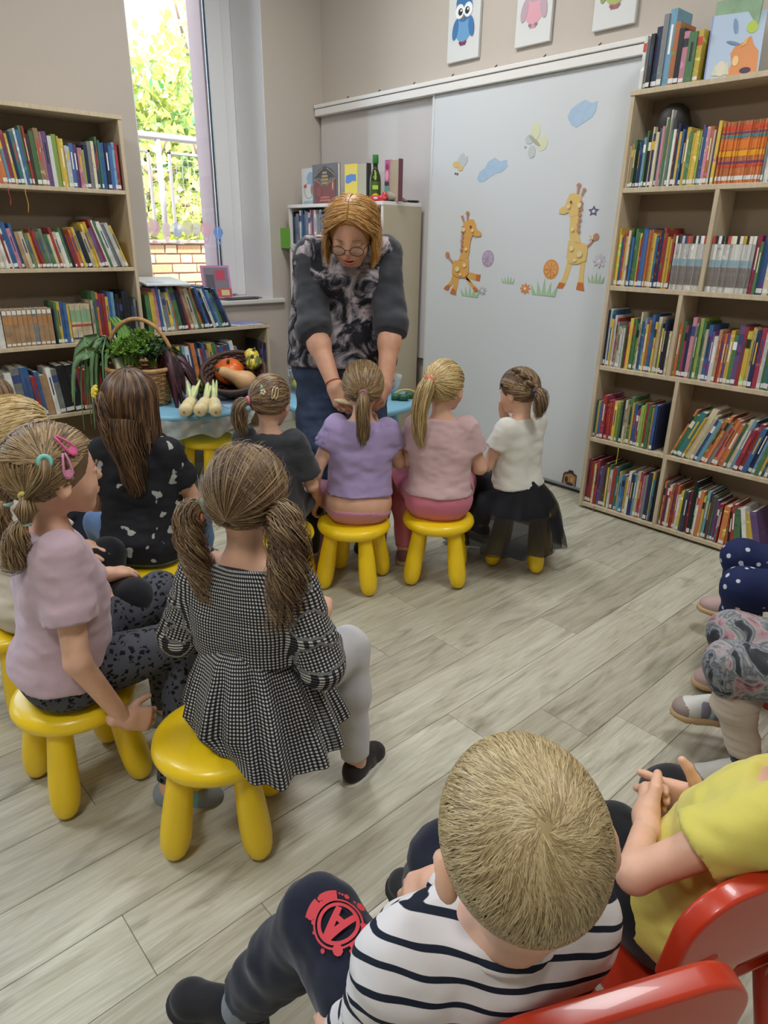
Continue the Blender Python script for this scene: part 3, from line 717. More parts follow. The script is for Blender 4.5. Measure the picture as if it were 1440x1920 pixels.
for y0, y1 in ((1.85, 2.99), (3.19, 4.35)):
    m_ = MB()
    for a_, b_ in (((y0, 1.45), (y0, 2.10)), ((y1, 1.45), (y1, 2.10)), ((y0, 1.45), (y1, 1.45)), ((y0, 2.10), (y1, 2.10))):
        m_.box((BX-.115, min(a_[0], b_[0])-.012, min(a_[1], b_[1])-.012), (BX-.085, max(a_[0], b_[0])+.012, max(a_[1], b_[1])+.012), .003)
    p_ = m_.build('panel_frame', plain('panel_frame', '8d8580', .5, metal=.3), rt)
    m_ = MB(); yy = y0+.06
    while yy < y1: m_.box((BX-.102, yy-.0015, 1.45), (BX-.098, yy+.0015, 2.10)); yy += .06
    zz = 1.5
    while zz < 2.1: m_.box((BX-.102, y0, zz-.0015), (BX-.098, y1, zz+.0015)); zz += .05
    m_.build('wire_mesh', plain('wire', '9a948e', .5, metal=.4), rt)
    m_ = MB()
    for ym in (y0-.05, y1+.05): m_.box((BX-.108, ym-.05, 1.95), (BX-.092, ym+.05, 1.965))
    m_.build('bracket', RM, rt)
# trees
def leaf_mat(name, cols):
    m, nt, P, N, L = nodes(name)
    gi = N('NewGeometry'); r = ramp(N, cols); L(gi.outputs['Random Per Island'], r.inputs[0]); L(r.outputs[0], P.inputs['Base Color']); P.inputs['Roughness'].default_value = .55
    tr = N('BsdfTranslucent'); L(r.outputs[0], tr.inputs['Color']); mx = N('MixShader'); mx.inputs[0].default_value = .45
    L(P.outputs[0], mx.inputs[1]); L(tr.outputs[0], mx.inputs[2]); L(mx.outputs[0], nt.nodes['Material Output'].inputs[0]); return m
LEAFM = [leaf_mat('leaf_yellow', ['8fa04c', 'c8c468', 'a4b868', 'd8d488']), leaf_mat('leaf_green', ['4f8f58', '7aa868', '94b878', 'a8c084'])]
BARK = plain('bark', '6a5a4a', .9, bump=.004, bsc=20)
def tree(c, h, rad, n, mi_, label, zc=None):
    t = empty('tree', (c[0], c[1], -.8), label, 'tree', 'trees outside the window')
    m_ = MB(); m_.tube(catmull([(c[0], c[1], -.8), (c[0]+.1, c[1]+.05, h*.3), (c[0]-.05, c[1]+.1, h*.7)], 8), np.linspace(.14, .06, 8), 8)
    for k in range(6):
        a = k*1.1; m_.tube(catmull([(c[0], c[1], h*(.25+.07*k)), (c[0]+.5*rad*math.cos(a), c[1]+.5*rad*math.sin(a), h*(.45+.07*k)), (c[0]+.85*rad*math.cos(a), c[1]+.85*rad*math.sin(a), h*(.55+.08*k))], 6), np.linspace(.05, .015, 6), 6)
    m_.build('trunk', BARK, t, True)
    r_ = np.random.default_rng(int(abs(c[0]*100+c[1]*10))); nc = 26
    d = r_.normal(size=(nc, 3)); d /= np.linalg.norm(d, axis=1)[:, None]; cc = d*r_.uniform(.35, 1, (nc, 1))*np.array([rad, rad, h*.45])+np.array([c[0], c[1], h*.55])
    ci = r_.integers(0, nc, n); p = cc[ci]+r_.normal(size=(n, 3))*rad*.20
    u = r_.normal(size=(n, 3)); u /= np.linalg.norm(u, axis=1)[:, None]; q = np.cross(u, r_.normal(size=(n, 3))); q /= np.linalg.norm(q, axis=1)[:, None]
    s_ = r_.uniform(.05, .10, (n, 1)); v = np.stack([p-u*s_, p+q*s_*.5, p+u*s_, p-q*s_*.5], 1).reshape(-1, 3)
    me = np_mesh('foliage', v-np.array([c[0], c[1], -.8]), np.arange(4*n).reshape(n, 4), [LEAFM[mi_]], False)
    tag(link('foliage', me, t), kind='stuff')
tree((-10.5, 4.5, 0), 4.6, 1.5, 7000, 0, 'yellowing tree outside, nearest the left edge of the window')
tree((-11.5, 6.4, 0), 4.8, 1.6, 7000, 1, 'green tree outside, behind the right half of the window pane')
tree((-9.2, 5.2, 0), 2.6, 1.2, 5000, 0, 'low yellow green tree just behind the railing')
bd = empty('building', (-22, 10.5, -.8), 'pale apartment building far behind the trees', 'building')
m_ = MB(); m_.box((-24, 6, -.8), (-22, 18, 8.0)); m_.build('facade', plain('facade', 'd8d2ca', .8), bd)
m_ = MB(); m_.box((-24.3, 5.7, 8.0), (-21.5, 18.3, 8.25)); m_.build('roof', plain('roof_edge', '8f8894', .7), bd)
for fl in range(3):
    for k in range(5):
        y = 7+k*2.2; z = .8+fl*2.5
        m_ = MB(); m_.box((-22.02, y, z), (-21.96, y+1.1, z+1.4), .01); wn = m_.build('window', PVC, bd)
        m_ = MB(); m_.box((-21.965, y+.08, z+.08), (-21.95, y+1.02, z+1.32)); m_.build('pane', plain('far_pane', '8fa6b8', .1), wn)
m_ = MB()   # paper balloons stuck on the pane
GX = XW-.38-.011
bal = [(288, 428, 'f6c0c8', 13, 'large pink'), (312, 431, 'f8e0da', 10, 'pale peach'), (332, 431, 'd6d6ee', 11, 'lilac blue'), (352, 428, 'eedfc4', 11, 'cream'), (368, 430, 'f0e4d8', 10, 'whitish'), (386, 431, 'f6c4c8', 11, 'rose'), (409, 437, '9cc0ee', 9, 'bright blue')]
for px, py, c, r_, nm in bal:
    p = on_x(px, py, GX) if px < 400 else on_x(px, py, XW-.355+.005)
    q = on_x(px+1, py, GX)
    s_ = 1/np.linalg.norm(CAM_R)*abs((q-on_x(px, py, GX))[1])
    t = empty('paper_balloon', p, '%s paper balloon stuck low on the window' % nm, 'decoration', 'paper balloons on the window')
    mt, nt_, P_, N_, L_ = nodes('balloon_'+c); P_.inputs['Base Color'].default_value = rgb(c); P_.inputs['Transmission Weight'].default_value = 0
    tr = N_('BsdfTranslucent', Color=rgb(c)); mx = N_('MixShader'); mx.inputs[0].default_value = .8; L_(P_.outputs[0], mx.inputs[1]); L_(tr.outputs[0], mx.inputs[2]); tp = N_('BsdfTransparent'); m2 = N_('MixShader'); m2.inputs[0].default_value = .5; L_(mx.outputs[0], m2.inputs[1]); L_(tp.outputs[0], m2.inputs[2]); mx = m2; L_(mx.outputs[0], nt_.nodes['Material Output'].inputs[0])
    a = np.linspace(0, 2*np.pi, 18, endpoint=False); rr = r_*s_
    body = [(rr*math.cos(x)*(1 if math.sin(x) > -.3 else .82), rr*1.12*math.sin(x)) for x in a]
    g = MB(); g.prism(body, p, (0, 1, 0), (0, 0, 1), .0012); g.build('balloon_disc', mt, t)
    g = MB(); g.prism([(-rr*.35, -rr*1.5), (rr*.35, -rr*1.5), (rr*.3, -rr*2.0), (-rr*.3, -rr*2.0)], p, (0, 1, 0), (0, 0, 1), .0012)
    g.prism([(-rr*.5, -rr*.95), (-rr*.44, -rr*.95), (-rr*.26, -rr*1.5), (-rr*.32, -rr*1.5)], p, (0, 1, 0), (0, 0, 1), .0012)
    g.prism([(rr*.5, -rr*.95), (rr*.32, -rr*1.5), (rr*.26, -rr*1.5), (rr*.44, -rr*.95)], p, (0, 1, 0), (0, 0, 1), .0012); g.build('balloon_gondola', mt, t)
# ------------------------------------------------------------------ yellow stools and blue tables
YEL = plain('yellow_plastic', 'fbd51c', .32, .5, coat=.1); BLU = plain('blue_plastic', '7fb4cf', .35, .5)
def stool_meshes():
    m_ = MB(); m_.lathe([(.0, .245), (.11, .245), (.136, .248), (.150, .258), (.156, .272), (.152, .287), (.138, .297), (.10, .2985), (0, .2955)], 40); seat = m_.mesh('seat', [YEL], True)
    legs = []
    for k in range(4):
        a = math.pi/4+k*math.pi/2; d = V3(math.cos(a), math.sin(a), 0)
        ts = np.array([0, .02, .06, .13, .24, .4, .6, .8, .92, 1.0]); rs = np.array([.004, .018, .0275, .034, .0375, .0375, .035, .0315, .030, .029])
        pts = [d*(.148-.045*t)+V3(0, 0, .0+.258*t) for t in ts]
        m_ = MB(); m_.tube(pts, rs, 16); legs.append(m_.mesh('leg', [YEL], True))
    m_ = MB()
    for k in range(4): pass
    return seat, legs
SEAT, LEGS = stool_meshes()
def stool(x, y, rz, label):
    t = empty('stool', (x, y, 0), label, 'stool', "children's yellow stools", rz)
    link('seat', SEAT, t)
    for l in LEGS: link('leg', l, t)
    return t
def table(x, y, rz, label):
    t = empty('table', (x, y, 0), label, 'table', 'round blue tables', rz)
    m_ = MB(); m_.lathe([(0, .44), (.39, .44), (.415, .442), (.424, .45), (.426, .462), (.422, .474), (.41, .48), (0, .48)], 56); link('table_top', m_.mesh('table_top', [BLU], True), t)
    for k in range(4):
        a = math.pi/4+k*math.pi/2; d = V3(math.cos(a), math.sin(a), 0); ts = np.array([0, .02, .1, .4, .7, 1.0]); rs = [.012, .028, .038, .042, .038, .034]
        m_ = MB(); m_.tube([d*(.34-.05*t_)+V3(0, 0, .445*t_) for t_ in ts], rs, 14); link('leg', m_.mesh('leg', [BLU], True), t)
    return t
ST = {}
ST['lilac'] = stool(-2.06, 1.70, .55, 'yellow stool under the child in the lilac top')
ST['pink'] = stool(-1.865, 2.015, .70, 'yellow stool under the child in the pink tee with pink leggings')
ST['tulle'] = stool(-1.725, 2.43, .45, 'yellow stool showing through the black tulle skirt')
ST['dress'] = stool(-1.245, .60, .86, 'nearest yellow stool, under the checked dress')
ST['pigtail'] = stool(-1.64, .40, .05, 'yellow stool gripped by the child with pigtails and hair clips')
ST['print'] = stool(-2.255, .865, .3, 'yellow stool under the child in the printed black tee')
ST['grey'] = stool(-2.19, 1.395, .6, 'yellow stool under the child in the plain dark grey tee')
ST['cream'] = stool(-2.13, .37, .5, 'yellow stool under the child in the cream shirt')
ST['far'] = stool(-2.78, .55, .2, 'yellow stool of the brown haired child at the far left')
stool(-3.62, 1.86, .3, 'empty yellow stool pushed under the table of vegetables')
stool(-3.78, 1.22, .9, 'empty yellow stool behind the hanging leeks')
TA = table(-3.83, 1.86, .0, 'round blue table holding the baskets of vegetables')
TB = table(-3.27, 2.665, .5, 'round blue table behind the standing person, with the glass bowl')
TZ = .4812
# ------------------------------------------------------------------ vegetables and baskets
def wicker(name, c0, c1):
    m, nt, P, N, L = nodes(name); tc = N('TexCoord'); wv = N('TexWave', Scale=28.0, Distortion=2.0, bands_direction='Z'); wv.inputs['Detail Scale'].default_value = 3
    L(tc.outputs['Object'], wv.inputs['Vector']); r = ramp(N, [c0, c1]); L(wv.outputs[0], r.inputs[0]); L(r.outputs[0], P.inputs['Base Color']); P.inputs['Roughness'].default_value = .6; return m
WK = plain('wicker', 'b4895a', .6, var=.25, bsc=40); WKD = plain('dark_wicker', '4a322c', .6, var=.35, bsc=40)
def woven(m_, c, r0, r1, z0, z1, rows, ribs, rad, tilt=None):
    """woven wall: ribs and rings weaving in and out"""
    for i in range(rows):
        t_ = i/(rows-1); r_ = r0+(r1-r0)*t_**.8; z = z0+(z1-z0)*t_
        a = np.linspace(0, 2*np.pi, ribs*3, endpoint=False); rr = r_+rad*.8*np.cos(a*ribs/2+i*np.pi)
        p = np.stack([rr*np.cos(a), rr*np.sin(a), np.full_like(a, z)], 1)
        if tilt is not None: p = p @ tilt.T
        m_.tube(p+c, rad, 4, closed=True)
    for k in range(ribs):
        a = 2*np.pi*k/ribs; p = np.array([[(r0+(r1-r0)*t_**.8)*math.cos(a), (r0+(r1-r0)*t_**.8)*math.sin(a), z0+(z1-z0)*t_] for t_ in np.linspace(0, 1, 4)])
        if tilt is not None: p = p @ tilt.T
        m_.tube(p+c, rad*.8, 4)
bc = V3(-3.90, 1.62, TZ)
bk = empty('handled_basket', bc, 'tall-handled tan wicker basket of greens on the blue table', 'basket')
m_ = MB(); woven(m_, bc, .14, .185, .008, .20, 15, 24, .0078); m_.lathe([(0, .004), (.135, .004), (.135, .014), (0, .014)], 20, bc); m_.build('basket_body', WK, bk, True)
m_ = MB(); a = np.linspace(0, 2*np.pi, 40, endpoint=False); m_.tube(bc+np.stack([.19*np.cos(a), .19*np.sin(a), np.full(40, .21)], 1), .013, 8, closed=True); m_.build('rim', WK, bk, True)
u_ = nrm(V3(.673, .74, 0))
a = np.linspace(0, np.pi, 24); hp = bc+np.stack([np.cos(a)*.205*u_[0], np.cos(a)*.205*u_[1], .17+.31*np.sin(a)], 1)
m_ = MB(); m_.tube(hp, .012, 8); m_.build('handle', WK, bk, True)
# greens: each bunch is a thing with its leaves and stalks
def blade(m_, pts, wid, side, mi_=0, fold=.25):
    P_ = catmull(pts, 9); tg = np.gradient(P_, axis=0); tg /= np.linalg.norm(tg, axis=1)[:, None]
    sd_ = np.cross(tg, side); sd_ /= np.linalg.norm(sd_, axis=1)[:, None]+1e-9; up = np.cross(sd_, tg)
    wv = wid*np.sin(np.linspace(.35, np.pi-.08, 9))[:, None]
    v = np.concatenate([P_-sd_*wv+up*wv*fold, P_, P_+sd_*wv+up*wv*fold, P_-up*.0018]); n = 9
    q = [[i, i+1, n+i+1, n+i] for i in range(n-1)]+[[n+i, n+i+1, 2*n+i+1, 2*n+i] for i in range(n-1)]
    q += [[2*n+i, 2*n+i+1, 3*n+i+1, 3*n+i] for i in range(n-1)]+[[3*n+i, 3*n+i+1, i+1, i] for i in range(n-1)]
    m_.add(v, q, None, mi_)
LEEK = plain('leek_leaf', '74986c', .5, var=.22, bsc=12); LEEK2 = plain('leek_white', 'd5dcb4', .5)
rr = random.Random(3)
for k in range(4):
    base = bc+V3(*( -u_*(.07+.02*k))[:2], .16)+V3(0, -.05+.03*k, 0)
    t = empty('leek', base, 'leek with drooping blue-green leaves over the left of the basket, %s of four' % ['front', 'second', 'third', 'rear'][k], 'vegetable', 'leeks in the handled basket')
    m_ = MB(); m_.tube([base+V3(.03, .02, -.10), base, base-u_*.03+V3(0, 0, .10)], [.017, .016, .018], 8); m_.build('shank', LEEK2, t, True)
    top = base-u_*.03+V3(0, 0, .10)
    for j in range(6):
        out = -u_*rr.uniform(.05, .20)+V3(rr.uniform(-.04, .08), rr.uniform(-.08, .02), 0)
        h = rr.uniform(.03, .12); dr = rr.uniform(.18, .42)
        m_ = MB(); blade(m_, [top-V3(0, 0, .02), top+out*.35+V3(0, 0, h), top+out*.9+V3(0, 0, h*.4), top+out*1.1+V3(0, 0, -dr*.5), top+out*1.15+V3(0, 0, -dr)], rr.uniform(.020, .034), V3(rr.uniform(-.3, .3), 1, .2)); m_.build('leaf', LEEK, t, True)
m_ = MB(); top = bc+V3(*(-u_*.06)[:2], .22)
t = empty('leek', top, 'broad leek leaf standing upright inside the basket handle', 'vegetable', 'leeks in the handled basket')
for j in range(3):
    m_ = MB(); dd = u_*(.02*j-.03); blade(m_, [top+dd, top+dd+V3(.01, 0, .10), top+dd-u_*.02+V3(0, 0, .20), top+dd-u_*.06+V3(0, 0, .27)], .03, V3(-.74, .67, 0)); m_.build('leaf', plain('leek_light', '7fae5a', .5, var=.2, bsc=10), t, True)
def frond_bunch(c, n, spread, h, mat, label, name='carrot_greens', seed=1, cat='vegetable'):
    t = empty(name, c, label, cat); r_ = random.Random(seed); st_ = MB(); lf = MB()
    for k in range(n):
        a = r_.uniform(0, 6.28); o_ = V3(math.cos(a), math.sin(a), 0)*r_.uniform(.2, 1)*spread; hh = h*r_.uniform(.6, 1.1)
        P_ = catmull([c, c+o_*.3+V3(0, 0, hh*.6), c+o_*.8+V3(0, 0, hh), c+o_*1.25+V3(0, 0, hh*.8)], 9); st_.tube(P_, .0022, 4, cap=False)
        for i in range(3, 9):
            for s_ in range(9):
                d = nrm(V3(r_.gauss(0, 1), r_.gauss(0, 1), r_.gauss(.2, .7)))*r_.uniform(.014, .038); q = nrm(np.cross(d, V3(r_.gauss(0, 1), r_.gauss(0, 1), 1)))*.0055
                p = P_[i]; lf.add([p, p+d*.5+q, p+d, p+d*.5-q], [[0, 1, 2, 3]])
    st_.build('stalks', plain('stalk_green', '6a8f3a', .5), t, True); tag(lf.build('foliage', mat, t), kind='stuff')
    return t
frond_bunch(bc+V3(*(u_*-.02)[:2], .20), 34, .14, .20, plain('frond_light', '6f9a35', .6, var=.3, bsc=8), 'feathery light green carrot tops in the handled basket', seed=4)
frond_bunch(bc+V3(*(u_*.07)[:2], .20), 30, .13, .15, plain('frond_dark', '31502c', .6, var=.3, bsc=8), 'dark curly parsley bunch in the handled basket', 'parsley_bunch', seed=9)
BEETL = plain('beet_leaf', '3a1f26', .45, var=.35, bsc=14)
t = empty('beet_greens', bc+V3(*(u_*.13)[:2], .2), 'dark purple beet leaves drooping over the right of the basket', 'vegetable')
tp = bc+V3(*(u_*.11)[:2], .20)
for j in range(9):
    out = u_*rr.uniform(.08, .19)+V3(-.1, .09, 0)*rr.uniform(-.8, .6); h = rr.uniform(.02, .09); dr = rr.uniform(.06, .26)
    pp = [tp, tp+out*.4+V3(0, 0, h), tp+out*.9+V3(0, 0, h*.5-dr*.2), tp+out*1.2+V3(0, 0, -dr)]
    m_ = MB(); blade(m_, pp, rr.uniform(.025, .045), V3(-.7, .67, .2)); m_.build('leaf', BEETL, t, True)
    m_ = MB(); m_.tube(catmull(pp, 6), .004, 5); m_.build('stalk', plain('beet_stalk', '6a2038', .4), t, True)
# parsnips at the front of the table
PSN = plain('parsnip_skin', 'e2d2a4', .55, var=.15, bsc=30, bump=.001)
vd = nrm(V3(-.74, .67, 0))
for i, px in enumerate((345, 373, 405)):
    e_ = on_z(px, 776, TZ+.03); e_ = V3(e_[0], e_[1], TZ+.0385)
    t = empty('celeriac_root' if i < 2 else 'parsnip', e_-V3(0, 0, .034), ['pale root with cut tip towards the front, leftmost of three', 'pale root in the middle of the three roots', 'pale root on the right, beside the brown beet'][i], 'vegetable', 'pale roots on the blue table')
    ax = nrm((vd if i != 2 else nrm(vd+V3(-.2, -.2, 0)))+V3(0, 0, .16))
    m_ = MB(); pr_ = [(.0, .008), (.006, .024), (.014, .032), (.03, .036), (.09, .036), (.14, .033), (.165, .028)]
    m_.tube([e_+ax*a_ for a_, b_ in pr_], [b_ for a_, b_ in pr_], 14); m_.build('root', PSN, t, True)
    m_ = MB(); m_.tube([e_-ax*.001, e_+ax*.004], [.008, .010], 10); m_.build('root_tip', plain('root_tip', 'b08a52', .6), t, True)
    for j in range(9 if i < 2 else 4):
        d = ax*rr.uniform(.07, .13)+V3(rr.uniform(-.03, .03), rr.uniform(-.03, .03), rr.uniform(.03, .09)); b0 = e_+ax*.155
        m_ = MB(); m_.tube(catmull([b0, b0+d*.5, b0+d], 5), [.015, .014, .012, .009, .004], 6); m_.build('leaf_stalk', plain('cut_stalk', 'cfd9a0', .5, var=.2, bsc=20), t, True)
def fruit(name, label, c, r, mat, sq=.85, ribs=0, rd=.08, stem=None, stem_mat=None, axis=(0, 0, 1), cat='vegetable', group=None):
    c = np.asarray(c, float); t = empty(name, c-V3(0, 0, r*sq), label, cat, group)
    n = 40; k = 18; th = np.linspace(0, np.pi, k); a = np.linspace(0, 2*np.pi, n, endpoint=False)
    A, T = np.meshgrid(a, th); rr_ = r*(1-rd*(np.abs(np.cos(A*ribs/2))**.6 if ribs else 0)*np.sin(T)**.5)*np.ones_like(A)
    dimple = 1-.16*np.exp(-((T)/.35)**2)
    v = np.stack([rr_*np.sin(T)*np.cos(A), rr_*np.sin(T)*np.sin(A), rr_*np.cos(T)*sq*dimple], -1).reshape(-1, 3)
    z = nrm(axis); x = nrm(np.cross(V3(0, 1, .01), z)); R_ = np.stack([x, np.cross(z, x), z], 1)
    m_ = MB(); m_.add(v @ R_.T+c, [[i*n+j, i*n+(j+1) % n, (i+1)*n+(j+1) % n, (i+1)*n+j][::-1] for i in range(k-1) for j in range(n)]); m_.build('flesh', mat, t, True)
    if stem: m_ = MB(); p0 = c+z*r*sq*.80; m_.tube(catmull([p0, p0+z*stem*.6, p0+z*stem+x*stem*.4], 5), [.012, .009, .008, .008, .009], 7); m_.build('stem', stem_mat or plain('stem', '5a5a34', .7), t, True)
    return t
def gourd_mat(name, c0, c1, sc=9):
    m, nt, P, N, L = nodes(name); tc = N('TexCoord'); n = N('TexNoise', Scale=sc, Detail=2.0, Distortion=.6); L(tc.outputs['Object'], n.inputs['Vector'])
    r = ramp(N, [c0, c0, c1, c1], [0, .47, .53, 1]); L(n.outputs[0], r.inputs[0]); L(r.outputs[0], P.inputs['Base Color']); P.inputs['Roughness'].default_value = .35; return m
fruit('beetroot', 'round brown beetroot behind the pale roots', on_z(397, 752, TZ+.03), .034, plain('beet_skin', '5a4038', .6, var=.2), .95)
fruit('gourd', 'dark green gourd speckled yellow between basket and dark bowl', on_z(376, 722, TZ+.05), .055, gourd_mat('gourd_green', '2c3a1c', 'b8a83a', 22), .9, 8, .08, .03)
# plastic bag scrunched beside it
m, nt_, P_, N_, L_ = nodes('clear_film'); P_.inputs['Base Color'].default_value = (.8, .82, .78, 1); P_.inputs['Roughness'].default_value = .2
tr = N_('BsdfTransparent'); mx = N_('MixShader'); mx.inputs[0].default_value = .42; L_(tr.outputs[0], mx.inputs[1]); L_(P_.outputs[0], mx.inputs[2]); L_(mx.outputs[0], nt_.nodes['Material Output'].inputs[0]); FILM = m
S = Solid(); cbag = on_z(350, 735, TZ+.05); S.ell(cbag+V3(0, 0, .01), (.05, .06, .055)); S.cone(cbag+V3(0, 0, .04), cbag+V3(-.03, .03, .10), .03, .012)
t = empty('plastic_bag', cbag-V3(0, 0, .05), 'crumpled clear plastic bag behind the pale roots', 'bag'); solid_obj('bag_film', S, .008, FILM, t, fold=.012, fsc=(40, 40, 40))
S = Solid(); pb = V3(-3.47, 1.64, .40)
t = empty('hanging_bag', V3(-3.47, 1.64, .30), 'clear plastic bag hanging from the front edge of the vegetable table', 'bag')
a0 = -.62; m_ = MB(); n = 26; kk = 8
ang = np.linspace(-1.25, .55, n)
v = [[-3.83+(.432+.012*math.sin(i*1.7+j)+.012*j/kk)*math.cos(an), 1.86+(.432+.012*math.sin(i*1.7+j)+.012*j/kk)*math.sin(an), .452-j*.105/kk*(math.sin((i+.5)/n*math.pi)**.5)*(1+.2*math.sin(i*.9))] for j in range(kk) for i, an in enumerate(ang)]
m_.add(v, [[j*n+i, j*n+i+1, (j+1)*n+i+1, (j+1)*n+i] for j in range(kk-1) for i in range(n-1)]); m_.build('bag_film', FILM, t, True)
# dark round wicker bowl tipped towards the room
dc = on_z(452, 752, TZ+.0); dc = V3(-3.675, 2.10, TZ+.012); tz = nrm(V3(.38, -.30, .88)); tx = nrm(np.cross(V3(0, 1, 0), tz)); TR = np.stack([tx, np.cross(tz, tx), tz], 1)
dcc = dc+V3(-.05, .03, .045)
bwl = empty('wicker_bowl', dc, 'dark brown wicker bowl tipped up with pumpkins, beside the pale roots', 'basket')
m_ = MB(); woven(m_, dcc, .07, .185, -.02, .115, 13, 26, .0085, TR); m_.lathe([(0, -.02), (.09, -.02), (.09, -.01), (0, -.01)], 20, dcc, R=TR); m_.build('bowl_body', WKD, bwl, True)
a = np.linspace(0, 2*np.pi, 48, endpoint=False); m_ = MB(); m_.tube(np.stack([.19*np.cos(a), .19*np.sin(a), np.full(48, .12)], 1) @ TR.T+dcc, .014, 8, closed=True); m_.build('rim', WKD, bwl, True)
loc = lambda x, y, z: V3(x, y, z) @ TR.T+dcc
PK = plain('pumpkin_skin', 'd9641c', .4, .5, var=.25, bsc=9)
fruit('pumpkin', 'orange ribbed pumpkin in the dark wicker bowl', loc(-.055, .0, .085), .095, PK, .82, 12, .07, .03, axis=tz)
t = empty('butternut_squash', loc(.07, -.03, .05), 'beige butternut squash in front of the orange pumpkin', 'vegetable')
S = Solid(); p0, p1 = loc(.015, -.07, .16), loc(.075, .04, .075); S.ell(p1, .062, k=.03); S.cone(p1, p0, .045, .032, k=.04)
solid_obj('flesh', S, .006, plain('squash_skin', 'd3a878', .45, var=.08), t)
m_ = MB(); dd = nrm(p0-p1); m_.tube([p0+dd*.026, p0+dd*.05], [.012, .010], 8); m_.build('stem', plain('stem_dark', '4a4a2c', .7), t, True)
GM = gourd_mat('gourd_stripe', '5c6a2c', 'e0cc4a', 16)
fruit('gourd', 'yellow and green striped gourd on the right edge of the dark bowl', loc(.02, .13, .145), .05, GM, .85, 10, .07, .02, axis=nrm(V3(.3, -.3, .8)), group='striped gourds')
fruit('gourd', 'yellow gourd behind the striped one in the dark bowl', loc(-.04, .155, .15), .046, gourd_mat('gourd_yellow', 'dcc03a', 'e8d870', 20), .85, 10, .07, .02, axis=nrm(V3(.4, .1, .8)), group='striped gourds')
t = empty('paper_sheet', (-3.50, 2.02, TZ), 'pale blue paper sheet under the front of the dark wicker bowl', 'paper'); m_ = MB(); m_.box((-3.66, 1.93, TZ), (-3.47, 2.17, TZ+.0012)); m_.build('sheet', plain('pale_blue_paper', 'a9c3e2', .6), t)
# ---- right table: wire basket, glass bowl, cut vegetables
WIRE = plain('wire_chrome', 'b9bcc0', .3, metal=.7)
wc = V3(-3.575, 2.535, TZ); t = empty('wire_basket', wc, 'wire basket of yellow peppers half hidden behind the standing person', 'basket')
m_ = MB()
for z, r_ in ((.004, .075), (.05, .085), (.10, .095), (.145, .10)):
    a = np.linspace(0, 2*np.pi, 28, endpoint=False); m_.tube(wc+np.stack([r_*np.cos(a), r_*np.sin(a), np.full(28, z)], 1), .004 if z > .14 else .002, 5, closed=True)
for k in range(18):
    a = k*2*np.pi/18; m_.tube([wc+V3(.075*math.cos(a), .075*math.sin(a), .004), wc+V3(.10*math.cos(a), .10*math.sin(a), .145)], .0018, 4)
m_.build('wires', WIRE, t, True)
for i, (dx, dy, dz) in enumerate(((-.03, -.03, .045), (.035, -.02, .045), (0, .035, .05), (.0, -.01, .105))):
    fruit('yellow_pepper', ['yellow green pepper at the rear of the wire basket', 'yellow green pepper at the front of the wire basket', 'yellow green pepper at the far side of the wire basket', 'topmost yellow green pepper in the wire basket'][i], wc+V3(dx, dy, dz), .036, plain('pepper_skin', 'b8b83a', .3, var=.25, bsc=10), .95, 4, .08, .02)
gc = V3(-3.28, 2.97, TZ); m, nt_, P_, N_, L_ = nodes('clear_glass'); 
P_.inputs['Base Color'].default_value = (.75, .8, .8, 1); P_.inputs['Roughness'].default_value = .05
tr = N_('BsdfTransparent', Color=(.9, .93, .93, 1)); mx = N_('MixShader'); fr_ = N_('LayerWeight', Blend=.35); L_(fr_.outputs['Facing'], mx.inputs[0]); L_(tr.outputs[0], mx.inputs[1]); L_(P_.outputs[0], mx.inputs[2]); L_(mx.outputs[0], nt_.nodes['Material Output'].inputs[0]); CGLASS = m
t = empty('glass_bowl', gc, 'clear glass bowl of radishes on the table behind the children', 'bowl')
m_ = MB(); m_.lathe([(0, .001), (.07, .001), (.095, .03), (.108, .08), (.112, .10), (.108, .10), (.103, .08), (.09, .032), (.066, .008), (0, .007)], 36, gc); m_.build('bowl_wall', CGLASS, t, True)
r_ = random.Random(5)
for k in range(14):
    a = k*2.4; q = .065*math.sqrt((k % 7+.5)/7); z = .03+.034*(k//7)
    fruit('radish', 'small red radish %s in the glass bowl, %s' % (['low', 'heaped on top'][k//7], ['at its centre', 'towards the window', 'nearest the children', 'towards the bookcase', 'at the far rim', 'against the left wall', 'against the right wall'][k % 7]), gc+V3(q*math.cos(a), q*math.sin(a), z), .02, plain('radish_skin', 'b8405a', .35, var=.3, bsc=30), 1.0, group=['radishes low in the glass bowl', 'radishes on top in the glass bowl'][k//7])
fruit('red_pepper', 'bright red pepper standing behind the glass bowl', V3(-3.43, 2.93, TZ+.12), .038, plain('red_pepper', 'c8302a', .3), 1.05, 4, .1, .02)
m_ = MB(); pc = V3(-3.43, 2.93, TZ); m_.lathe([(0, 0), (.045, 0), (.048, .01), (.042, .08), (0, .082)], 20, pc)
t = empty('glass_jar', pc, 'small jar behind the glass bowl with a red pepper on it', 'jar'); m_.build('jar_body', plain('jar', 'b6b0a6', .2), t, True)
for i, (px, py) in enumerate(((742, 744), (757, 745), (768, 741))):
    c = on_z(px, py, TZ+.02); t = empty('cucumber_piece', c-V3(0, 0, .02), ['left piece of cut cucumber on the blue table', 'middle piece of cut cucumber on the blue table', 'right piece of cut cucumber under the yellow peel'][i], 'vegetable', 'cut cucumber pieces')
    m_ = MB(); m_.tube([c-u_*.028, c-u_*.026, c+u_*.026, c+u_*.028], [.016, .021, .021, .016], 12); m_.build('skin', plain('cucumber_skin', '2f5a3a', .4, var=.3, bsc=20), t, True)
    m_ = MB(); m_.tube([c+u_*.0275, c+u_*.0292], [.015, .014], 12); m_.build('cut_face', plain('cucumber_flesh', 'b9c99a', .4), t, True)
c = on_z(760, 733, TZ+.03); t = empty('yellow_peel', c-V3(0, 0, .03), 'curved strip of yellow peel over the cucumber pieces', 'vegetable')
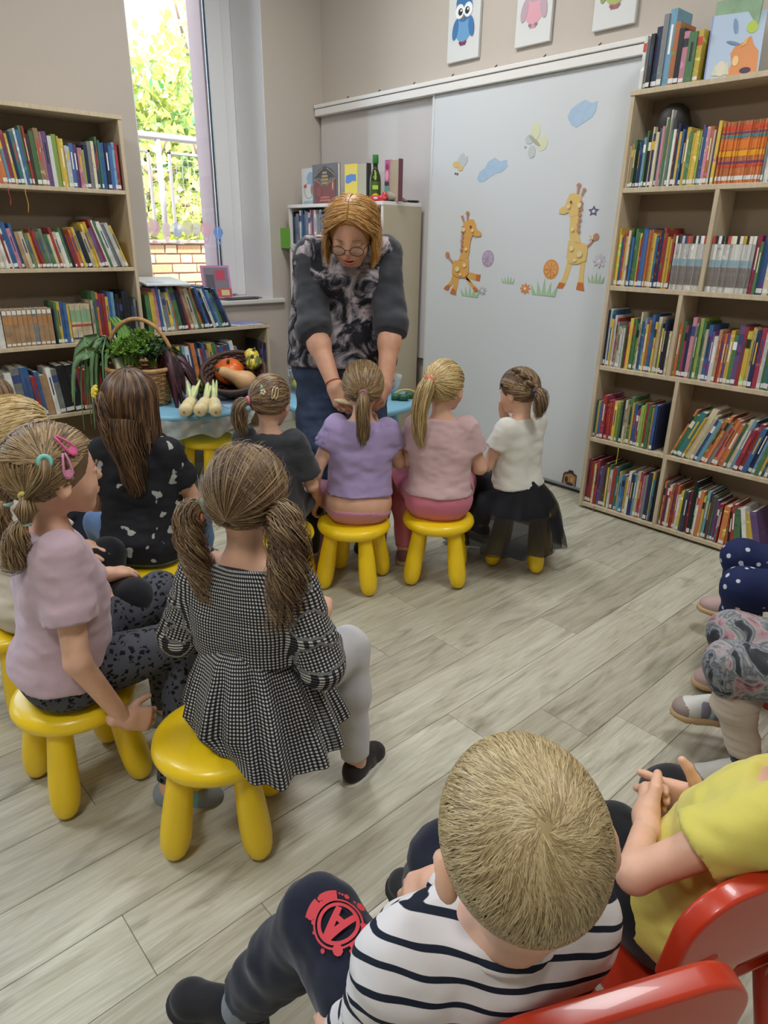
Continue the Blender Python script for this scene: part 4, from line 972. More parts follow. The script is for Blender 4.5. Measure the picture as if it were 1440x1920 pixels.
m_ = MB(); m_.tube(catmull([c-u_*.07-V3(0, 0, .02), c-u_*.03+V3(0, 0, .005), c+u_*.03+V3(0, 0, .008), c+u_*.07-V3(0, 0, .01)], 12), .008, 6, flat=.5); m_.build('peel', plain('yellow_peel', 'dcc25a', .5), t, True)
# ------------------------------------------------------------------ on the cream cabinet
CT = 1.6235
def cover_book(name, lo, hi, cov, label, ax='y', rot=0.0, pages='x', cat='book', group=None, art=None):
    """upright closed book with its cover to the room (-y): boards, spine and page block"""
    lo, hi = V3(*lo), V3(*hi); t = empty(name, ((lo[0]+hi[0])/2, (lo[1]+hi[1])/2, lo[2]), label, cat, group)
    m_ = MB(); th = .0025
    m_.box(lo, (hi[0], lo[1]+th, hi[2]), .0008); m_.box((lo[0], hi[1]-th, lo[2]), hi, .0008); m_.box(lo, (lo[0]+th, hi[1], hi[2]), .0008); m_.build('cover', cov, t)
    m_ = MB(); m_.box((lo[0]+th, lo[1]+th, lo[2]+.003), (hi[0]-.004, hi[1]-th, hi[2]-.003)); m_.build('page_block', PAPER, t)
    return t
def decal(parent, shapes, org, ux, uy, th=.0008, nm='print', lift=.0006):
    nn = np.cross(ux, uy)
    for k, (poly, mat) in enumerate(shapes):
        m_ = MB(); m_.prism(poly, np.asarray(org)+nn*(lift+k*.00025), ux, uy, th); m_.build(nm if isinstance(nm, str) else nm[k], mat, parent)
def ellp(cx, cy, rx, ry, n=18, rot=0, a0=0, a1=2*np.pi):
    a = np.linspace(a0, a1, n, endpoint=False if abs(a1-a0-2*np.pi) < 1e-6 else True); x, y = rx*np.cos(a), ry*np.sin(a); c, s_ = math.cos(rot), math.sin(rot)
    return [(cx+c*p-s_*q, cy+s_*p+c*q) for p, q in zip(x, y)]
def ink(h, r=.5): return plain('ink_'+h, h, r)
def text(body, size, org, ux, uy, mat, parent, name='lettering', align='CENTER', ext=.0004):
    c = bpy.data.curves.new(name, 'FONT'); c.body = body; c.size = size; c.align_x = align; c.align_y = 'CENTER'; c.extrude = ext; c.resolution_u = 2
    o = bpy.data.objects.new(name, c); COL.objects.link(o); nn = np.cross(ux, uy)
    dg = bpy.context.evaluated_depsgraph_get(); me = bpy.data.meshes.new_from_object(o.evaluated_get(dg)); bpy.data.objects.remove(o); bpy.data.curves.remove(c)
    me.materials.clear(); me.materials.append(mat)
    Mx = Matrix(((ux[0], uy[0], nn[0], org[0]), (ux[1], uy[1], nn[1], org[1]), (ux[2], uy[2], nn[2], org[2]), (0, 0, 0, 1)))
    me.transform(Mx)
    if parent is not None: me.transform(Matrix.Translation(-parent.location))
    return link(name, me, parent)
EX, EZ = V3(1, 0, 0), V3(0, 0, 1)
t = cover_book('picture_book', (-4.435, 3.18, CT), (-4.265, 3.195, CT+.235), ink('dfe6ea'), 'white book with a pale wheel drawing standing on the cream cabinet')
o_ = V3(-4.35, 3.18, CT+.1)
decal(t, [(ellp(0, -.01, .055, .055), ink('b9c2b4')), (ellp(0, -.01, .044, .044), ink('dfe6ea')), (ellp(-.04, .02, .018, .012), ink('c9605a')), (ellp(.035, -.005, .012, .03), ink('c8796a')), (ellp(.03, .07, .05, .04), ink('9cb8d6')), (ellp(0, -.085, .07, .012), ink('9fbccb'))], o_, EX, EZ)
t = cover_book('picture_book', (-4.27, 3.155, CT), (-3.985, 3.178, CT+.248), plain('dark_cover', '3d2a2c', .35), 'dark brown book with gold title frame standing on the cream cabinet')
o_ = V3(-4.127, 3.155, CT+.125); GOLD = ink('a8874a'); RB = ink('7a2f28')
arch = [(-.12, -.12), (-.12, .02), (-.07, .03), (-.05, .0), (0, -.015), (.05, 0), (.07, .03), (.12, .02), (.12, -.12)]
decal(t, [(arch, RB), ([(-.125, .04), (-.07, .085), (0, .11), (.07, .085), (.125, .04), (.07, .04), (0, .02), (-.07, .04)], ink('2a2226'))], o_, EX, EZ)
for s_ in (-1, 1): decal(t, [([(s_*.02, .10), (s_*.075, .075), (s_*.12, .045), (s_*.12, .039), (s_*.073, .069), (s_*.02, .094)], GOLD), ([(s_*.02, -.012), (s_*.075, .018), (s_*.12, .032), (s_*.12, .026), (s_*.075, .012), (s_*.02, -.019)], GOLD)], o_, EX, EZ, lift=.0016)
for i, wd in enumerate((.05, .07, .08, .07)): decal(t, [([(-wd/2, .075-i*.021), (wd/2, .075-i*.021), (wd/2, .061-i*.021), (-wd/2, .061-i*.021)], GOLD)], o_, EX, EZ, nm='lettering', lift=.0018)
for i, wd in enumerate((.10, .12)): decal(t, [([(-wd/2, -.08-i*.018), (wd/2, -.08-i*.018), (wd/2, -.09-i*.018), (-wd/2, -.09-i*.018)], ink('c06a4a'))], o_, EX, EZ, nm='lettering', lift=.0018)
decal(t, [(ellp(-.07, -.05, .035, .03), ink('8f3a34')), (ellp(.09, -.015, .006, .028), ink('d8b490'))], o_, EX, EZ, lift=.0019)
t = empty('open_book', (-3.83, 3.2, CT), 'thick book standing open with a yellow cover and blue label on the cabinet', 'book')
m_ = MB(); m_.box((-3.93, 3.17, CT), (-3.80, 3.175, CT+.232), .001); m_.build('cover', ink('ecd44a'), t)
m_ = MB(); m_.box((-3.80, 3.172, CT), (-3.71, 3.20, CT+.225), .002); m_.build('page_block', plain('old_pages', 'b9b7a4', .8), t)
m_ = MB(); m_.box((-3.71, 3.17, CT), (-3.70, 3.205, CT+.23), .001); m_.build('back_cover', ink('2e2a28'), t)
decal(t, [([(-.055, -.02), (-.05, .02), (0, .028), (.05, .024), (.055, -.015), (.02, -.012), (-.03, -.028)], ink('4f86d8'))], V3(-3.865, 3.17, CT+.145), EX, EZ)
t = empty('oil_bottle', (-3.62, 3.17, CT), 'dark green glass bottle with yellow lemon label on the cabinet', 'bottle')
m_ = MB(); m_.lathe([(0, 0), (.033, 0), (.036, .006), (.036, .125), (.033, .15), (.022, .178), (.0165, .19), (.0155, .225), (.018, .226), (.018, .232)], 24, (-3.62, 3.17, CT)); m_.build('bottle_glass', plain('green_glass', '2c3a16', .12, .6), t, True)
m_ = MB(); m_.lathe([(.0185, .22), (.0195, .222), (.0195, .265), (.018, .27), (0, .27)], 20, (-3.62, 3.17, CT)); m_.build('cap', ink('2f7a34', .4), t, True)
m_ = MB(); m_.lathe([(.0363, .015), (.0366, .016), (.0366, .115), (.0363, .116)], 24, (-3.62, 3.17, CT)); lb = m_.build('label', ink('3f5a1c'), t, True)
bq = V3(-3.62, 3.17, CT); tf = nrm(V3(.76, -.65, 0)); tx_ = V3(.65, .76, 0)
decal(t, [(ellp(.002, .032, .02, .016), ink('d8c832')), (ellp(-.012, .028, .013, .012), ink('e0d24a'))], bq+tf*.037, tx_, EZ, nm='lemon_print')
decal(t, [([(-.018, .07), (.018, .07), (.018, .094), (-.018, .094)], ink('a8c84a'))], bq+tf*.037, tx_, EZ, nm='label_band')
m_ = MB(); m_.prism([(-.006, .125), (.006, .125), (.006, .17), (-.006, .17)], bq+tf*.0352, tx_, EZ, .001); m_.build('lettering', ink('9ab83a'), t)
t = empty('thick_book', (-3.50, 3.27, CT), 'thick book with a pink and teal spine right of the bottle', 'book')
m_ = MB(); m_.box((-3.565, 3.20, CT), (-3.52, 3.235, CT+.24), .002); m_.build('spine', ink('c06a9a'), t)
decal(t, [([(-.02, .0), (.02, .0), (.02, .09), (-.02, .09)], ink('5fa898')), (ellp(0, .15, .016, .03), ink('e8a8c8')), (ellp(.003, .20, .016, .018), ink('a83a7a')), ([(-.02, .095), (.02, .095), (.02, .115), (-.02, .115)], ink('4a4a52'))], V3(-3.5425, 3.20, CT), EX, EZ)
m_ = MB(); m_.box((-3.52, 3.205, CT+.002), (-3.438, 3.232, CT+.235)); m_.build('page_block', plain('tan_pages', 'b3a48c', .8), t)
m_ = MB(); m_.box((-3.438, 3.20, CT), (-3.434, 3.235, CT+.24)); m_.build('back_cover', ink('6a3a48'), t)
t = empty('red_packet', (-3.53, 3.13, CT), 'small red packet lying in front of the thick pink book', 'packet')
S = Solid(); S.cone((-3.60, 3.13, CT+.018), (-3.50, 3.14, CT+.016), .018, .016); S.ell((-3.50, 3.14, CT+.026), (.02, .014, .03)); solid_obj('packet', S, .006, ink('c83a40', .3), t, fold=.004, fsc=(60, 60, 60))
m_ = MB(); m_.box((-3.565, 3.1095, CT+.012), (-3.53, 3.111, CT+.024)); m_.build('packet_print', ink('e8c8c0'), t)
t = empty('paper_cone', (-3.475, 3.25, CT), 'greyish paper cone lying on the cabinet edge', 'paper cone')
m_ = MB(); m_.tube([(-3.488, 3.16, CT+.03), (-3.478, 3.28, CT+.014), (-3.473, 3.32, CT+.004)], [.028, .012, .003], 14); m_.build('cone', plain('cone_paper', '9a8f80', .6, var=.2, bsc=20), t, True)
t = empty('black_dish', (-3.52, 3.39, CT), 'small flat black dish at the right end of the cabinet', 'dish')
m_ = MB(); m_.lathe([(0, .0), (.045, 0), (.052, .006), (.052, .014), (.046, .014), (.042, .008), (0, .007)], 24, (-3.515, 3.39, CT)); m_.build('dish', ink('232026', .35), t, True)
p = on_y(533, 446, 3.092); t = empty('sticky_note', p, 'green square sticky note on the left edge of the cream cabinet', 'note'); m_ = MB()
m_.box(p+V3(-.075, -.001, -.072), p+V3(.075, .0, .068)); m_.build('note', ink('6fae3c'), t)
m_ = MB(); m_.box(p+V3(.06, -.0005, -.06), p+V3(.20, .0005, -.05)); m_.build('clip_strip', ink('d6dad2'), t)
# ------------------------------------------------------------------ window sill and low bookcase
sz = WZ0+.001
t = empty('pink_picture_book', (-4.72, 2.62, sz), 'pink framed picture book leaning upright on the window sill', 'book')
A_ = on_x(382, 503, -4.80); ux_ = nrm(V3(.25, 1, 0)); base = V3(-4.74, 2.50, sz+.004); uy_ = nrm(V3(-.28, .07, 1)); 
def flat(nm, x0, x1, y0, y1, mat, dz, th=.006):
    m_ = MB(); m_.prism([(x0, y0), (x1, y0), (x1, y1), (x0, y1)], base+np.cross(ux_, uy_)*dz, ux_, uy_, th); return m_.build(nm, mat, t)
flat('cover', 0, .21, 0, .235, ink('c988b4'), 0, .012); flat('picture', .018, .195, .045, .22, ink('7f7684'), .0125, .0008)
flat('picture_print', .10, .17, .13, .20, ink('c03a5a'), .0135, .0006); flat('picture_print', .10, .205, .012, .07, ink('c84a48'), .0136, .0006); flat('picture_print', .13, .19, .02, .06, ink('d8c890'), .0142, .0006); flat('picture_print', .03, .09, .07, .17, ink('57525f'), .0137, .0006)
t = empty('flat_magazine', (-4.62, 2.72, sz), 'dark magazine lying flat on the window sill', 'magazine'); m_ = MB(); m_.box((-4.72, 2.60, sz), (-4.575, 2.86, sz+.007), .001); m_.box((-4.70, 2.64, sz+.007), (-4.59, 2.90, sz+.012), .001); m_.build('magazine', ink('4a4650'), t)
t = empty('paper_stack', (-4.37, 2.62, .823), 'loose white papers lying at the end of the low bookcase', 'papers')
for k, (dx, dy, rz) in enumerate(((0, 0, .1), (.01, -.05, -.2), (-.02, .02, .3))):
    m_ = MB(); m_.box((-4.47+dx, 2.50+dy, .8235+.0025*k), (-4.31+dx, 2.72+dy, .8255+.0025*k), R=rotm((0, 0, 1), rz), c=V3(-4.39, 2.61, 0)); m_.build('sheet', ink(['dfe3ec', 'e8e8e6', '8f98c8'][k]), t)
hb = [o for o in COL.objects if o.name.startswith('book') and o.get('group') == 'books in the low bookcase under the window']
t = empty('white_folder', (-4.42, 2.05, 1.115), 'white folder lying across the tops of the books on the low bookcase', 'folder')
m_ = MB(); R_ = rotm((1, 0, 0), -.02) @ rotm((0, 1, 0), .10); m_.box((-4.56, 1.87, 1.120), (-4.27, 2.17, 1.134), .003, R=R_, c=V3(-4.42, 2.03, 1.125)); m_.build('folder', ink('dfe4e4'), t)
m_ = MB(); m_.box((-4.36, 1.90, 1.1345), (-4.29, 2.0, 1.1355), R=R_, c=V3(-4.42, 2.03, 1.125)); m_.build('print', ink('c3c6e0'), t)
# ------------------------------------------------------------------ facing books on the tall right bookcase
tz_ = 2.052
t = empty('tall_picture_book', (-1.62, YS+.12, tz_), 'tall green picture book standing at the back on the right bookcase', 'book')
m_ = MB(); m_.box((-1.65, YS+.10, tz_), (-1.46, YS+.112, tz_+.30), .001); m_.build('cover', plain('green_cover', '8aa888', .4, var=.2, bsc=14), t)
t = empty('fox_picture_book', (-1.52, YS+.03, tz_), 'pale blue picture book with an orange animal leaning on the right bookcase', 'book')
bo = V3(-1.605, YS+.015, tz_+.002); ux_ = nrm(V3(1, .30, 0)); uy_ = nrm(V3(-.12, .20, 1)); nn = np.cross(ux_, uy_)
m_ = MB(); m_.prism([(0, 0), (.20, 0), (.20, .245), (0, .245)], bo-nn*.012, ux_, uy_, .012); m_.build('cover', ink('b4c6dc'), t)
m_ = MB(); m_.prism([(-.006, 0), (.0, 0), (.0, .245), (-.006, .245)], bo-nn*.012, ux_, uy_, .0125); m_.build('spine', ink('8f9cd0'), t)
decal(t, [([(.08, .005), (.195, .005), (.19, .09), (.17, .115), (.155, .15), (.13, .13), (.10, .12), (.085, .09), (.095, .05)], ink('d9905a')), (ellp(.155, .185, .022, .024), ink('b4c858')), ([(.02, .01), (.09, .01), (.08, .06), (.03, .05)], ink('cfd0b4')), (ellp(.055, .035, .018, .03), ink('dcd4c0')), (ellp(.15, .02, .022, .012), ink('4a3a4a')), (ellp(.09, .195, .008, .03, rot=.2), ink('7a98b8')), (ellp(.09, .13, .028, .006, rot=-.3), ink('6a90b0')), (ellp(.108, .06, .012, .02), ink('e8c890')), ([(.12, .11), (.14, .12), (.15, .15), (.135, .14)], ink('e0b060'))], bo, ux_, uy_)
# ------------------------------------------------------------------ owl pictures
def owl_picture(x0, x1, z0, body, wing, label, eyes, beak, foot, tailc, dx=0.0):
    w_ = x1-x0; z1 = z0+.375; t = empty('owl_picture', ((x0+x1)/2, YW-.02, z0), label, 'picture', 'owl pictures in a row')
    m_ = MB(); m_.box((x0, YW-.022, z0), (x1, YW-.002, z1), .002); m_.build('canvas', plain('canvas_white', 'd3d5d4', .6), t)
    o_ = V3((x0+x1)/2+dx, YW-.022, z0+.19)
    sh = [([(-.03, -.085), (.03, -.085), (.02, -.115), (-.02, -.115)], tailc), (ellp(0, -.02, .068, .078), body), (ellp(0, .062, .066, .062), wing), ([(-.064, .09), (-.055, .135), (-.02, .115)], wing), ([(.064, .09), (.055, .135), (.02, .115)], wing),
          (ellp(-.062, -.03, .022, .052, rot=-.2), wing), (ellp(.062, -.03, .022, .052, rot=.2), wing), (ellp(-.032, .055, .034, .036), ink('e8ecee')), (ellp(.032, .055, .034, .036), ink('e8ecee')),
          (ellp(-.026, .052, .017, .018), eyes), (ellp(.026, .052, .017, .018), eyes), (ellp(-.021, .058, .006, .006), ink('f2f2f2')), (ellp(.031, .058, .006, .006), ink('f2f2f2')), ([(-.010, .03), (.010, .03), (0, .008)], beak)]
    decal(t, sh, o_, EX, EZ, nm=['tail', 'breast', 'head', 'ear_tuft', 'ear_tuft', 'wing', 'wing', 'eye_ring', 'eye_ring', 'pupil', 'pupil', 'eye_glint', 'eye_glint', 'beak'])
    for s_ in (-1, 1): decal(t, [(ellp(s_*.02, -.10, .010, .007), foot)], o_, EX, EZ, nm='foot', lift=.0025)
owl_picture(-3.33, -3.084, 2.385, ink('6a9cc8'), ink('3f74a8'), 'picture of a blue owl, leftmost of three on the wall', ink('25282e'), ink('a8703a'), ink('7a3a5a'), ink('7a3a5a'))
owl_picture(-2.822, -2.590, 2.385, ink('d8a0ae'), ink('b8a0ac'), 'picture of a pink owl, middle of three on the wall', ink('33303a'), ink('c08a4a'), ink('8a7a80'), ink('c890a0'))
owl_picture(-2.336, -2.104, 2.380, ink('9fae5a'), ink('8a9a4a'), 'picture of a green owl, nearest the tall bookcase', ink('2a2a2a'), ink('b08a4a'), ink('a0506a'), ink('9a5a6c'))
# ------------------------------------------------------------------ stickers on the whiteboard (drawn flat, a few tenths of a millimetre thick)
SY = YB-.0008
def sticker(name, label, px, py, shapes, sc, names, group=None, rot=0.0):
    """shapes in photo pixels round (px, py), y up; sc scales; laid on the board"""
    p = on_y(px, py, SY); t = empty(name, p, label, 'sticker', group)
    mpp = np.linalg.norm(on_y(px, py-10, SY)-p)/10; mpx = abs(on_y(px+10, py, SY)[0]-p[0])/10
    for k, (poly, mat) in enumerate(shapes):
        pl = [(x*mpx*sc, y*mpp*sc) for x, y in poly]
        m_ = MB(); m_.prism(pl, p+V3(0, -.0004*k, 0), EX, EZ, .0004); m_.build(names[min(k, len(names)-1)], mat, t)
    return t
cl = [(-28, -18), (-24, -4), (-14, 2), (-8, 14), (4, 20), (14, 12), (26, 14), (28, 2), (18, -8), (6, -10), (-4, -16), (-14, -24), (-24, -24)]
CB = plain('sticker_cloud', 'a8c0d8', .5, var=.06, bsc=30)
sticker('cloud_sticker', 'blue cloud sticker high on the board near the bookcase', 1091, 212, [([(-27, -4), (-22, 10), (-10, 18), (4, 24), (16, 16), (27, 18), (26, 2), (20, -10), (6, -18), (-8, -26), (-18, -20)], CB)], 1, ['cloud'], 'cloud stickers')
sticker('cloud_sticker', 'blue cloud sticker in the middle of the board', 923, 316, [(cl, CB)], 1, ['cloud'], 'cloud stickers')
BF = plain('sticker_pale_yellow', 'd3d6b4', .5); BG_ = plain('sticker_grey', 'bcc4c4', .5)
sticker('butterfly_sticker', 'pale yellow butterfly sticker on the board', 1003, 262, [(ellp(0, 16, 9, 16), BF), (ellp(14, -8, 10, 14), BF), (ellp(-10, 2, 8, 9), BG_), (ellp(-4, -22, 7, 12), BG_), (ellp(0, -2, 3, 16, rot=.8), plain('sticker_body', 'a9a890', .5)), (ellp(-17, -12, 2, 2), plain('sticker_body', 'a9a890', .5))], 1, ['wing', 'wing', 'wing', 'wing', 'body', 'antenna'])
SO = plain('sticker_ochre', 'd8bc7a', .5)
sticker('bee_sticker', 'small yellow bee sticker at the left of the board', 860, 307, [(ellp(4, 6, 6, 14, rot=-.3), BG_), (ellp(10, 2, 5, 12, rot=-.5), BG_), (ellp(-4, -1, 7, 6), SO), (ellp(4, -9, 5, 5), SO), (ellp(-5, -18, 1.5, 2), ink('6a5a4a')), (ellp(-1, -19, 1.5, 2), ink('6a5a4a'))], 1, ['wing', 'wing', 'body', 'tail', 'foot', 'foot'])
GY = plain('sticker_giraffe_yellow', 'dcbc74', .5); GO = plain('sticker_giraffe_orange', 'd9a458', .5); GS = plain('sticker_giraffe_spot', 'e2cfa0', .5); GH = plain('sticker_hoof', 'c4703a', .5); GMn = plain('sticker_mane', 'b8866a', .5)
def giraffe(px, py, label, body, mirror, walking):
    f = -1 if mirror else 1
    X = lambda P: [(f*x, y) for x, y in P]
    head = X([(-34, 38), (-24, 36), (-16, 40), (-12, 30), (2, 34), (6, 60), (4, 68), (-4, 74), (-16, 74), (-20, 66), (-24, 52), (-34, 46)])
    neck = X([(-12, 36), (4, 40), (7, 0), (14, -18), (-6, -14), (-10, 0)])
    trunk = X([(-10, -12), (8, -18), (22, -18), (27, -28), (27, -50), (10, -58), (-4, -56), (-11, -46)])
    if not walking:
        legs = [X([(-8, -50), (2, -52), (-2, -74), (-8, -100), (-22, -104), (-14, -84)]), X([(16, -50), (26, -46), (25, -76), (28, -104), (14, -102), (17, -80)])]
        hoof = [X([(-8, -96), (-12, -106), (-24, -106), (-20, -94)]), X([(16, -92), (26, -92), (30, -108), (14, -106)])]
    else:
        legs = [X([(-6, -50), (-4, -56), (-16, -60), (-34, -62), (-36, -48), (-14, -44)]), X([(-4, -52), (0, -58), (-20, -68), (-34, -80), (-28, -86), (-8, -66)]), X([(10, -50), (20, -50), (22, -72), (28, -92), (16, -96), (12, -72)]), X([(18, -46), (25, -48), (30, -66), (42, -82), (34, -86), (20, -66)])]
        hoof = [X([(-28, -61), (-37, -62), (-38, -47), (-28, -49)]), X([(-27, -76), (-35, -84), (-28, -89), (-22, -80)]), X([(18, -86), (26, -84), (30, -96), (15, -99)]), X([(31, -76), (40, -78), (46, -86), (34, -90)])]
    mane = [X(ellp(6+(i % 2), 56-i*10, 3.2, 4.2)) for i in range(6)]; spots = [X(ellp(-2, -28, 4, 5)), X(ellp(14, -38, 5, 6)), X(ellp(6, -50, 3, 3)), X(ellp(-4, 8, 3, 4)), X(ellp(4, 52, 4, 5)), X(ellp(-16, 50, 3, 4))]
    horn = [X([(-4, 72), (-1, 72), (0, 86), (-4, 86)]), X(ellp(-2, 88, 4, 4)), X([(4, 70), (7, 68), (10, 78), (7, 80)]), X(ellp(9, 80, 3, 3))]
    tail = [X([(25, -22), (36, -10), (38, -13), (27, -27)]), X(ellp(40, -6, 5, 7))]
    sh = [(p, body) for p in legs]+[(p, GH) for p in hoof]+[(tail[0], GMn), (tail[1], GMn), (neck, body), (trunk, body), (head, body)]+[(p, GMn) for p in horn]+[(p, GMn) for p in mane]+[(p, GS) for p in spots]+[(X(ellp(-12, 58, 1.8, 2.6)), ink('5a4030'))]
    nm_ = ['leg']*len(legs)+['hoof']*len(legs)+['tail', 'tail_tuft', 'neck', 'trunk', 'head']+['horn']*4+['mane_tuft']*6+['spot']*6+['eye']
    return sh, nm_
sh, nm_ = giraffe(0, 0, '', GY, False, False); sticker('giraffe_sticker', 'large standing yellow giraffe sticker near the bookcase', 1078, 438, sh, 1.0, nm_, 'giraffe stickers')
sh, nm_ = giraffe(0, 0, '', GO, True, True); sticker('giraffe_sticker', 'smaller leaping orange giraffe sticker at the left of the board', 872, 474, sh, .83, nm_, 'giraffe stickers')
def flower(px, py, r, col, label, n=8, cen='e8d8b0', fat=.42):
    c = plain('sticker_'+col, col, .5); sh = [(ellp(r*.6*math.cos(k*2*np.pi/n), r*.6*math.sin(k*2*np.pi/n), r*.42, r*fat*.45, rot=k*2*np.pi/n, n=12), c) for k in range(n)]+[(ellp(0, 0, r*.28, r*.28, 12), plain('sticker_'+cen, cen, .5))]
    sticker('flower_sticker', label, px, py, sh, 1, ['petal']*n+['flower_centre'], 'flower stickers')
flower(985, 541, 10, 'd88a4a', 'orange flower sticker between the grass tufts'); flower(905, 545, 8, 'b4b8c8', 'small grey flower sticker beside the left grass tuft'); flower(1124, 489, 13, 'c8c4d8', 'pale lilac flower sticker right of the large giraffe'); flower(1111, 446, 7, 'd8b894', 'tiny tan flower sticker above the lilac flower', 5)
def grass(px, py, s_, label):
    c = plain('sticker_grass', 'a2c298', .5)
    bl = [([(-14+i*6.5-3, -10), (-14+i*6.5+3.5, -10), (-20+i*9.5, 14-abs(i-2)*4)], c) for i in range(5)]
    sticker('grass_sticker', label, px, py, bl, s_, ['blade'], 'grass stickers')
grass(882, 547, .95, 'green grass sticker under the leaping giraffe'); grass(953, 525, .65, 'smallest grass sticker in the middle of the board'); grass(1021, 541, 1.35, 'widest grass sticker beside the orange flower'); grass(1118, 522, .85, 'grass sticker at the feet of the large giraffe')
def ball(px, py, rx, ry, c0, c1, label):
    sticker('ball_sticker', label, px, py, [(ellp(0, 0, rx, ry, 24), plain('sticker_'+c0, c0, .5)), (ellp(0, 0, rx*.78, ry*.78, 24), plain('sticker_'+c1, c1, .5))]+[([(0, 0), (rx*.75*math.cos(a-.12), ry*.75*math.sin(a-.12)), (rx*.75*math.cos(a+.12), ry*.75*math.sin(a+.12))], plain('sticker_'+c0, c0, .5)) for a in np.linspace(0, 2*np.pi, 8, endpoint=False)], 1, ['ball_rim', 'ball_face', 'ball_stripe'], 'ball stickers')
ball(915, 485, 11.5, 16, 'b09cb4', 'bcaec4', 'mauve ball sticker right of the leaping giraffe'); ball(1033, 505, 14.5, 18.5, 'd9904a', 'dfa468', 'orange ball sticker left of the large giraffe')
st5 = [(11*(1 if k % 2 == 0 else .5)*math.sin(k*math.pi/5), 11*(1 if k % 2 == 0 else .5)*math.cos(k*math.pi/5)) for k in range(10)]
sticker('star_sticker', 'dark violet star sticker beside the large giraffe', 1113, 396, [(st5, plain('sticker_violet', '625a80', .5)), ([(x*.4, y*.4) for x, y in st5], plain('sticker_white', 'd8dae0', .5))], 1, ['star', 'star_centre'])
sticker('house_sticker', 'small brown animal house sticker at the bottom of the board', 1067, 898, [([(-14, -16), (-12, 8), (-8, 12), (4, 15), (14, 10), (14, -12), (10, -16)], ink('5a4438')), ([(-11, -12), (-9, 6), (2, 11), (12, 7), (12, -10), (6, -13)], ink('b98a64')), ([(-4, 11), (8, 13), (6, 17), (-2, 17)], ink('2a2a30')), (ellp(-5, -2, 3, 6), ink('4a2a2a')), (ellp(2, -9, 7, 3), ink('3a302a')), (ellp(6, 0, 3, 5), ink('d8b06a'))], 1, ['outline', 'wall_face', 'chimney', 'opening', 'foot', 'figure'])
# ------------------------------------------------------------------ red chairs
RED = plain('red_lacquer', 'c0381e', .3, .5, coat=.15, sss=0)
def red_chair(x, y, rz, label, seat_h=.32, back_top=.60, w_=.33):
    """local frame: sitter faces +y, back at -y"""
    t = empty('red_chair', (x, y, 0), label, 'chair', 'small red chairs along the right', rz)
    m_ = MB(); m_.box((-w_/2, -.15, seat_h-.022), (w_/2, .165, seat_h-.002), .008); link('seat', m_.mesh('seat', [RED]), t)
    for sx in (-1, 1):
        m_ = MB(); m_.tube([(sx*(w_/2-.03), .12, seat_h-.02), (sx*(w_/2-.01), .145, 0)], [.019, .016], 10); link('leg', m_.mesh('leg', [RED], True), t)
        m_ = MB(); m_.tube([(sx*(w_/2-.03), -.12, seat_h-.02), (sx*(w_/2-.01), -.18, 0)], [.019, .016], 10); link('leg', m_.mesh('leg', [RED], True), t)
        m_ = MB(); m_.box((sx*(w_/2-.05)-.022, -.185, seat_h-.03), (sx*(w_/2-.05)+.022, -.158, back_top-.12), .006, R=rotm((1, 0, 0), .12), c=V3(0, -.17, seat_h)); link('back_post', m_.mesh('back_post', [RED]), t)
    # thick curved back rest with rounded corners
    pl = []; W2 = w_/2+.005; H0, H1, rc = back_top-.19, back_top, .075
    for cx, cz, a0 in ((W2-rc, H1-rc, 0), (-W2+rc, H1-rc, np.pi/2), (-W2+.03, H0+.03, np.pi), (W2-.03, H0+.03, 1.5*np.pi)):
        r_ = rc if cz > H0+.1 else .03
        for a in np.linspace(a0, a0+np.pi/2, 11): pl.append((cx+r_*math.cos(a), cz+r_*math.sin(a)))
    m_ = MB(); m_.prism(pl, (0, -.115, 0), (1, 0, 0), (0, -.12, 1), .030)
    me = m_.mesh('back_rest', [RED])
    bm = bmesh.new(); bm.from_mesh(me); bmesh.ops.remove_doubles(bm, verts=bm.verts, dist=1e-5)
    ed = [e for e in bm.edges if len(e.link_faces) == 2 and e.calc_face_angle(0) > 1.0]
    bmesh.ops.bevel(bm, geom=ed, offset=.006, segments=3, profile=.6, affect='EDGES'); bm.to_mesh(me); bm.free(); me.shade_smooth(); me.set_sharp_from_angle(angle=.9)
    link('back_rest', me, t)
    return t

# ------------------------------------------------------------------ small things on the shelves
p = on_x(155, 405, XS-.20); t = empty('jar', (XS-.20, p[1], ZL[3]), 'grey lidded jar behind the leaning books on the left bookcase', 'jar')
m_ = MB(); m_.lathe([(0, .0), (.06, .0), (.066, .02), (.066, .21), (.058, .235), (.058, .25)], 24, (XS-.20, p[1], ZL[3])); m_.build('jar_body', plain('jar_grey', '8f8a86', .25), t, True)
m_ = MB(); m_.lathe([(.06, .25), (.062, .252), (.062, .28), (.0, .284)], 24, (XS-.20, p[1], ZL[3])); m_.build('lid', plain('jar_lid', '6f6660', .4), t, True)
p = on_y(1268, 190, YS+.10); t = empty('dark_basket', (p[0], YS+.10, ZR[4]), 'dark ribbed basket hidden behind the books on the highest right shelf', 'basket')
m_ = MB(); m_.lathe([(0, .0), (.05, .0), (.06, .20), (.075, .27), (.06, .32), (.03, .345), (0, .35)], 20, (p[0], YS+.105, ZR[4])); m_.build('basket_body', plain('dark_weave', '2c2824', .6), t, True)
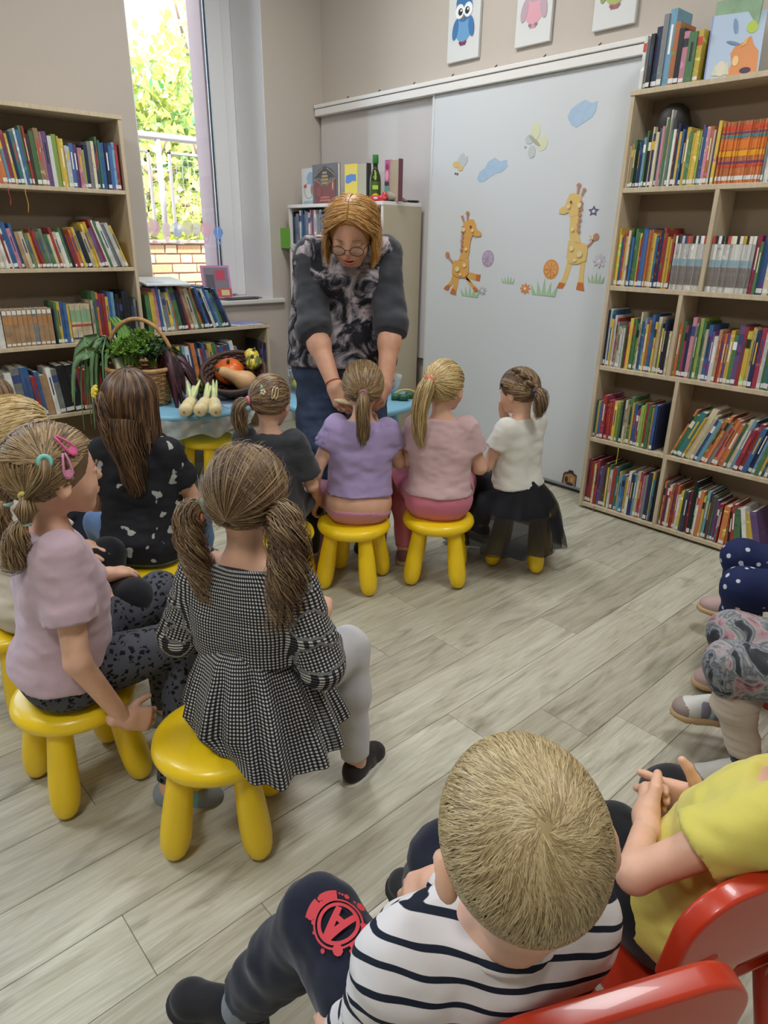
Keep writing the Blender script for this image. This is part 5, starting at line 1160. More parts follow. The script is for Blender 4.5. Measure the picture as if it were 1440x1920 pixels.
for px, py, ln, col, nm, pl in ((17, 362, .06, 'b04a3c', 'thin red', 'x'), (49, 365, .09, 'c8a04a', 'thin golden', 'x'), (1158, 850, .06, 'd8c040', 'yellow', 'y'), (1112, 958, .05, 'd05a92', 'pink', 'y')):
    p = on_x(px, py, XS+.004) if pl == 'x' else on_y(px, py, YS-.004)
    t = empty('bookmark_ribbon', p, '%s bookmark ribbon hanging over the shelf edge' % nm, 'ribbon', 'bookmark ribbons')
    m_ = MB(); m_.tube(catmull([p+V3(0, 0, .03), p+V3(.003, -.002, 0), p+V3(-.002, .004, -ln*.5), p+V3(.003, -.005, -ln)], 10), .0022, 5, flat=.4); m_.build('ribbon', plain('ribbon_'+col, col, .6), t, True)
# ------------------------------------------------------------------ people: builders
SKIN = plain('skin', 'dfb095', .48, .4, sss=.12, var=.05, bsc=25)
SKINA = plain('skin_adult', 'd3a084', .5, .4, sss=.12, var=.07, bsc=30)
EYEW = plain('eye_white', 'e2dcd4', .3); LIP = plain('lip', 'b06a5e', .45); BROW = plain('brow_hair', '7a6044', .7)
def hair_mat(name, cols, rough=.42):
    m, nt, P, N, L = nodes(name); uv = N('UVMap'); sp = N('SeparateXYZ'); L(uv.outputs[0], sp.inputs[0]); r = ramp(N, cols); L(sp.outputs[0], r.inputs[0])
    L(r.outputs[0], P.inputs['Base Color']); P.inputs['Roughness'].default_value = rough; P.inputs['Specular IOR Level'].default_value = .45; return m
H_BLOND = hair_mat('hair_blond', ['7a6038', 'b0945e', 'c9ae78', 'dcc694']); H_DARKB = hair_mat('hair_dark_blond', ['574330', '7d6446', '9a8058', 'b89c70'])
H_BROWN = hair_mat('hair_brown', ['2b1d16', '4a3526', '66492f', '8a6844']); H_MID = hair_mat('hair_mid', ['43322a', '685038', '896c4c', 'ae966e'])
H_ADULT = hair_mat('hair_reddish_blond', ['7a5228', 'b07c3e', 'c9964e', 'dcb470']); H_BOY = hair_mat('hair_boy', ['7a6644', '9f8a60', 'bba67a', 'd2be96'])
def ribbons(paths, width, centre=None, taper=.35, tones=None, jitter=.0):
    """paths (n,k,3): thin three-sided locks; returns verts, faces, uv"""
    P = np.asarray(paths); n, k, _ = P.shape
    tg = np.gradient(P, axis=1); tg /= np.linalg.norm(tg, axis=2, keepdims=True)+1e-12
    out = P-(centre if centre is not None else P.mean(0, keepdims=True)); out = out-tg*(out*tg).sum(2, keepdims=True); out /= np.linalg.norm(out, axis=2, keepdims=True)+1e-9
    sd_ = np.cross(tg, out); tt = np.linspace(0, 1, k); w_ = np.asarray(width).reshape(-1, 1, 1)*(1-(1-taper)*tt**2)[None, :, None]
    a = P+sd_*w_*.5; b_ = P+out*w_*.32; c = P-sd_*w_*.5
    V = np.stack([a, b_, c], 2).reshape(-1, 3)
    base = (np.arange(n)[:, None]*k+np.arange(k-1)[None, :])*3; i = base.ravel()
    F = np.concatenate([np.stack([i, i+1, i+4, i+3], 1), np.stack([i+1, i+2, i+5, i+4], 1)])
    tn = rng.random(n) if tones is None else np.asarray(tones); U = np.repeat(np.stack([np.repeat(tn, k), np.tile(tt, n)], 1), 3, 0)
    return V, F, U
def slerp(a, b, t):
    w_ = np.arccos(np.clip((a*b).sum(-1, keepdims=True), -1, .99999)); return (np.sin((1-t)*w_)*a+np.sin(t*w_)*b)/np.sin(w_)
class Head:
    def __init__(s, c, M, sc):
        s.c = np.asarray(c, float); s.M = M; s.s = sc; dd = np.linalg.norm(s.c-CAM_C); px = (s.c-CAM_C)@CAM_R/((s.c-CAM_C)@_fw)
        s.lod = .15 if px > .60 else (.72 if dd < 1.8 else .44)
    def p(s, *q):
        q = np.asarray(q if len(q) > 1 else q[0], float); return s.c+(q*s.s) @ s.M.T
    HC = V3(0, -.010, .012); HR = V3(.0775, .0935, .0885)
    def dirs(s, n, filt=None, r_=None, zb=-.66):
        r_ = r_ or rng; out = []
        while sum(len(o) for o in out) < n:
            d = r_.normal(size=(n*2, 3)); d /= np.linalg.norm(d, axis=1)[:, None]; x, y, z = d.T
            ok = np.where(y > .3, z > .12+.62*(y-.3), np.where(y > -.15, z > -.22, z > zb))
            if filt is not None: ok &= filt(x, y, z)
            out.append(d[ok])
        return np.concatenate(out)[:n]
    def surf(s, d, lift): return s.p(s.HC+d*s.HR*(1+lift))
def head_solid(S, h, adult=False, ear=1.0, lid=0.0):
    g = lambda *q: h.p(*q); k = h.s; M = h.M
    S.ell(g(0, -.010, .012), V3(.0715, .0875, .083)*k, M, k=.02*k)
    S.ell(g(0, .030, -.030), V3(.055, .052, .062)*k, M, k=.03*k)
    S.cone(g(-.018, .058, -.082), g(.018, .058, -.082), .017*k, k=.03*k)
    for sx in (-1, 1):
        S.ell(g(sx*.032, .052, -.040), V3(.024, .022, .024)*k, M, k=.025*k)
        S.ell(g(sx*.030, .087, -.006), V3(.014, .008, .009)*k, M, k=.012*k, sub=True)
        S.ell(g(sx*.030, .0725, -.001-lid), V3(.0150, .0085, .0075+lid)*k, M, k=.004*k)
        S.ell(g(sx*(.0725+.024*(ear-1)), -.004, -.020), V3(.009*ear, .017, .027)*k, M @ rotm((0, 0, 1), -sx*.35), k=.006*k)
        S.ell(g(sx*(.083+.024*(ear-1)), .002, -.018), V3(.006, .009, .016)*k, M @ rotm((0, 0, 1), -sx*.35), k=.004*k, sub=True)
    S.cone(g(0, .078, .002), g(0, .093, -.026), .006*k, .0095*k, k=.012*k)
    S.ell(g(0, .083, -.055), V3(.022, .008, .009)*k, M, k=.010*k)
def face_parts(root, h, mouth=True):
    base = root
    for sx in (-1, 1):
        m_ = MB(); m_.ell(h.p(sx*.030, .0700, -.007), V3(.0118, .0090, .0090)*h.s, h.M, 14, 0); m_.ell(h.p(sx*.030, .0780, -.008), V3(.0056, .0018, .0056)*h.s, h.M, 10, 1); m_.build('eye', [EYEW, plain('iris', '4a3a2c', .2)], base, True)
        m_ = MB(); m_.tube(catmull([h.p(sx*.016, .083, .012), h.p(sx*.031, .082, .017), h.p(sx*.046, .073, .012)], 7), [.001*h.s, .002*h.s, .0026*h.s, .0026*h.s, .0024*h.s, .0018*h.s, .001*h.s], 6); m_.build('eyebrow', BROW, base, True)
    if mouth:
        m_ = MB(); m_.tube(catmull([h.p(-.019, .081, -.056), h.p(-.008, .0895, -.053), h.p(0, .0905, -.054), h.p(.008, .0895, -.053), h.p(.019, .081, -.056)], 9), np.array([.001, .0028, .0034, .0036, .0034, .0036, .0034, .0028, .001])*h.s, 6); m_.build('lips', LIP, base, True)
def hair_obj(root, h, mat, packs, cap=True, cap_kw=None, name='hair', tone0=.25):
    V, F, U = [], [], []; n = 0
    if cap:
        S = Solid(); kw = cap_kw or {}
        S.ell(h.p(0, -.012, .014), V3(.0775, .0935, .0885)*h.s*kw.get('grow', 1.0), h.M, k=.01)
        S.ell(h.p(0, kw.get('fy', .095), kw.get('fz', -.035)), V3(.074, .078, .088)*h.s, h.M, k=.008, sub=True)
        S.cut(h.p(0, -.05, kw.get('nape', -.058)), h.M @ V3(0, .45, -1))
        v, f = S.mesh(.0055*h.s)
        tn = tone0+.18*noise3((v-h.c) @ h.M*V3(60, 14, 14), 1.0, 3.1)
        V.append(v); F.append(f); U.append(np.stack([np.clip(tn, 0, 1), np.zeros(len(v))], 1)); n += len(v)
    for (v, f, u) in packs: V.append(v); F.append(f+n); U.append(u); n += len(v)
    me = np_mesh(name, np.concatenate(V)-np.array(root.location), F, [mat], True, uv=np.concatenate(U))
    return link(name, me, root)
def tied(h, n, tie, filt=None, width=.0026, lift=(.02, .07), tone=None, k=8, sag=0.0):
    n = int(n*1.35*h.lod); width *= .72/h.lod**.8
    d0 = h.dirs(n, filt); d1 = np.broadcast_to(nrm(tie), d0.shape); t = np.linspace(0, 1, k)[None, :, None]
    D = slerp(d0[:, None, :], d1[:, None, :], t); l0 = rng.uniform(*lift, (n, 1, 1)); wob = .012*np.sin(t*6+rng.uniform(0, 6, (n, 1, 1)))
    l = l0*(1-.3*t)+wob*(1-t)+.05*t**6
    P = h.c+((h.HC+D*h.HR*(1+l))*h.s) @ h.M.T
    return ribbons(P, rng.uniform(.6, 1.2, n)*width*h.s, h.c, .8, tone)
def tail(pts, rad, n, wave=.0, freq=3, width=.0024, k=16, tones=None, ends=.25, frizz=.003, axis_ref=(0, 0, 1)):
    l_ = .9 if np.linalg.norm(np.asarray(pts[0])-CAM_C) < 1.8 else .6; n = int(n*1.25*l_); width *= .75/l_**.8; k = k if l_ > .8 else max(6, int(k*.75))
    C_ = catmull(pts, k); rd = np.interp(np.linspace(0, 1, k), np.linspace(0, 1, len(rad)), rad)
    tg = np.gradient(C_, axis=0); tg /= np.linalg.norm(tg, axis=1)[:, None]; u = nrm(np.cross(tg[0], V3(*axis_ref)+V3(.1, .03, 0))); us = []
    for i in range(k): u = nrm(u-tg[i]*(u@tg[i])); us.append(u)
    us = np.array(us); ws = np.cross(tg, us)
    q = np.sqrt(rng.random(n)); a = rng.uniform(0, 2*np.pi, n); x = q*np.cos(a); y = q*np.sin(a); t = np.linspace(0, 1, k)
    ph = rng.uniform(0, .9, n)+np.round(rng.random(n)*2)*2.1
    wv = wave*np.sin(freq*2*np.pi*t[None]+ph[:, None])*np.minimum(1, t*2.5)[None]; wv2 = wave*np.cos(freq*2*np.pi*t[None]+ph[:, None])*np.minimum(1, t*2.5)[None]
    ln = 1-ends*rng.random(n)                         # locks end at different lengths
    P = np.empty((n, k, 3))
    for i in range(n):
        tt = t*ln[i]*(k-1); j = np.clip(tt.astype(int), 0, k-2); f = (tt-j)[:, None]
        c = C_[j]*(1-f)+C_[j+1]*f; uu = us[j]; ww = ws[j]; r_ = np.interp(tt, np.arange(k), rd)[:, None]
        P[i] = c+uu*(r_*x[i]+wv[i][:, None])+ww*(r_*y[i]+wv2[i][:, None])+frizz*np.stack([np.sin(tt*1.3+a[i]*5), np.cos(tt*1.1+a[i]*3), np.sin(tt*.9+a[i]*7)], 1)*t[:, None]
    return ribbons(P, rng.uniform(.6, 1.2, n)*width, C_[None], .3, tones)
def loose(h, n, length, gap=.9, bulge=.10, width=.003, wave=.004, az=None, k=14, end_in=0.0, lift=(.02, .10), down=None, part=0.0, keep=None, swing=.4):
    """hair combed from the crown down the head and hanging"""
    n = int(n*h.lod); width = width/h.lod**.7
    r_ = rng; a0 = r_.uniform(-np.pi, np.pi, n) if az is None else r_.uniform(*az, n); th0 = np.arccos(1-r_.random(n)*.62)*.98
    a1 = np.where(np.abs(a0) < gap, np.sign(a0-part+1e-6)*(gap+.15*r_.random(n)), a0)
    L_ = length*(.86+.14*r_.random(n)); lf = r_.uniform(*lift, n)
    P = np.empty((n, k, 3)); dn = V3(0, 0, -1) if down is None else nrm(down); ph = r_.uniform(0, 6.28, n)
    for j, t in enumerate(np.linspace(0, 1, k)):
        th = th0+(1.72-th0)*min(1, t/.55); e = max(0, (t-.5)/.5)
        a = a0+(a1-a0)*min(1, t/swing); l = lf+bulge*math.sin(min(1, t/.6)*np.pi)*.5+bulge*.5
        D = np.stack([np.sin(th)*np.sin(a), np.sin(th)*np.cos(a), np.cos(th)*np.ones(n)], 1)
        q = h.c+((h.HC+D*h.HR*(1+l[:, None]))*h.s) @ h.M.T
        rad = D.copy(); rad[:, 2] = 0; q = q+(L_*e)[:, None]*dn-(rad @ h.M.T)*(end_in*e*e)[..., None] if np.ndim(end_in) else q+(L_*e)[:, None]*dn-(rad @ h.M.T)*end_in*e*e
        P[:, j] = q+wave*np.stack([np.sin(9*t+ph), np.cos(8*t+ph), np.zeros(n)], 1)*t
    if keep is not None: P = P[keep(a1)]
    return ribbons(P, r_.uniform(.6, 1.2, len(P))*width*h.s, h.c, .5)
def parted(h, n, length, px=-.02, width=.003, wave=.006, k=18, lift=(.03, .13), end_in=.0, spread=.22):
    """bob parted along the middle: locks start on the parting, sweep over the temples and hang"""
    n = int(n*max(h.lod, .7)); f = rng.uniform(0, 1, n); sx = np.where(rng.random(n) < .5, -1, 1)
    ph = .80-f*1.9; d0 = np.stack([px*np.ones(n)*8*.1+sx*.03, np.sin(ph), np.cos(ph)], 1); d0 /= np.linalg.norm(d0, axis=1)[:, None]
    az = (1.12+f*1.95+rng.normal(size=n)*spread*.5)*sx; az = np.where(np.abs(az) < 1.08, sx*1.08, az); th = 1.62
    d1 = np.stack([np.sin(th)*np.sin(az), np.sin(th)*np.cos(az), np.full(n, np.cos(th))], 1); lf = rng.uniform(*lift, n); L_ = length*(.84+.16*rng.random(n)); w0 = rng.uniform(0, .8, n)+np.round(rng.random(n)*3)*1.3
    P = np.empty((n, k, 3))
    for j, t in enumerate(np.linspace(0, 1, k)):
        tt = min(1, t/.62); D = slerp(d0, d1, np.full((n, 1), tt)); e = max(0, (t-.62)/.38); l = lf*(.25+.75*math.sin(min(1, tt*1.15)*np.pi/2))+.05
        q = h.HC+D*h.HR*(1+l[:, None]); wv = wave*np.sin(t*15+w0)*min(1, t*2.5); out = D.copy(); out[:, 2] = 0
        q = q+out*(wv-end_in*e*e)[:, None]; q[:, 1] += wave*.6*np.cos(t*13+w0)*t
        P[:, j] = h.c+(q*h.s) @ h.M.T+np.stack([np.zeros(n), np.zeros(n), -L_*e], 1)
    return ribbons(P, rng.uniform(.6, 1.2, n)*width*h.s, h.c, .5)
def hand_mesh(w_, d, pn, right, sc=1.0, curl=(.5, .5, .5, .5), spread=.10, thumb=(.6, .8, .2), tcurl=.35, vox=.0032):
    d = nrm(d); pn = nrm(pn-d*(np.asarray(pn)@d)); th = np.cross(d, pn)*(1 if right else -1); S = Solid(); w_ = np.asarray(w_, float)
    S.cone(w_-d*.022*sc, w_+d*.012*sc, .0165*sc, .0185*sc, k=.006)
    off = (.0195, .0068, -.0062, -.018); ln = (.040, .045, .041, .032); rr_ = (.0072, .0074, .0071, .0062)
    for i in range(4):
        kn = w_+d*(.052 if i < 3 else .047)*sc+th*off[i]*sc
        S.cone(w_+d*.008*sc+th*off[i]*.6*sc, kn, .0115*sc, .0088*sc, k=.010*sc)
        ang = spread*(1.5-i)*.75; fd = nrm(d*math.cos(ang)+th*math.sin(ang)); p = kn; cu = 0; axis = np.cross(fd, pn)
        for j, fr_ in enumerate((.46, .31, .23)):
            cu += curl[i]*(.75 if j == 0 else 1.0); dd = nrm(fd*math.cos(cu)+pn*math.sin(cu)); q = p+dd*ln[i]*fr_*sc
            S.cone(p, q, rr_[i]*sc*(1-.10*j), rr_[i]*sc*(1-.10*(j+1)), k=.0022*sc); p = q
    b0 = w_+d*.012*sc+th*.014*sc+pn*.004*sc; td = nrm(d*thumb[0]+th*thumb[1]+pn*thumb[2]); p1 = b0+td*.026*sc; S.cone(b0, p1, .0115*sc, .0085*sc, k=.008*sc)
    t2 = nrm(td+tcurl*(d-th*.5)); p2 = p1+t2*.019*sc; S.cone(p1, p2, .0082*sc, .0074*sc, k=.003*sc); S.cone(p2, p2+nrm(t2+.3*d)*.012*sc, .0074*sc, .006*sc, k=.002*sc)
    return S.mesh(vox)
def shoe(root, ank, toe, mat, sole, sc=1.0, up=(0, 0, 1), trim=None, strap=None, sock=None, cap_mat=None):
    ank = np.asarray(ank, float); u = nrm(up); f = nrm(np.asarray(toe, float)-u*(np.asarray(toe, float)@u)); r_ = np.cross(f, u); M = np.stack([r_, f, u], 1)
    g = lambda x, y, z: ank+(V3(x, y, z)*sc) @ M.T
    S = Solid(); S.ell(g(0, -.012, -.022), V3(.027, .034, .038)*sc, M, k=.02); S.cone(g(0, .02, -.032), g(0, .085, -.040), .026*sc, .0255*sc, k=.03); S.ell(g(0, .088, -.038), V3(.031, .036, .024)*sc, M, k=.02); S.ell(g(0, .03, -.02), V3(.024, .05, .025)*sc, M, k=.02)
    S.cut(g(0, 0, -.056), -u); S.cut(g(0, -.02, .012), V3(0, -.35, 1) @ M.T)
    o = solid_obj('shoe', S, .0062*sc, mat, root)
    T = Solid(); T.cone(g(0, -.02, -.055), g(0, .03, -.055), .032*sc, .030*sc, k=.02); T.ell(g(0, .085, -.055), V3(.036, .044, .024)*sc, M, k=.02); T.cone(g(0, .02, -.055), g(0, .09, -.055), .031*sc, k=.02); T.cut(g(0, 0, -.043), u); T.cut(g(0, 0, -.060), -u)
    so = solid_obj('sole', T, .0062*sc, sole, root); so.parent = o
    for nm, mt, y0, y1, wz in (trim or ()):
        Q = Solid(); Q.cone(g(0, y0, -.030), g(0, y1, -.034), (.0275+wz)*sc, (.0275+wz)*sc, k=.004); Q.cut(g(0, y0-.004, 0), -f); Q.cut(g(0, y1+.004, 0), f); Q.cut(g(0, 0, -.05), -u); q_ = solid_obj(nm, Q, .004*sc, mt, root); q_.parent = o
    if cap_mat is not None:
        Q = Solid(); Q.ell(g(0, .0885, -.038), V3(.0325, .0385, .0255)*sc, M); Q.cut(g(0, .092, 0), -f); Q.cut(g(0, 0, -.052), -u); q_ = solid_obj('toe_cap', Q, .004*sc, cap_mat, root); q_.parent = o
    return o
class Fig:
    """seated figure: pelvis on the seat; local x right, y forward, z up, in body units of a 1.1 m child"""
    def __init__(s, label, x, y, z, th, sc=1.0, lean=0.0, side=0.0, twist=0.0, yaw=0.0, pitch=0.0, roll=0.0, skin=None, vox=.0064, group=None, head_s=1.0, neck_fwd=.0):
        s.root = empty('person', (x, y, 0), label, 'person', group); s.b = V3(x, y, z); s.sc = sc; s.vox = vox; s.skin = skin or SKIN
        a = math.radians(th); f = V3(math.cos(a), math.sin(a), 0); r_ = V3(math.sin(a), -math.cos(a), 0); s.R = np.stack([r_, f, V3(0, 0, 1)], 1)
        d = math.radians; s.TM = rotm((0, 1, 0), d(side)) @ rotm((1, 0, 0), -d(lean)) @ rotm((0, 0, 1), d(twist))
        s.HM = s.R @ s.TM @ rotm((0, 0, 1), d(yaw)) @ rotm((1, 0, 0), d(pitch)+d(lean)*.6) @ rotm((0, 1, 0), d(roll))
        hc = s.T(0, .012+neck_fwd, .550); s.h = Head(hc, s.HM, sc*head_s); s.body = Solid(); s.arms = {}; s.extra = []
    def Lc(s, *p): p = np.asarray(p if len(p) > 1 else p[0], float); return s.b+(p*s.sc) @ s.R.T
    def T(s, *p):
        p = np.asarray(p if len(p) > 1 else p[0], float); q = (p-V3(0, 0, .09)) @ s.TM.T+V3(0, 0, .09); return s.Lc(q)
    def torso(s, S, g=1.0, w=1.0):
        k = s.sc; T = s.T
        S.cone(s.Lc(-.050*w, -.008, .080), s.Lc(.050*w, -.008, .080), .083*k*g, k=.03*k); S.ell(s.Lc(0, -.03, .085), V3(.11*w, .075, .078)*k*g, s.R, k=.03*k)
        S.cone(T(-.038*w, .006, .19), T(.038*w, .006, .19), .078*k*g, k=.05*k); S.cone(T(-.044*w, .004, .29), T(.044*w, .004, .29), .078*k*g, k=.05*k)
        S.cone(T(-.085*w, -.008, .372), T(.085*w, -.008, .372), .043*k*g, k=.05*k); S.cone(T(0, -.008, .36), T(0, -.004, .41), .052*k*g, .036*k*g, k=.04*k)
    def limbs(s, arms, legs, hand_kw=None):
        """arms: {'L': (elbow, wrist), 'R':...} local; legs: {'L': (knee, ankle)}"""
        k = s.sc; s.J = {}
        for sd_, (e, w_) in arms.items():
            sx = -1 if sd_ == 'L' else 1; sh = s.T(sx*.108, -.006, .372); s.J[sd_+'s'], s.J[sd_+'e'], s.J[sd_+'w'] = sh, s.Lc(e), s.Lc(w_)
        for sd_, (kn, an) in legs.items():
            sx = -1 if sd_ == 'L' else 1; s.J[sd_+'h'], s.J[sd_+'k'], s.J[sd_+'a'] = s.Lc(sx*.062, .02, .078), s.Lc(kn), s.Lc(an)
        return s
    def finish(s, hands=None, ear=1.0, face=True):
        k = s.sc; S = s.body; J = s.J; s.torso(S); h = s.h
        S.cone(s.T(0, -.010, .385), h.p(0, -.022, -.055), .037*k, .036*k, k=.025*k); HS = Solid(); HS.cone(s.T(0, -.010, .395), h.p(0, -.022, -.055), .0372*k, .0362*k, k=.025*k); head_solid(HS, h, ear=ear); s.extra.append(HS.mesh(s.vox*.92))
        for sd_ in 'LR':
            if sd_+'s' in J:
                S.cone(J[sd_+'s'], J[sd_+'e'], .034*k, .0265*k, k=.02*k); S.cone(J[sd_+'e'], J[sd_+'w'], .0275*k, .0185*k, k=.012*k)
                kw = dict(d=J[sd_+'w']-J[sd_+'e'], pn=V3(0, 0, -1), sc=1.08*k, vox=.0046); kw.update((hands or {}).get(sd_, {}))
                if kw.get('sc'): s.extra.append(hand_mesh(J[sd_+'w'], kw.pop('d'), kw.pop('pn'), sd_ == 'R', **kw))
            if sd_+'h' in J:
                S.cone(J[sd_+'h'], J[sd_+'k'], .066*k, .046*k, k=.03*k); S.cone(J[sd_+'k'], J[sd_+'a'], .0455*k, .029*k, k=.02*k); mid = J[sd_+'k']*.6+J[sd_+'a']*.4
                S.ell(mid, .043*k, k=.03*k)
        solid_obj('body', S, s.vox*1.65, s.skin, s.root, extra=s.extra)
        if face: face_parts(s.root, h)
        return s
    def top(s, mat, sleeve=.55, hem=.12, off=.013, fold=.004, name='shirt', neck=.408, nk_back=.0, fore=None, w=1.0, uv=None, flare=0.0, gap=.008, fsc=(16, 16, 34), front_drop=.02, vox=None, seed=0.0, hemtilt=0.0, uvfix=None):
        k = s.sc; S = Solid(); s.torso(S, w=w); J = s.J; s.hem = hem; off = max(off, .013)
        if flare: S.cone(s.T(-.05, .0, hem+.02), s.T(.05, .0, hem+.02), (.082+flare)*k, k=.05*k)
        S.cut(s.T(0, 0, neck), s.R @ s.TM @ V3(0, .35, 1)); S.cut(s.T(0, 0, hem), s.R @ s.TM @ nrm(V3(0, hemtilt, -1)))
        for sd_ in 'LR':
            if sd_+'s' in J:
                a, e, w_ = J[sd_+'s'], J[sd_+'e'], J[sd_+'w']
                if fore is None: b = a+(e-a)*sleeve; S.cone(a-(e-a)*.12, a+(e-a)*(sleeve+.3), .034*k+gap*.4, .031*k+gap, k=.02*k, clip=[(b, e-a)])
                else: b = e+(w_-e)*fore; S.cone(a, e, .035*k+gap*.4, .029*k+gap*.6, k=.02*k); S.cone(e, e+(w_-e)*(fore+.25), .029*k+gap*.6, .022*k+gap*.6, k=.014*k, clip=[(b, w_-e)])
        return solid_obj(name, S, (vox or s.vox)*1.3, mat, s.root, off*k, fold*k, fsc, uvc=uv, seed=seed, uvfix=uvfix)
    def pants(s, mat, end=.95, off=.005, fold=.002, name='leggings', waist=None, thick=0.0, vox=None, uv=None, fsc=(20, 20, 26)):
        k = s.sc; S = Solid(); J = s.J; waist = min(getattr(s, 'hem', .12)+.025, .15) if waist is None else waist
        S.cone(s.Lc(-.050, -.008, .080), s.Lc(.050, -.008, .080), .083*k, k=.03*k); S.ell(s.Lc(0, -.03, .085), V3(.11, .075, .078)*k, s.R, k=.03*k); S.cone(s.T(-.038, .004, .15), s.T(.038, .004, .15), .078*k, k=.04*k)
        S.cut(s.T(0, 0, waist), s.R @ s.TM @ V3(0, .25, 1))
        for sd_ in 'LR':
            if sd_+'h' in J:
                h_, kn, an = J[sd_+'h'], J[sd_+'k'], J[sd_+'a']
                S.cone(h_, kn, .067*k+thick*.6, .047*k+thick*.6, k=.03*k); b = kn+(an-kn)*end
                S.cone(kn, kn+(an-kn)*max(end, .3)*1.08, .0465*k+thick*.6, (.0465-.0165*end)*k+thick, k=.02*k, clip=[(b, an-kn)]); S.ell(kn*.62+(an)*.38, .0435*k+thick*.5, k=.03*k, clip=[(b, an-kn)])
        return solid_obj(name, S, (vox or s.vox)*1.45, mat, s.root, off*k, fold*k, fsc, uvc=uv)
    def shoes(s, mat, sole, toe=(0, 1, 0), sc=1.0, toes=None, **kw):
        for sd_ in 'LR':
            if sd_+'a' in s.J:
                t = (toes or {}).get(sd_, toe); shoe(s.root, s.J[sd_+'a'], s.R @ nrm(V3(*t)), mat, sole, sc*s.sc, **kw)
def band(root, c, axis, r_, mat, name='hair_tie', thick=.006, n=14):
    ax = nrm(axis); u = nrm(np.cross(ax, V3(.3, .5, .8))); w_ = np.cross(ax, u); a = np.linspace(0, 2*np.pi, n, endpoint=False)
    m_ = MB(); m_.tube(np.asarray(c)+r_*(np.cos(a)[:, None]*u+np.sin(a)[:, None]*w_), thick, 7, closed=True); return m_.build(name, mat, root, True)
def cloth(name, col, var=.06, rough=.85, bump=.0005, bsc=900, sheen=.2): return plain(name, col, rough, .2, bump=bump, bsc=bsc, var=0, sheen=sheen)
def spotted(name, base, spot, scale, thr, uvmap=False, dist=.0, soft=.04, extra=None):
    m, nt, P, N, L = nodes(name); tc = N('TexCoord'); v = N('TexVoronoi', Scale=scale, Randomness=.9); nz = N('TexNoise', Scale=scale*1.6, Detail=2.0); mx_ = N('MixRGB'); mx_.inputs[0].default_value = dist
    L(tc.outputs['Object'], mx_.inputs[1]); L(tc.outputs['Object'], nz.inputs['Vector']); va = N('VectorMath', operation='MULTIPLY_ADD'); va.inputs[1].default_value = (dist,)*3; L(nz.outputs['Color'], va.inputs[0]); L(tc.outputs['Object'], va.inputs[2]); L(va.outputs[0], v.inputs['Vector'])
    r = ramp(N, [(1, 1, 1), (1, 1, 1), (0, 0, 0)], [0, thr, thr+soft]); L(v.outputs['Distance'], r.inputs[0]); mx = N('MixRGB'); L(r.outputs[0], mx.inputs[0]); mx.inputs[1].default_value = rgb(base); mx.inputs[2].default_value = rgb(spot); L(mx.outputs[0], P.inputs['Base Color']); P.inputs['Roughness'].default_value = .8; P.inputs['Specular IOR Level'].default_value = .2
    return m
# ------------------------------------------------------------------ the children on yellow stools
SOLE = plain('gum_sole', 'b89a72', .7); WSOLE = plain('white_sole', 'd6d2c8', .6)
SEATZ = .292
# --- lilac top
k = Fig('child in a lilac top and pink leggings with a blond ponytail, back turned', -2.045, 1.715, SEATZ, 140, 1.02, lean=4, side=2, pitch=-8)
k.limbs({'L': ((-.175, -.03, .215), (-.185, .05, .06)), 'R': ((.165, .07, .23), (.07, .16, .35))}, {'L': ((-.20, .18, .07), (-.20, .17, -.225)), 'R': ((.10, .25, .08), (.09, .24, -.225))})
k.finish({'L': dict(d=k.R @ nrm(V3(-.1, .45, -.85)), pn=k.R @ V3(.9, 0, .1), curl=(.6, .6, .6, .6)), 'R': dict(d=k.R @ nrm(V3(-.4, .1, .9)), pn=k.R @ V3(0, .5, -.5), curl=(.9, .9, .9, .9))})
LIL = cloth('lilac_cotton', 'a896c2'); sh = k.top(LIL, .42, .125, fold=.005, fore=None)
for sx in (-1, 1):       # frilled shoulder caps
    a, e = k.J[('L' if sx < 0 else 'R')+'s'], k.J[('L' if sx < 0 else 'R')+'e']; S = Solid(); ax = nrm(e-a); S.cone(a-ax*.03, a+ax*.075, .042*k.sc, .056*k.sc, k=.01, clip=[(a+ax*.062, ax)]); o = solid_obj('shoulder_frill', S, .005, LIL, k.root, fold=.006, fsc=(60, 60, 12))
PKL = cloth('pink_leggings', 'c98a9c'); k.pants(PKL, .93, waist=.045); k.shoes(cloth('beige_shoe', 'c2a48c'), SOLE)
tie = V3(0, -.93, -.34); h = k.h; T_ = h.p(h.HC+nrm(tie)*h.HR*1.10); ft = lambda x: lambda a, b, c: x*a > 0
dn = V3(0, 0, -1); bk_ = -(k.R @ V3(0, 1, 0))
hr = hair_obj(k.root, h, H_DARKB, [tied(h, 1500, tie, lambda x, y, z: x > 0), tied(h, 1500, tie, lambda x, y, z: x < 0), tail([T_, T_+bk_*.02+dn*.03, T_+bk_*.022+dn*.10, T_+bk_*.0+dn*.17, T_-bk_*.01+dn*.225], [.012, .026, .03, .024, .010], 620, .002, 2, .0028)])
band(hr, T_, h.M @ tie, .012, plain('tie_mauve', 'a8708c', .5)).location = k.root.location*0
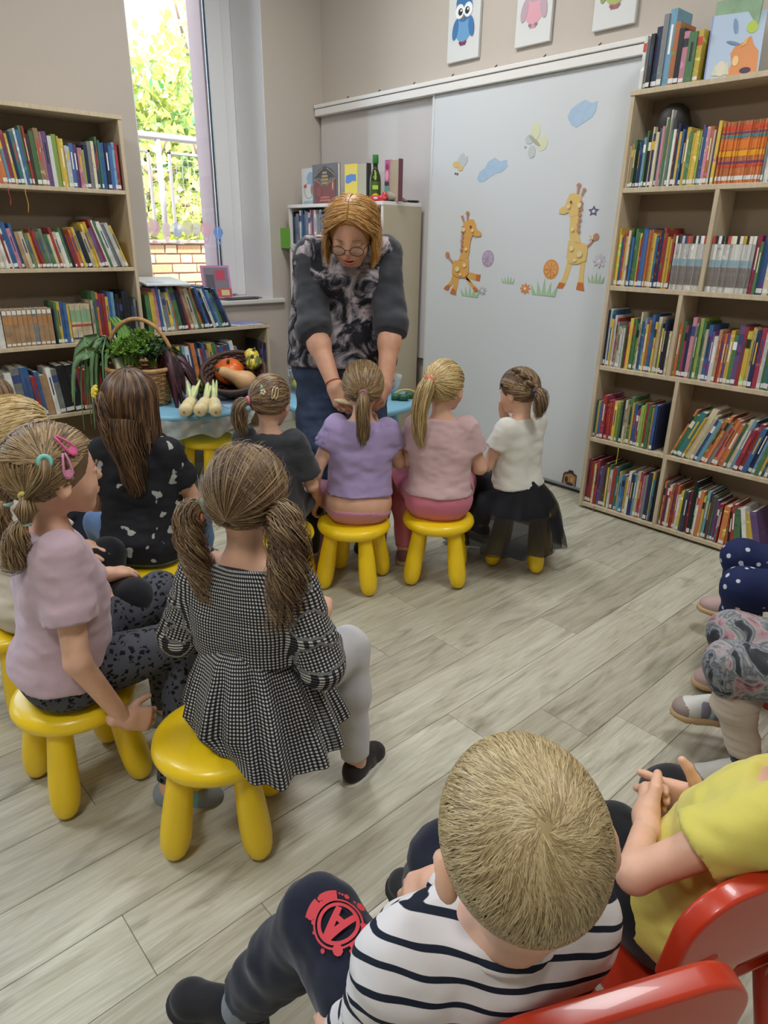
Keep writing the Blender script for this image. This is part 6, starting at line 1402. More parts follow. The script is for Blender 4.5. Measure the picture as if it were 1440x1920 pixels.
# --- pink tee
def kid_root_fix(o): return o
k = Fig('child in a pale pink tee and pink leggings with a long blond ponytail', -1.86, 2.005, SEATZ, 132, 1.02, lean=2, pitch=-4, yaw=-22)
k.limbs({'L': ((-.145, .03, .23), (-.05, .17, .20)), 'R': ((.165, .02, .215), (.06, .17, .20))}, {'L': ((-.17, .20, .10), (-.15, .13, -.225)), 'R': ((.12, .26, .08), (.10, .22, -.225))})
k.finish({'L': dict(curl=(.6,)*4), 'R': dict(curl=(.6,)*4)})
k.top(cloth('pale_pink_cotton', 'd2b2b4'), .52, .11, fold=.005, seed=3.3); k.pants(cloth('rose_leggings', 'd0788c'), .95); k.shoes(cloth('grey_slipper', '8a5a5c'), SOLE)
tie = V3(-.18, -.97, .13); h = k.h; T_ = h.p(h.HC+nrm(tie)*h.HR*1.12); bk_ = -(k.R @ V3(0, 1, 0)); lf_ = -(k.R @ V3(1, 0, 0))
hr = hair_obj(k.root, h, H_BLOND, [tied(h, 3000, tie), tail([T_, T_+bk_*.035+dn*.015+lf_*.01, T_+bk_*.035+dn*.10+lf_*.03, T_+bk_*.03+dn*.19+lf_*.03, T_+bk_*.022+dn*.27+lf_*.02], [.013, .034, .034, .030, .012], 760, .002, 2, .0028)], tone0=.4)
band(hr, T_, h.M @ tie+dn*.4, .013, plain('tie_coral', 'e8485e', .5), thick=.009)
# --- white tee and tulle skirt
k = Fig('child in a white tee and black tulle skirt turned to the left', -1.745, 2.39, SEATZ, 178, .935, lean=3, pitch=-12, yaw=4)
k.limbs({'L': ((-.165, .05, .21), (-.12, .20, .215)), 'R': ((.14, .13, .24), (.02, .135, .43))}, {'L': ((-.09, .27, .08), (-.08, .26, -.225)), 'R': ((.09, .27, .08), (.08, .26, -.225))})
k.finish({'L': dict(curl=(.7,)*4), 'R': dict(d=k.R @ nrm(V3(-.2, -.1, .9)), pn=k.R @ V3(0, -.9, 0), curl=(1.1,)*4)})
k.top(cloth('white_cotton', 'dcdcd2'), .5, .10, fold=.004, seed=5.1); k.pants(cloth('black_tights', '202028'), .97); k.shoes(cloth('black_slipper', '2a2a30'), SOLE)
def skirt(k, mat, name, top, drops, rad, ruff, n=96, off=(0, 0), ell=(1, 1), ph=0):
    m_ = MB(); v = []; N_ = len(drops); th = np.linspace(0, 2*np.pi, n, endpoint=False)
    for j, (dz, r_) in enumerate(zip(drops, rad)):
        rr_ = r_+ruff[j]*(np.sin(th*11+ph)+.6*np.sin(th*17+1.3*j+ph)+.4*np.sin(th*5+.5*j)); P = np.stack([rr_*np.cos(th)*ell[0]+off[0]*min(1, j/2), rr_*np.sin(th)*ell[1]+off[1]*min(1, j/2), np.full(n, dz)], 1)
        v.append(np.array([k.Lc(p) for p in P]))
    m_.add(np.concatenate(v), [[j*n+i, j*n+(i+1) % n, (j+1)*n+(i+1) % n, (j+1)*n+i][::-1] for j in range(N_-1) for i in range(n)]); return m_.build(name, mat, k.root, True)
skirt(k, cloth('black_skirt', '15151c'), 'skirt', 0, (.15, .10, .05, .01, -.015), (.092, .125, .165, .185, .188), (.001, .002, .004, .005, .006), off=(0, .01), ell=(1, 1.05))
m, nt_, P_, N_, L_ = nodes('black_tulle'); P_.inputs['Base Color'].default_value = rgb('101018'); P_.inputs['Roughness'].default_value = .8
tr = N_('BsdfTransparent'); mx = N_('MixShader'); mx.inputs[0].default_value = .64; L_(tr.outputs[0], mx.inputs[1]); L_(P_.outputs[0], mx.inputs[2]); L_(mx.outputs[0], nt_.nodes['Material Output'].inputs[0]); TULLE = m
skirt(k, TULLE, 'tulle_layer', 0, (.11, .05, .0, -.06, -.13, -.195), (.12, .18, .205, .215, .225, .235), (.003, .005, .009, .012, .014, .016), off=(0, .01), ph=.7)
skirt(k, TULLE, 'tulle_layer', 0, (.11, .05, .0, -.06, -.12, -.17), (.125, .185, .212, .226, .24, .25), (.003, .006, .010, .014, .017, .018), off=(-.015, -.01), ph=2.2)
tie = V3(-.25, -.93, -.25); h = k.h; T_ = h.p(h.HC+nrm(tie)*h.HR*1.12); bk_ = -(k.R @ V3(0, 1, 0)); lf_ = -(k.R @ V3(1, 0, 0))
fringe = loose(h, 320, .0, gap=.0, bulge=.05, az=(-.75, .75), width=.0036, k=8)
pk = [tied(h, 2600, tie, width=.003), tail([T_, T_+bk_*.025+dn*.01, T_+bk_*.03+dn*.06, T_+bk_*.02+dn*.115], [.014, .03, .028, .012], 460, .006, 1.5, .0028)]
# fringe combed forward over the forehead, and a plait round the back of the head
F_ = []; a = rng.uniform(-.95, .95, 420); 
for j, t in enumerate(np.linspace(0, 1, 9)):
    D = slerp(np.broadcast_to(nrm((0, .1, 1)), (420, 3)), np.stack([np.sin(a)*.95, np.cos(a), np.full(420, .08)], 1)/np.linalg.norm(np.stack([np.sin(a)*.95, np.cos(a), np.full(420, .08)], 1), axis=1)[:, None], t); F_.append(h.c+((h.HC+D*h.HR*(1.05+.03*math.sin(t*3)))*h.s) @ h.M.T)
pk.append(ribbons(np.stack(F_, 1), rng.uniform(.7, 1.2, 420)*.0032, h.c, .6))
for s_ in range(7):
    d = slerp(nrm(V3(-.55, -.1, .80)), nrm(V3(-.30, -.92, -.15)), s_/6); c_ = h.p(h.HC+d*h.HR*1.10); d2 = slerp(nrm(V3(-.55, -.1, .80)), nrm(V3(-.30, -.92, -.15)), min(1, (s_+1.3)/6)); c2 = h.p(h.HC+d2*h.HR*1.08); sw = (h.M @ V3(.01, 0, 0))*(1 if s_ % 2 else -1)
    pk.append(tail([c_+sw, (c_+c2)/2+sw*1.2+(c_-h.c)*.10, c2-sw], [.006, .012, .006], 60, 0, 1, .003, k=6, ends=0))
hr = hair_obj(k.root, h, H_MID, pk)
band(hr, T_, h.M @ tie, .014, plain('tie_navy', '2c3470', .5), thick=.010); m_ = MB(); m_.ell(T_+bk_*.012+lf_*.012, .006); m_.build('hair_bead', plain('white_bead', 'e8e8ea', .3), hr, True)
# --- checked dress
k = Fig('child in a black and white checked dress with two curly pigtails', -1.215, .685, SEATZ, 118, 1.065, lean=3, pitch=-6, yaw=8, vox=.005)
k.limbs({'L': ((-.175, -.005, .20), (-.09, .15, .22)), 'R': ((.175, .0, .20), (.10, .16, .22))}, {'L': ((-.10, .27, .08), (-.10, .22, -.225)), 'R': ((.13, .25, .08), (.17, .20, -.225))})
k.finish({'L': dict(curl=(.6,)*4), 'R': dict(curl=(.6,)*4)})
def check_mat():
    m, nt, P, N, L = nodes('checked_cotton'); uv = N('UVMap'); c1 = N('TexChecker', Scale=1.0); mp = N('Mapping'); mp.inputs['Scale'].default_value = (270, 270, 1); L(uv.outputs[0], mp.inputs[0]); L(mp.outputs[0], c1.inputs['Vector']); c1.inputs[1].default_value = rgb('c9c9c2'); c1.inputs[2].default_value = rgb('1b1b22')
    sp = N('SeparateXYZ'); L(mp.outputs[0], sp.inputs[0]); 
    # gingham: dark where either the warp or the weft stripe is dark
    st = []
    for ax_ in (0, 1):
        md = N('Math', operation='FRACT'); ml = N('Math', operation='MULTIPLY'); ml.inputs[1].default_value = .5; L(sp.outputs[ax_], ml.inputs[0]); L(ml.outputs[0], md.inputs[0]); gt = N('Math', operation='GREATER_THAN'); gt.inputs[1].default_value = .5; L(md.outputs[0], gt.inputs[0]); st.append(gt)
    ad = N('Math', operation='ADD'); L(st[0].outputs[0], ad.inputs[0]); L(st[1].outputs[0], ad.inputs[1]); hf = N('Math', operation='MULTIPLY'); hf.inputs[1].default_value = .5; L(ad.outputs[0], hf.inputs[0])
    r = ramp(N, ['17171d', '45464a', 'cfcfc8'], [0, .4, .9], 'CONSTANT'); L(hf.outputs[0], r.inputs[0]); L(r.outputs[0], P.inputs['Base Color']); P.inputs['Roughness'].default_value = .85; P.inputs['Specular IOR Level'].default_value = .2; return m
def arm_uv(v, uv):
    for sd_ in 'LR':
        for a, b in ((k.J[sd_+'s'], k.J[sd_+'e']), (k.J[sd_+'e'], k.J[sd_+'w'])):
            ax = b-a; L2 = ax@ax; t = np.clip(((v-a)@ax)/L2, 0, 1); d = np.linalg.norm(v-a-t[:, None]*ax, axis=1); lx = (v-k.b)@k.R[:, 0]/k.sc
            m = (d < .055) & (np.abs(lx) > .118) & (t > 0) & (t < 1); u0 = nrm(np.cross(ax, V3(.3, .5, .8))); w0 = np.cross(nrm(ax), u0); q = v-a; uv[m] = np.stack([np.arctan2(q@w0, q@u0)*.045, t*np.sqrt(L2)], 1)[m]
    return uv
CHK = check_mat(); c_ = k.Lc(0, 0, 0); fa = math.atan2(*( -(k.R @ V3(0, 1, 0)))[[1, 0]])
k.top(CHK, fore=.45, hem=.20, off=.012, fold=.003, name='dress_bodice', uv=(c_[0], c_[1], .11, fa), neck=.395, gap=.014, uvfix=arm_uv)
n = 140; th = np.linspace(0, 2*np.pi, n, endpoint=False); v = []; uvs = []
lev = [(.235, .086, .0, 0), (.214, .103, .002, 0), (.18, .112, .006, .003), (.13, .131, .010, .006), (.07, .149, .013, .010), (.03, .159, .015, .014), (.0, .165, .016, .018), (-.022, .168, .017, .02)]
hang = .5-.5*np.cos(th-(-.35))    # side where the skirt falls clear of the seat
for j, (z, r_, f, ox) in enumerate(lev):
    w_ = (np.sin(th*13)+.5*np.sin(th*21+1)+.35*np.sin(th*7+.4*j)+1.3)*.7; rr_ = r_+f*w_
    zz = np.full(n, z)
    if j >= 5:      # rests on the seat at one side, hangs over the edge at the other
        over = np.clip((np.cos(th-(-.15))-.15)/.5, 0, 1); over = over*over*(3-2*over); zr = .017+.006*np.sin(th*9)
        zz = zz*over+zr*(1-over); rr_ = rr_*over+(.150-.016*np.clip(-np.sin(th), 0, 1)+.003*(j-4)+.003*w_)*(1-over)
    P = np.stack([rr_*np.cos(th)+ox, rr_*np.sin(th)*1.02+.01, zz], 1); v.append(np.array([k.Lc(p) for p in P])); arc = np.concatenate([[0], np.cumsum(np.hypot(np.diff(rr_*np.cos(th)), np.diff(rr_*np.sin(th))))]); uvs.append(np.stack([th*.15, np.full(n, -sum(np.hypot(lev[i+1][0]-lev[i][0], lev[i+1][1]-lev[i][1]) for i in range(j)))], 1))
J_ = len(lev); q = [[j*n+i, j*n+(i+1) % n, (j+1)*n+(i+1) % n, (j+1)*n+i][::-1] for j in range(J_-1) for i in range(n) if i < n-1]+[[j*n+n-1, j*n, (j+1)*n, (j+1)*n+n-1][::-1] for j in range(J_-1)]
link('dress_skirt', np_mesh('dress_skirt', np.concatenate(v)-np.array(k.root.location), np.array(q), [CHK], True, uv=np.concatenate(uvs)), k.root)
k.pants(cloth('white_leggings', 'c9c9cc'), .96, waist=.06); k.shoes(cloth('black_sandal', '2a2428'), WSOLE, toes={'L': (0, 1, 0), 'R': (.2, 1, 0)}, trim=[('strap', plain('strap_silver', 'b9b2a8', .4, metal=.3), .005, .018, .003), ('strap', plain('strap_dark', '3a3036', .4), .04, .055, .003)])
h = k.h; dn = V3(0, 0, -1); bk_ = -(k.R @ V3(0, 1, 0)); rt_ = k.R @ V3(1, 0, 0)
tl, tr_ = V3(-.86, -.34, -.32), V3(.86, -.34, -.32); A_, B_ = h.p(h.HC+nrm(tl)*h.HR*1.12), h.p(h.HC+nrm(tr_)*h.HR*1.12)
pk = [tied(h, 1900, tl, lambda x, y, z: x < .0, .0028), tied(h, 1900, tr_, lambda x, y, z: x > .0, .0028),
      tail([A_, A_-rt_*.022+bk_*.02+dn*.015, A_-rt_*.02+bk_*.028+dn*.09, A_+rt_*.005+bk_*.03+dn*.165, A_+rt_*.015+bk_*.035+dn*.225], [.012, .028, .026, .024, .014], 520, .013, 2.4, .0026, k=21),
      tail([B_, B_+rt_*.03+bk_*.02+dn*.0, B_+rt_*.045+bk_*.03+dn*.09, B_+rt_*.035+bk_*.035+dn*.18, B_+rt_*.02+bk_*.05+dn*.265], [.012, .034, .036, .034, .018], 640, .017, 2.6, .0026, k=22)]
fly = tied(h, 260, (0, -.5, -.2), None, .0011, (.08, .22)); pk.append(fly)
hr = hair_obj(k.root, h, H_MID, pk)
for c0, d in ((A_, tl), (B_, tr_)):
    for i, (o_, cl) in enumerate(((0, 'b4c8b8'), (.012, '8fb4a8'))): band(hr, c0+(h.M @ nrm(d))*o_*1.0, h.M @ nrm(d), .013, plain('tie_'+cl, cl, .4), thick=.006)
m_ = MB(); m_.ell(A_-rt_*-.004+bk_*.018+dn*.02, (.007, .006, .011)); m_.build('hair_charm', plain('charm_orange', 'd07a5a', .4), hr, True)
# --- bubble pigtails, pale pink tee
k = Fig('child in a pale lilac pink tee with bubble pigtails and two hair clips', -1.640, .392, SEATZ, 84, 1.09, lean=4, pitch=-2, yaw=6, vox=.005)
k.limbs({'L': ((-.165, .02, .20), (-.12, .17, .15)), 'R': ((.165, .0, .17), (.165, .075, -.012))}, {'L': ((-.12, .27, .13), (-.10, .24, -.225)), 'R': ((.08, .28, .085), (.20, .15, -.225))})
k.finish({'L': dict(curl=(.6,)*4), 'R': dict(d=k.R @ nrm(V3(.05, .8, -.35)), pn=k.R @ V3(-.8, -.1, -.4), curl=(.75, .75, .75, .75), vox=.0028, sc=1.15)})
k.top(cloth('lilac_pink_cotton', 'c4abb6'), .58, .075, off=.012, fold=.004, gap=.012, seed=9.2); k.pants(spotted('leopard_leggings', '50525a', '15151b', 62, .34, dist=.02, soft=.05), .97, waist=.12)
shb = cloth('grey_shoe', '8f9aa4'); k.shoes(shb, WSOLE, toes={'L': (0, 1, 0), 'R': (.6, 1, 0)}, trim=[('strap', plain('aqua_strap', '7fc4c4', .5), .05, .066, .003)])
h = k.h; rt_ = k.R @ V3(1, 0, 0); bk_ = -(k.R @ V3(0, 1, 0))
t1, t2 = V3(.62, -.60, -.45), V3(-.62, -.62, -.42); A_, B_ = h.p(h.HC+nrm(t1)*h.HR*1.10), h.p(h.HC+nrm(t2)*h.HR*1.10); tm = V3(.88, -.25, .30); Cm = h.p(h.HC+nrm(tm)*h.HR*1.07)
pk = [tied(h, 1500, t1, lambda x, y, z: (x > 0) & (z < .35), .0028), tied(h, 1500, t2, lambda x, y, z: x < 0, .0028), tied(h, 900, tm, lambda x, y, z: (x > 0) & (z > .25), .0028, (.04, .08)), tail([Cm, Cm+rt_*.012+dn*.03+bk_*.01, A_+rt_*.01], [.010, .018, .010], 240, 0, 1, .0026, k=8, ends=.0)]
for P0, sx in ((A_, 1), (B_, -1)):
    o_ = rt_*sx; q0, q1, q2, q3 = P0, P0+o_*.012+bk_*.012+dn*.05, P0+o_*.01+bk_*.02+dn*.085, P0+o_*.0+bk_*.02+dn*.15
    pk.append(tail([q0, (q0+q1)/2+o_*.012, q1+dn*.01], [.009, .026, .008], 300, 0, 1, .0026, k=9, ends=0)); pk.append(tail([q1, q1+dn*.02+bk_*.015, q2+dn*.03+bk_*.02, q3+bk_*.03, q3+bk_*.06+dn*(-.01)], [.008, .02, .024, .022, .012], 330, .009, 1.6, .0026, k=16))
hr = hair_obj(k.root, h, H_DARKB, pk)
for P0, sx in ((A_, 1), (B_, -1)):
    band(hr, P0, h.M @ nrm(t1 if sx > 0 else t2), .011, plain('tie_yellow', 'd8cc6a', .5), thick=.006); band(hr, P0+rt_*sx*.012+bk_*.012+dn*.056, dn, .011, plain('tie_mint', 'a8d0c4', .5), thick=.005)
band(hr, Cm, h.M @ nrm(tm), .012, plain('tie_aqua', '7ac4b8', .5), thick=.006)
for d, cl, a_, nm in ((V3(.86, .20, .62), 'd85a92', .9, 'hot pink'), (V3(.98, .12, .18), 'd890b4', 1.5, 'light pink')):
    d = nrm(d); c0 = h.p(h.HC+d*h.HR*1.11); nz_ = h.M @ nrm(d/h.HR); tu = nrm(np.cross(nz_, h.M @ V3(0, 1, 0))); tv = np.cross(nz_, tu); dr_ = math.cos(a_)*tv+math.sin(a_)*tu; pr_ = np.cross(nz_, dr_)
    if dr_[2] > 0: dr_, pr_ = -dr_, -pr_
    pts = np.array([c0+dr_*y+pr_*x+nz_*(.004-4*y*y*1.2) for x, y in [(.002, -.028), (.006, -.014), (.009, .004), (.010, .016), (.006, .026), (0, .029), (-.006, .026), (-.010, .016), (-.009, .004), (-.006, -.014), (-.002, -.028)]])
    m_ = MB(); m_.tube(pts, .0028, 6, closed=True); v_ = [c0+dr_*y+pr_*x+nz_*.004 for x, y in ((-.008, .008), (.008, .008), (.008, .022), (0, .027), (-.008, .022))]; m_.add(v_, None, [[0, 1, 2], [0, 2, 3], [0, 3, 4]]); m_.build('hair_clip', plain('clip_'+cl, cl, .3), hr, True)
# --- printed black tee, long loose hair
k = Fig('child in a black printed tee with long brown hair and a yellow flower clip', -2.245, .875, SEATZ, 140, 1.06, lean=2, pitch=-4)
k.limbs({'L': ((-.165, .03, .20), (-.13, .18, .12)), 'R': ((.165, .05, .20), (.10, .20, .14))}, {'L': ((-.22, .17, .07), (-.21, .20, -.225)), 'R': ((.12, .27, .08), (.11, .25, -.225))})
k.finish({'L': dict(curl=(.6,)*4), 'R': dict(curl=(.6,)*4)})
k.top(spotted('printed_tee', '26272c', 'aeb1ae', 15, .22, dist=.07, soft=.02), .55, .03, off=.012, fold=.005, gap=.012); k.pants(cloth('blue_jeans', '5f7fae'), .97); k.shoes(cloth('white_trainer', 'c9c5c0'), WSOLE)
h = k.h; bk_ = -(k.R @ V3(0, 1, 0)); rt_ = k.R @ V3(1, 0, 0); tie = V3(-.72, -.62, .25); T_ = h.p(h.HC+nrm(tie)*h.HR*1.10); Nb = h.p(0, -.085, -.05)
pk = [tied(h, 1500, tie, lambda x, y, z: z > .1), loose(h, 1700, .17, gap=1.5, bulge=.08, width=.003, k=16, keep=lambda a: np.abs(a) > 1.3, lift=(.0, .05)),
      tail([T_, T_+bk_*.02+dn*.03, T_+bk_*.03+rt_*.02+dn*.12, T_+bk_*.03+rt_*.05+dn*.21, T_+bk_*.035+rt_*.08+dn*.30], [.012, .026, .028, .026, .012], 420, .008, 1.6, .0028, k=22),
      tail([Nb, Nb+bk_*.02+dn*.05, Nb+bk_*.025+rt_*.015+dn*.13, Nb+bk_*.022+rt_*.02+dn*.21, Nb+bk_*.02+rt_*.015+dn*.255], [.06, .055, .045, .034, .016], 900, .006, 1.4, .003, k=20)]
hr = hair_obj(k.root, h, H_BROWN, pk, cap_kw=dict(nape=-.075))
fm = plain('flower_clip', 'e2cc3a', .5); m_ = MB(); nz_ = h.M @ nrm(tie)
for i in range(16):
    a = i*2.4; q_ = .018*math.sqrt((i+.5)/16); u0 = nrm(np.cross(nz_, V3(0, 0, 1))); v0 = np.cross(nz_, u0); m_.ell(T_+nz_*(.030-q_*.3)+u0*q_*math.cos(a)+v0*q_*math.sin(a), (.0065, .0065, .0065), None, 8)
m_.build('flower_clip', fm, hr, True)
# --- plain dark grey tee
k = Fig('child in a plain dark grey tee with a low side ponytail and gold clips', -2.19, 1.38, SEATZ, 128, .96, lean=4, pitch=-14)
k.limbs({'L': ((-.16, .03, .20), (-.12, .18, .14)), 'R': ((.165, .04, .20), (.12, .19, .14))}, {'L': ((-.10, .27, .08), (-.09, .26, -.225)), 'R': ((.10, .27, .08), (.09, .26, -.225))})
k.finish({'L': dict(curl=(.6,)*4), 'R': dict(curl=(.6,)*4)})
k.top(cloth('dark_grey_cotton', '3a3c40'), .75, .04, off=.014, fold=.006, gap=.014); k.pants(cloth('dark_trousers', '2c3038'), .97); k.shoes(cloth('tan_shoe', '8f7460'), SOLE)
h = k.h; bk_ = -(k.R @ V3(0, 1, 0)); rt_ = k.R @ V3(1, 0, 0); tie = V3(-.74, -.62, -.22); T_ = h.p(h.HC+nrm(tie)*h.HR*1.12)
hr = hair_obj(k.root, h, H_MID, [tied(h, 2600, tie, None, .0028), tail([T_, T_-rt_*.025+bk_*.02+dn*.015, T_-rt_*.03+bk_*.02+dn*.08, T_-rt_*.025+bk_*.02+dn*.13], [.012, .03, .032, .020], 480, .003, 1.5, .0028)])
band(hr, T_, h.M @ nrm(tie), .012, plain('tie_pink', 'd0708c', .5), thick=.007)
GOLDC = plain('gold_clip', 'd8c49a', .3, metal=.5)
for (x, z) in ((.50, .12), (.66, .12)):
    d = nrm(V3(x, -.8, z)); c0 = h.p(h.HC+d*h.HR*1.11); nz_ = h.M @ nrm(d/h.HR); up_ = nrm(h.M @ V3(.25, 0, 1)); up_ = nrm(up_-nz_*(up_@nz_)); sd_ = np.cross(nz_, up_)
    m_ = MB(); m_.tube(np.array([c0+up_*y+sd_*x_ for x_, y in ((-.003, -.02), (-.006, 0), (-.004, .018), (0, .023), (.004, .018), (.006, 0), (.003, -.02), (0, -.023))]), .0024, 6, closed=True); m_.build('hair_clip', GOLDC, hr, True)
d = nrm(V3(.10, -.95, .12)); c0 = h.p(h.HC+d*h.HR*1.10); m_ = MB()
for i in range(5): m_.ell(c0+(h.M @ V3(.007*math.cos(i*1.256), -.003, .007*math.sin(i*1.256))), .0055, None, 8)
m_.build('flower_clip', plain('clip_cream', 'd6cfae', .4), hr, True); m_ = MB(); m_.ell(c0+h.M @ V3(-.006, -.004, .017), (.007, .004, .009), None, 8); m_.build('leaf_clip', plain('clip_mint', 'a0ccb0', .4), hr, True)
# --- cream shirt, behind the pigtails
k = Fig('child in a cream shirt and black leggings behind the child with pigtails', -2.075, .435, SEATZ, 92, 1.06, lean=4, pitch=-6)
k.limbs({'L': ((-.16, .05, .20), (-.10, .20, .14)), 'R': ((.15, .10, .20), (.11, .26, .155))}, {'L': ((-.10, .27, .09), (-.09, .26, -.225)), 'R': ((.11, .29, .10), (.11, .25, -.225))})
k.J['Rk'], k.J['Ra'], k.J['Rw'], k.J['Re'] = W(252, 1120, 1.93), W(245, 1215, 2.10), W(196, 1078, 1.90), W(140, 1040, 1.93)
k.finish({'L': dict(curl=(.4,)*4), 'R': dict(curl=(.35,)*4, pn=V3(0, 0, -1), d=k.R @ V3(0, 1, -.15))})
k.top(cloth('cream_cotton', 'cfc6b4'), .6, .02, off=.014, fold=.005, gap=.012); k.pants(cloth('black_leggings', '1a1a20'), .97); k.shoes(cloth('pale_slipper', 'b9b4b4'), WSOLE)
h = k.h; tie = V3(-.2, -.9, -.35); T_ = h.p(h.HC+nrm(tie)*h.HR*1.1); bk_ = -(k.R @ V3(0, 1, 0))
hair_obj(k.root, h, H_BLOND, [tied(h, 2600, tie, None, .003), tail([T_, T_+bk_*.02+dn*.03, T_+bk_*.02+dn*.10], [.012, .024, .010], 320, .003, 1.5, .0028)], tone0=.35)
# --- far left, brown hair
k = Fig('brown haired child in a dark top at the far left edge', -2.78, .55, SEATZ, 115, .97, lean=2, pitch=-6)
k.limbs({'L': ((-.16, .05, .20), (-.10, .20, .14)), 'R': ((.16, .06, .20), (.10, .20, .14))}, {'L': ((-.10, .27, .08), (-.09, .26, -.225)), 'R': ((.10, .27, .08), (.09, .26, -.225))})
k.finish({'L': dict(curl=(.6,)*4), 'R': dict(curl=(.6,)*4)})
k.top(cloth('black_jersey', '1e1f24'), .6, .04, off=.012); k.pants(cloth('navy_trousers', '30384e'), .97); k.shoes(cloth('brown_shoe', '6a5444'), SOLE)
h = k.h; hair_obj(k.root, h, H_MID, [loose(h, 2400, .10, gap=1.1, bulge=.07, width=.003, lift=(.0, .05))])
# ------------------------------------------------------------------ standing adult
t = empty('person', (-2.45, 2.02, 0), 'standing person in glasses, patterned dark top and jeans, bending over the children', 'person'); AR = t
Wp = W
fw_ = nrm(V3(.74, -.673, 0)); rt_ = V3(-.673, -.74, 0)      # the adult faces the room: own right is towards the window
pel = Wp(642, 668, 3.10); LH, RH = pel-rt_*.10-V3(0, 0, .06), pel+rt_*.10-V3(0, 0, .06)
chest = Wp(648, 520, 2.98); waist = Wp(645, 600, 3.06)
RS, LS = Wp(588, 478, 2.92), Wp(718, 478, 2.92); RE, LE = Wp(588, 618, 2.86), Wp(733, 612, 2.86); RW, LW = Wp(626, 722, 2.80), Wp(722, 722, 2.82)
RK, LK = pel+rt_*.13-V3(0, 0, .44)+fw_*.02, pel-rt_*.11-V3(0, 0, .44)+fw_*.03; RA, LA = RK+V3(0, 0, -.37)+rt_*.01-fw_*.03, LK+V3(0, 0, -.37)-fw_*.03
RA[2] = LA[2] = .075
hc = Wp(660, 432, 2.70); d = math.radians
HB = np.stack([rt_, fw_, V3(0, 0, 1)], 1); HM = HB @ rotm((0, 1, 0), d(4)) @ rotm((1, 0, 0), d(-33)) @ rotm((0, 0, 1), d(-10)); h = Head(hc, HM, 1.16)
S = Solid()
def adult_torso(S, g=0.0):
    S.cone(pel-rt_*.085, pel+rt_*.085, .145+g, k=.06); S.cone(waist-rt_*.08+fw_*.01, waist+rt_*.08+fw_*.01, .140+g, k=.08); S.cone(chest-rt_*.075+fw_*.0, chest+rt_*.075, .130+g, k=.08)
    for s_ in (-1, 1): S.ell(chest+rt_*s_*.08+fw_*.075-V3(0, 0, .03), .080+g, k=.06)
    S.cone(RS*.93+LS*.07, LS*.93+RS*.07, .068+g, k=.07)
adult_torso(S); S.cone((RS+LS)/2+V3(0, 0, .02), h.p(0, -.03, -.06), .060, .054, k=.04); head_solid(S, h, lid=.004)
S.ell(h.p(0, .09, -.061), V3(.013, .012, .008)*1.16, HM, k=.003, sub=True)
for a, e, w_ in ((RS, RE, RW), (LS, LE, LW)): S.cone(a, e, .060, .050, k=.04); S.cone(e, w_, .050, .030, k=.02); S.ell(e*.72+w_*.28, .049, k=.02)
for a, e, w_ in ((RH, RK, RA), (LH, LK, LA)): S.cone(a, e, .098, .066, k=.04); S.cone(e, w_, .064, .042, k=.03)
ex = [hand_mesh(RW, Wp(640, 752, 2.78)-RW, V3(-.3, .5, -.6)+rt_*-.6, True, 1.62, (.55, .55, .6, .7), .06, (.75, .55, .5), .4, .004), hand_mesh(LW, Wp(712, 765, 2.78)-LW, rt_, False, 1.6, (.7, .7, .7, .7), .06, (.75, .55, .5), .4, .004)]
solid_obj('body', S, .0068, SKINA, t, extra=ex)
face_parts(t, h, False)
for z_, r_ in ((-.054, .0034), (-.068, .0042)):
    m_ = MB(); m_.tube(catmull([h.p(-.020, .081, -.060), h.p(-.009, .0895, z_), h.p(0, .0915, z_), h.p(.009, .0895, z_), h.p(.020, .081, -.060)], 9), np.array([.3, .8, 1, 1, .95, 1, 1, .8, .3])*r_*1.2, 6); m_.build('lips', plain('lip_rose', 'b5635c', .4), t, True)
m_ = MB(); m_.ell(h.p(0, .083, -.061), V3(.014, .004, .006)*1.16, HM, 12); m_.build('mouth_inside', plain('mouth_dark', '4a1f1c', .5), t, True)
gl = plain('spectacle_frame', '3a3030', .3, metal=.4); m_ = MB(); a = np.linspace(0, 2*np.pi, 24, endpoint=False)
for sx in (-1, 1):
    m_.tube(np.array([h.p(sx*.032+.0235*math.cos(x), .097-.10*abs(sx*.032+.0235*math.cos(x))**1.5, -.016+.017*math.sin(x)) for x in a]), .0016, 6, closed=True); m_.tube([h.p(sx*.055, .088, -.010), h.p(sx*.072, .05, -.004), h.p(sx*.077, .0, -.004)], .0016, 6)
m_.tube([h.p(-.009, .096, -.013), h.p(0, .099, -.010), h.p(.009, .096, -.013)], .0016, 6); gs = m_.build('glasses', gl, t, True)
for sx in (-1, 1):
    m_ = MB(); c0 = h.p(sx*.032, .0925, -.016); v_ = [h.p(sx*.032+.0225*math.cos(x), .0965-.10*abs(sx*.032+.0225*math.cos(x))**1.5, -.016+.016*math.sin(x)) for x in a]; m_.add(v_+[c0], None, [[24, i, (i+1) % 24] for i in range(24)]); m_.build('lens', CGLASS, gs)
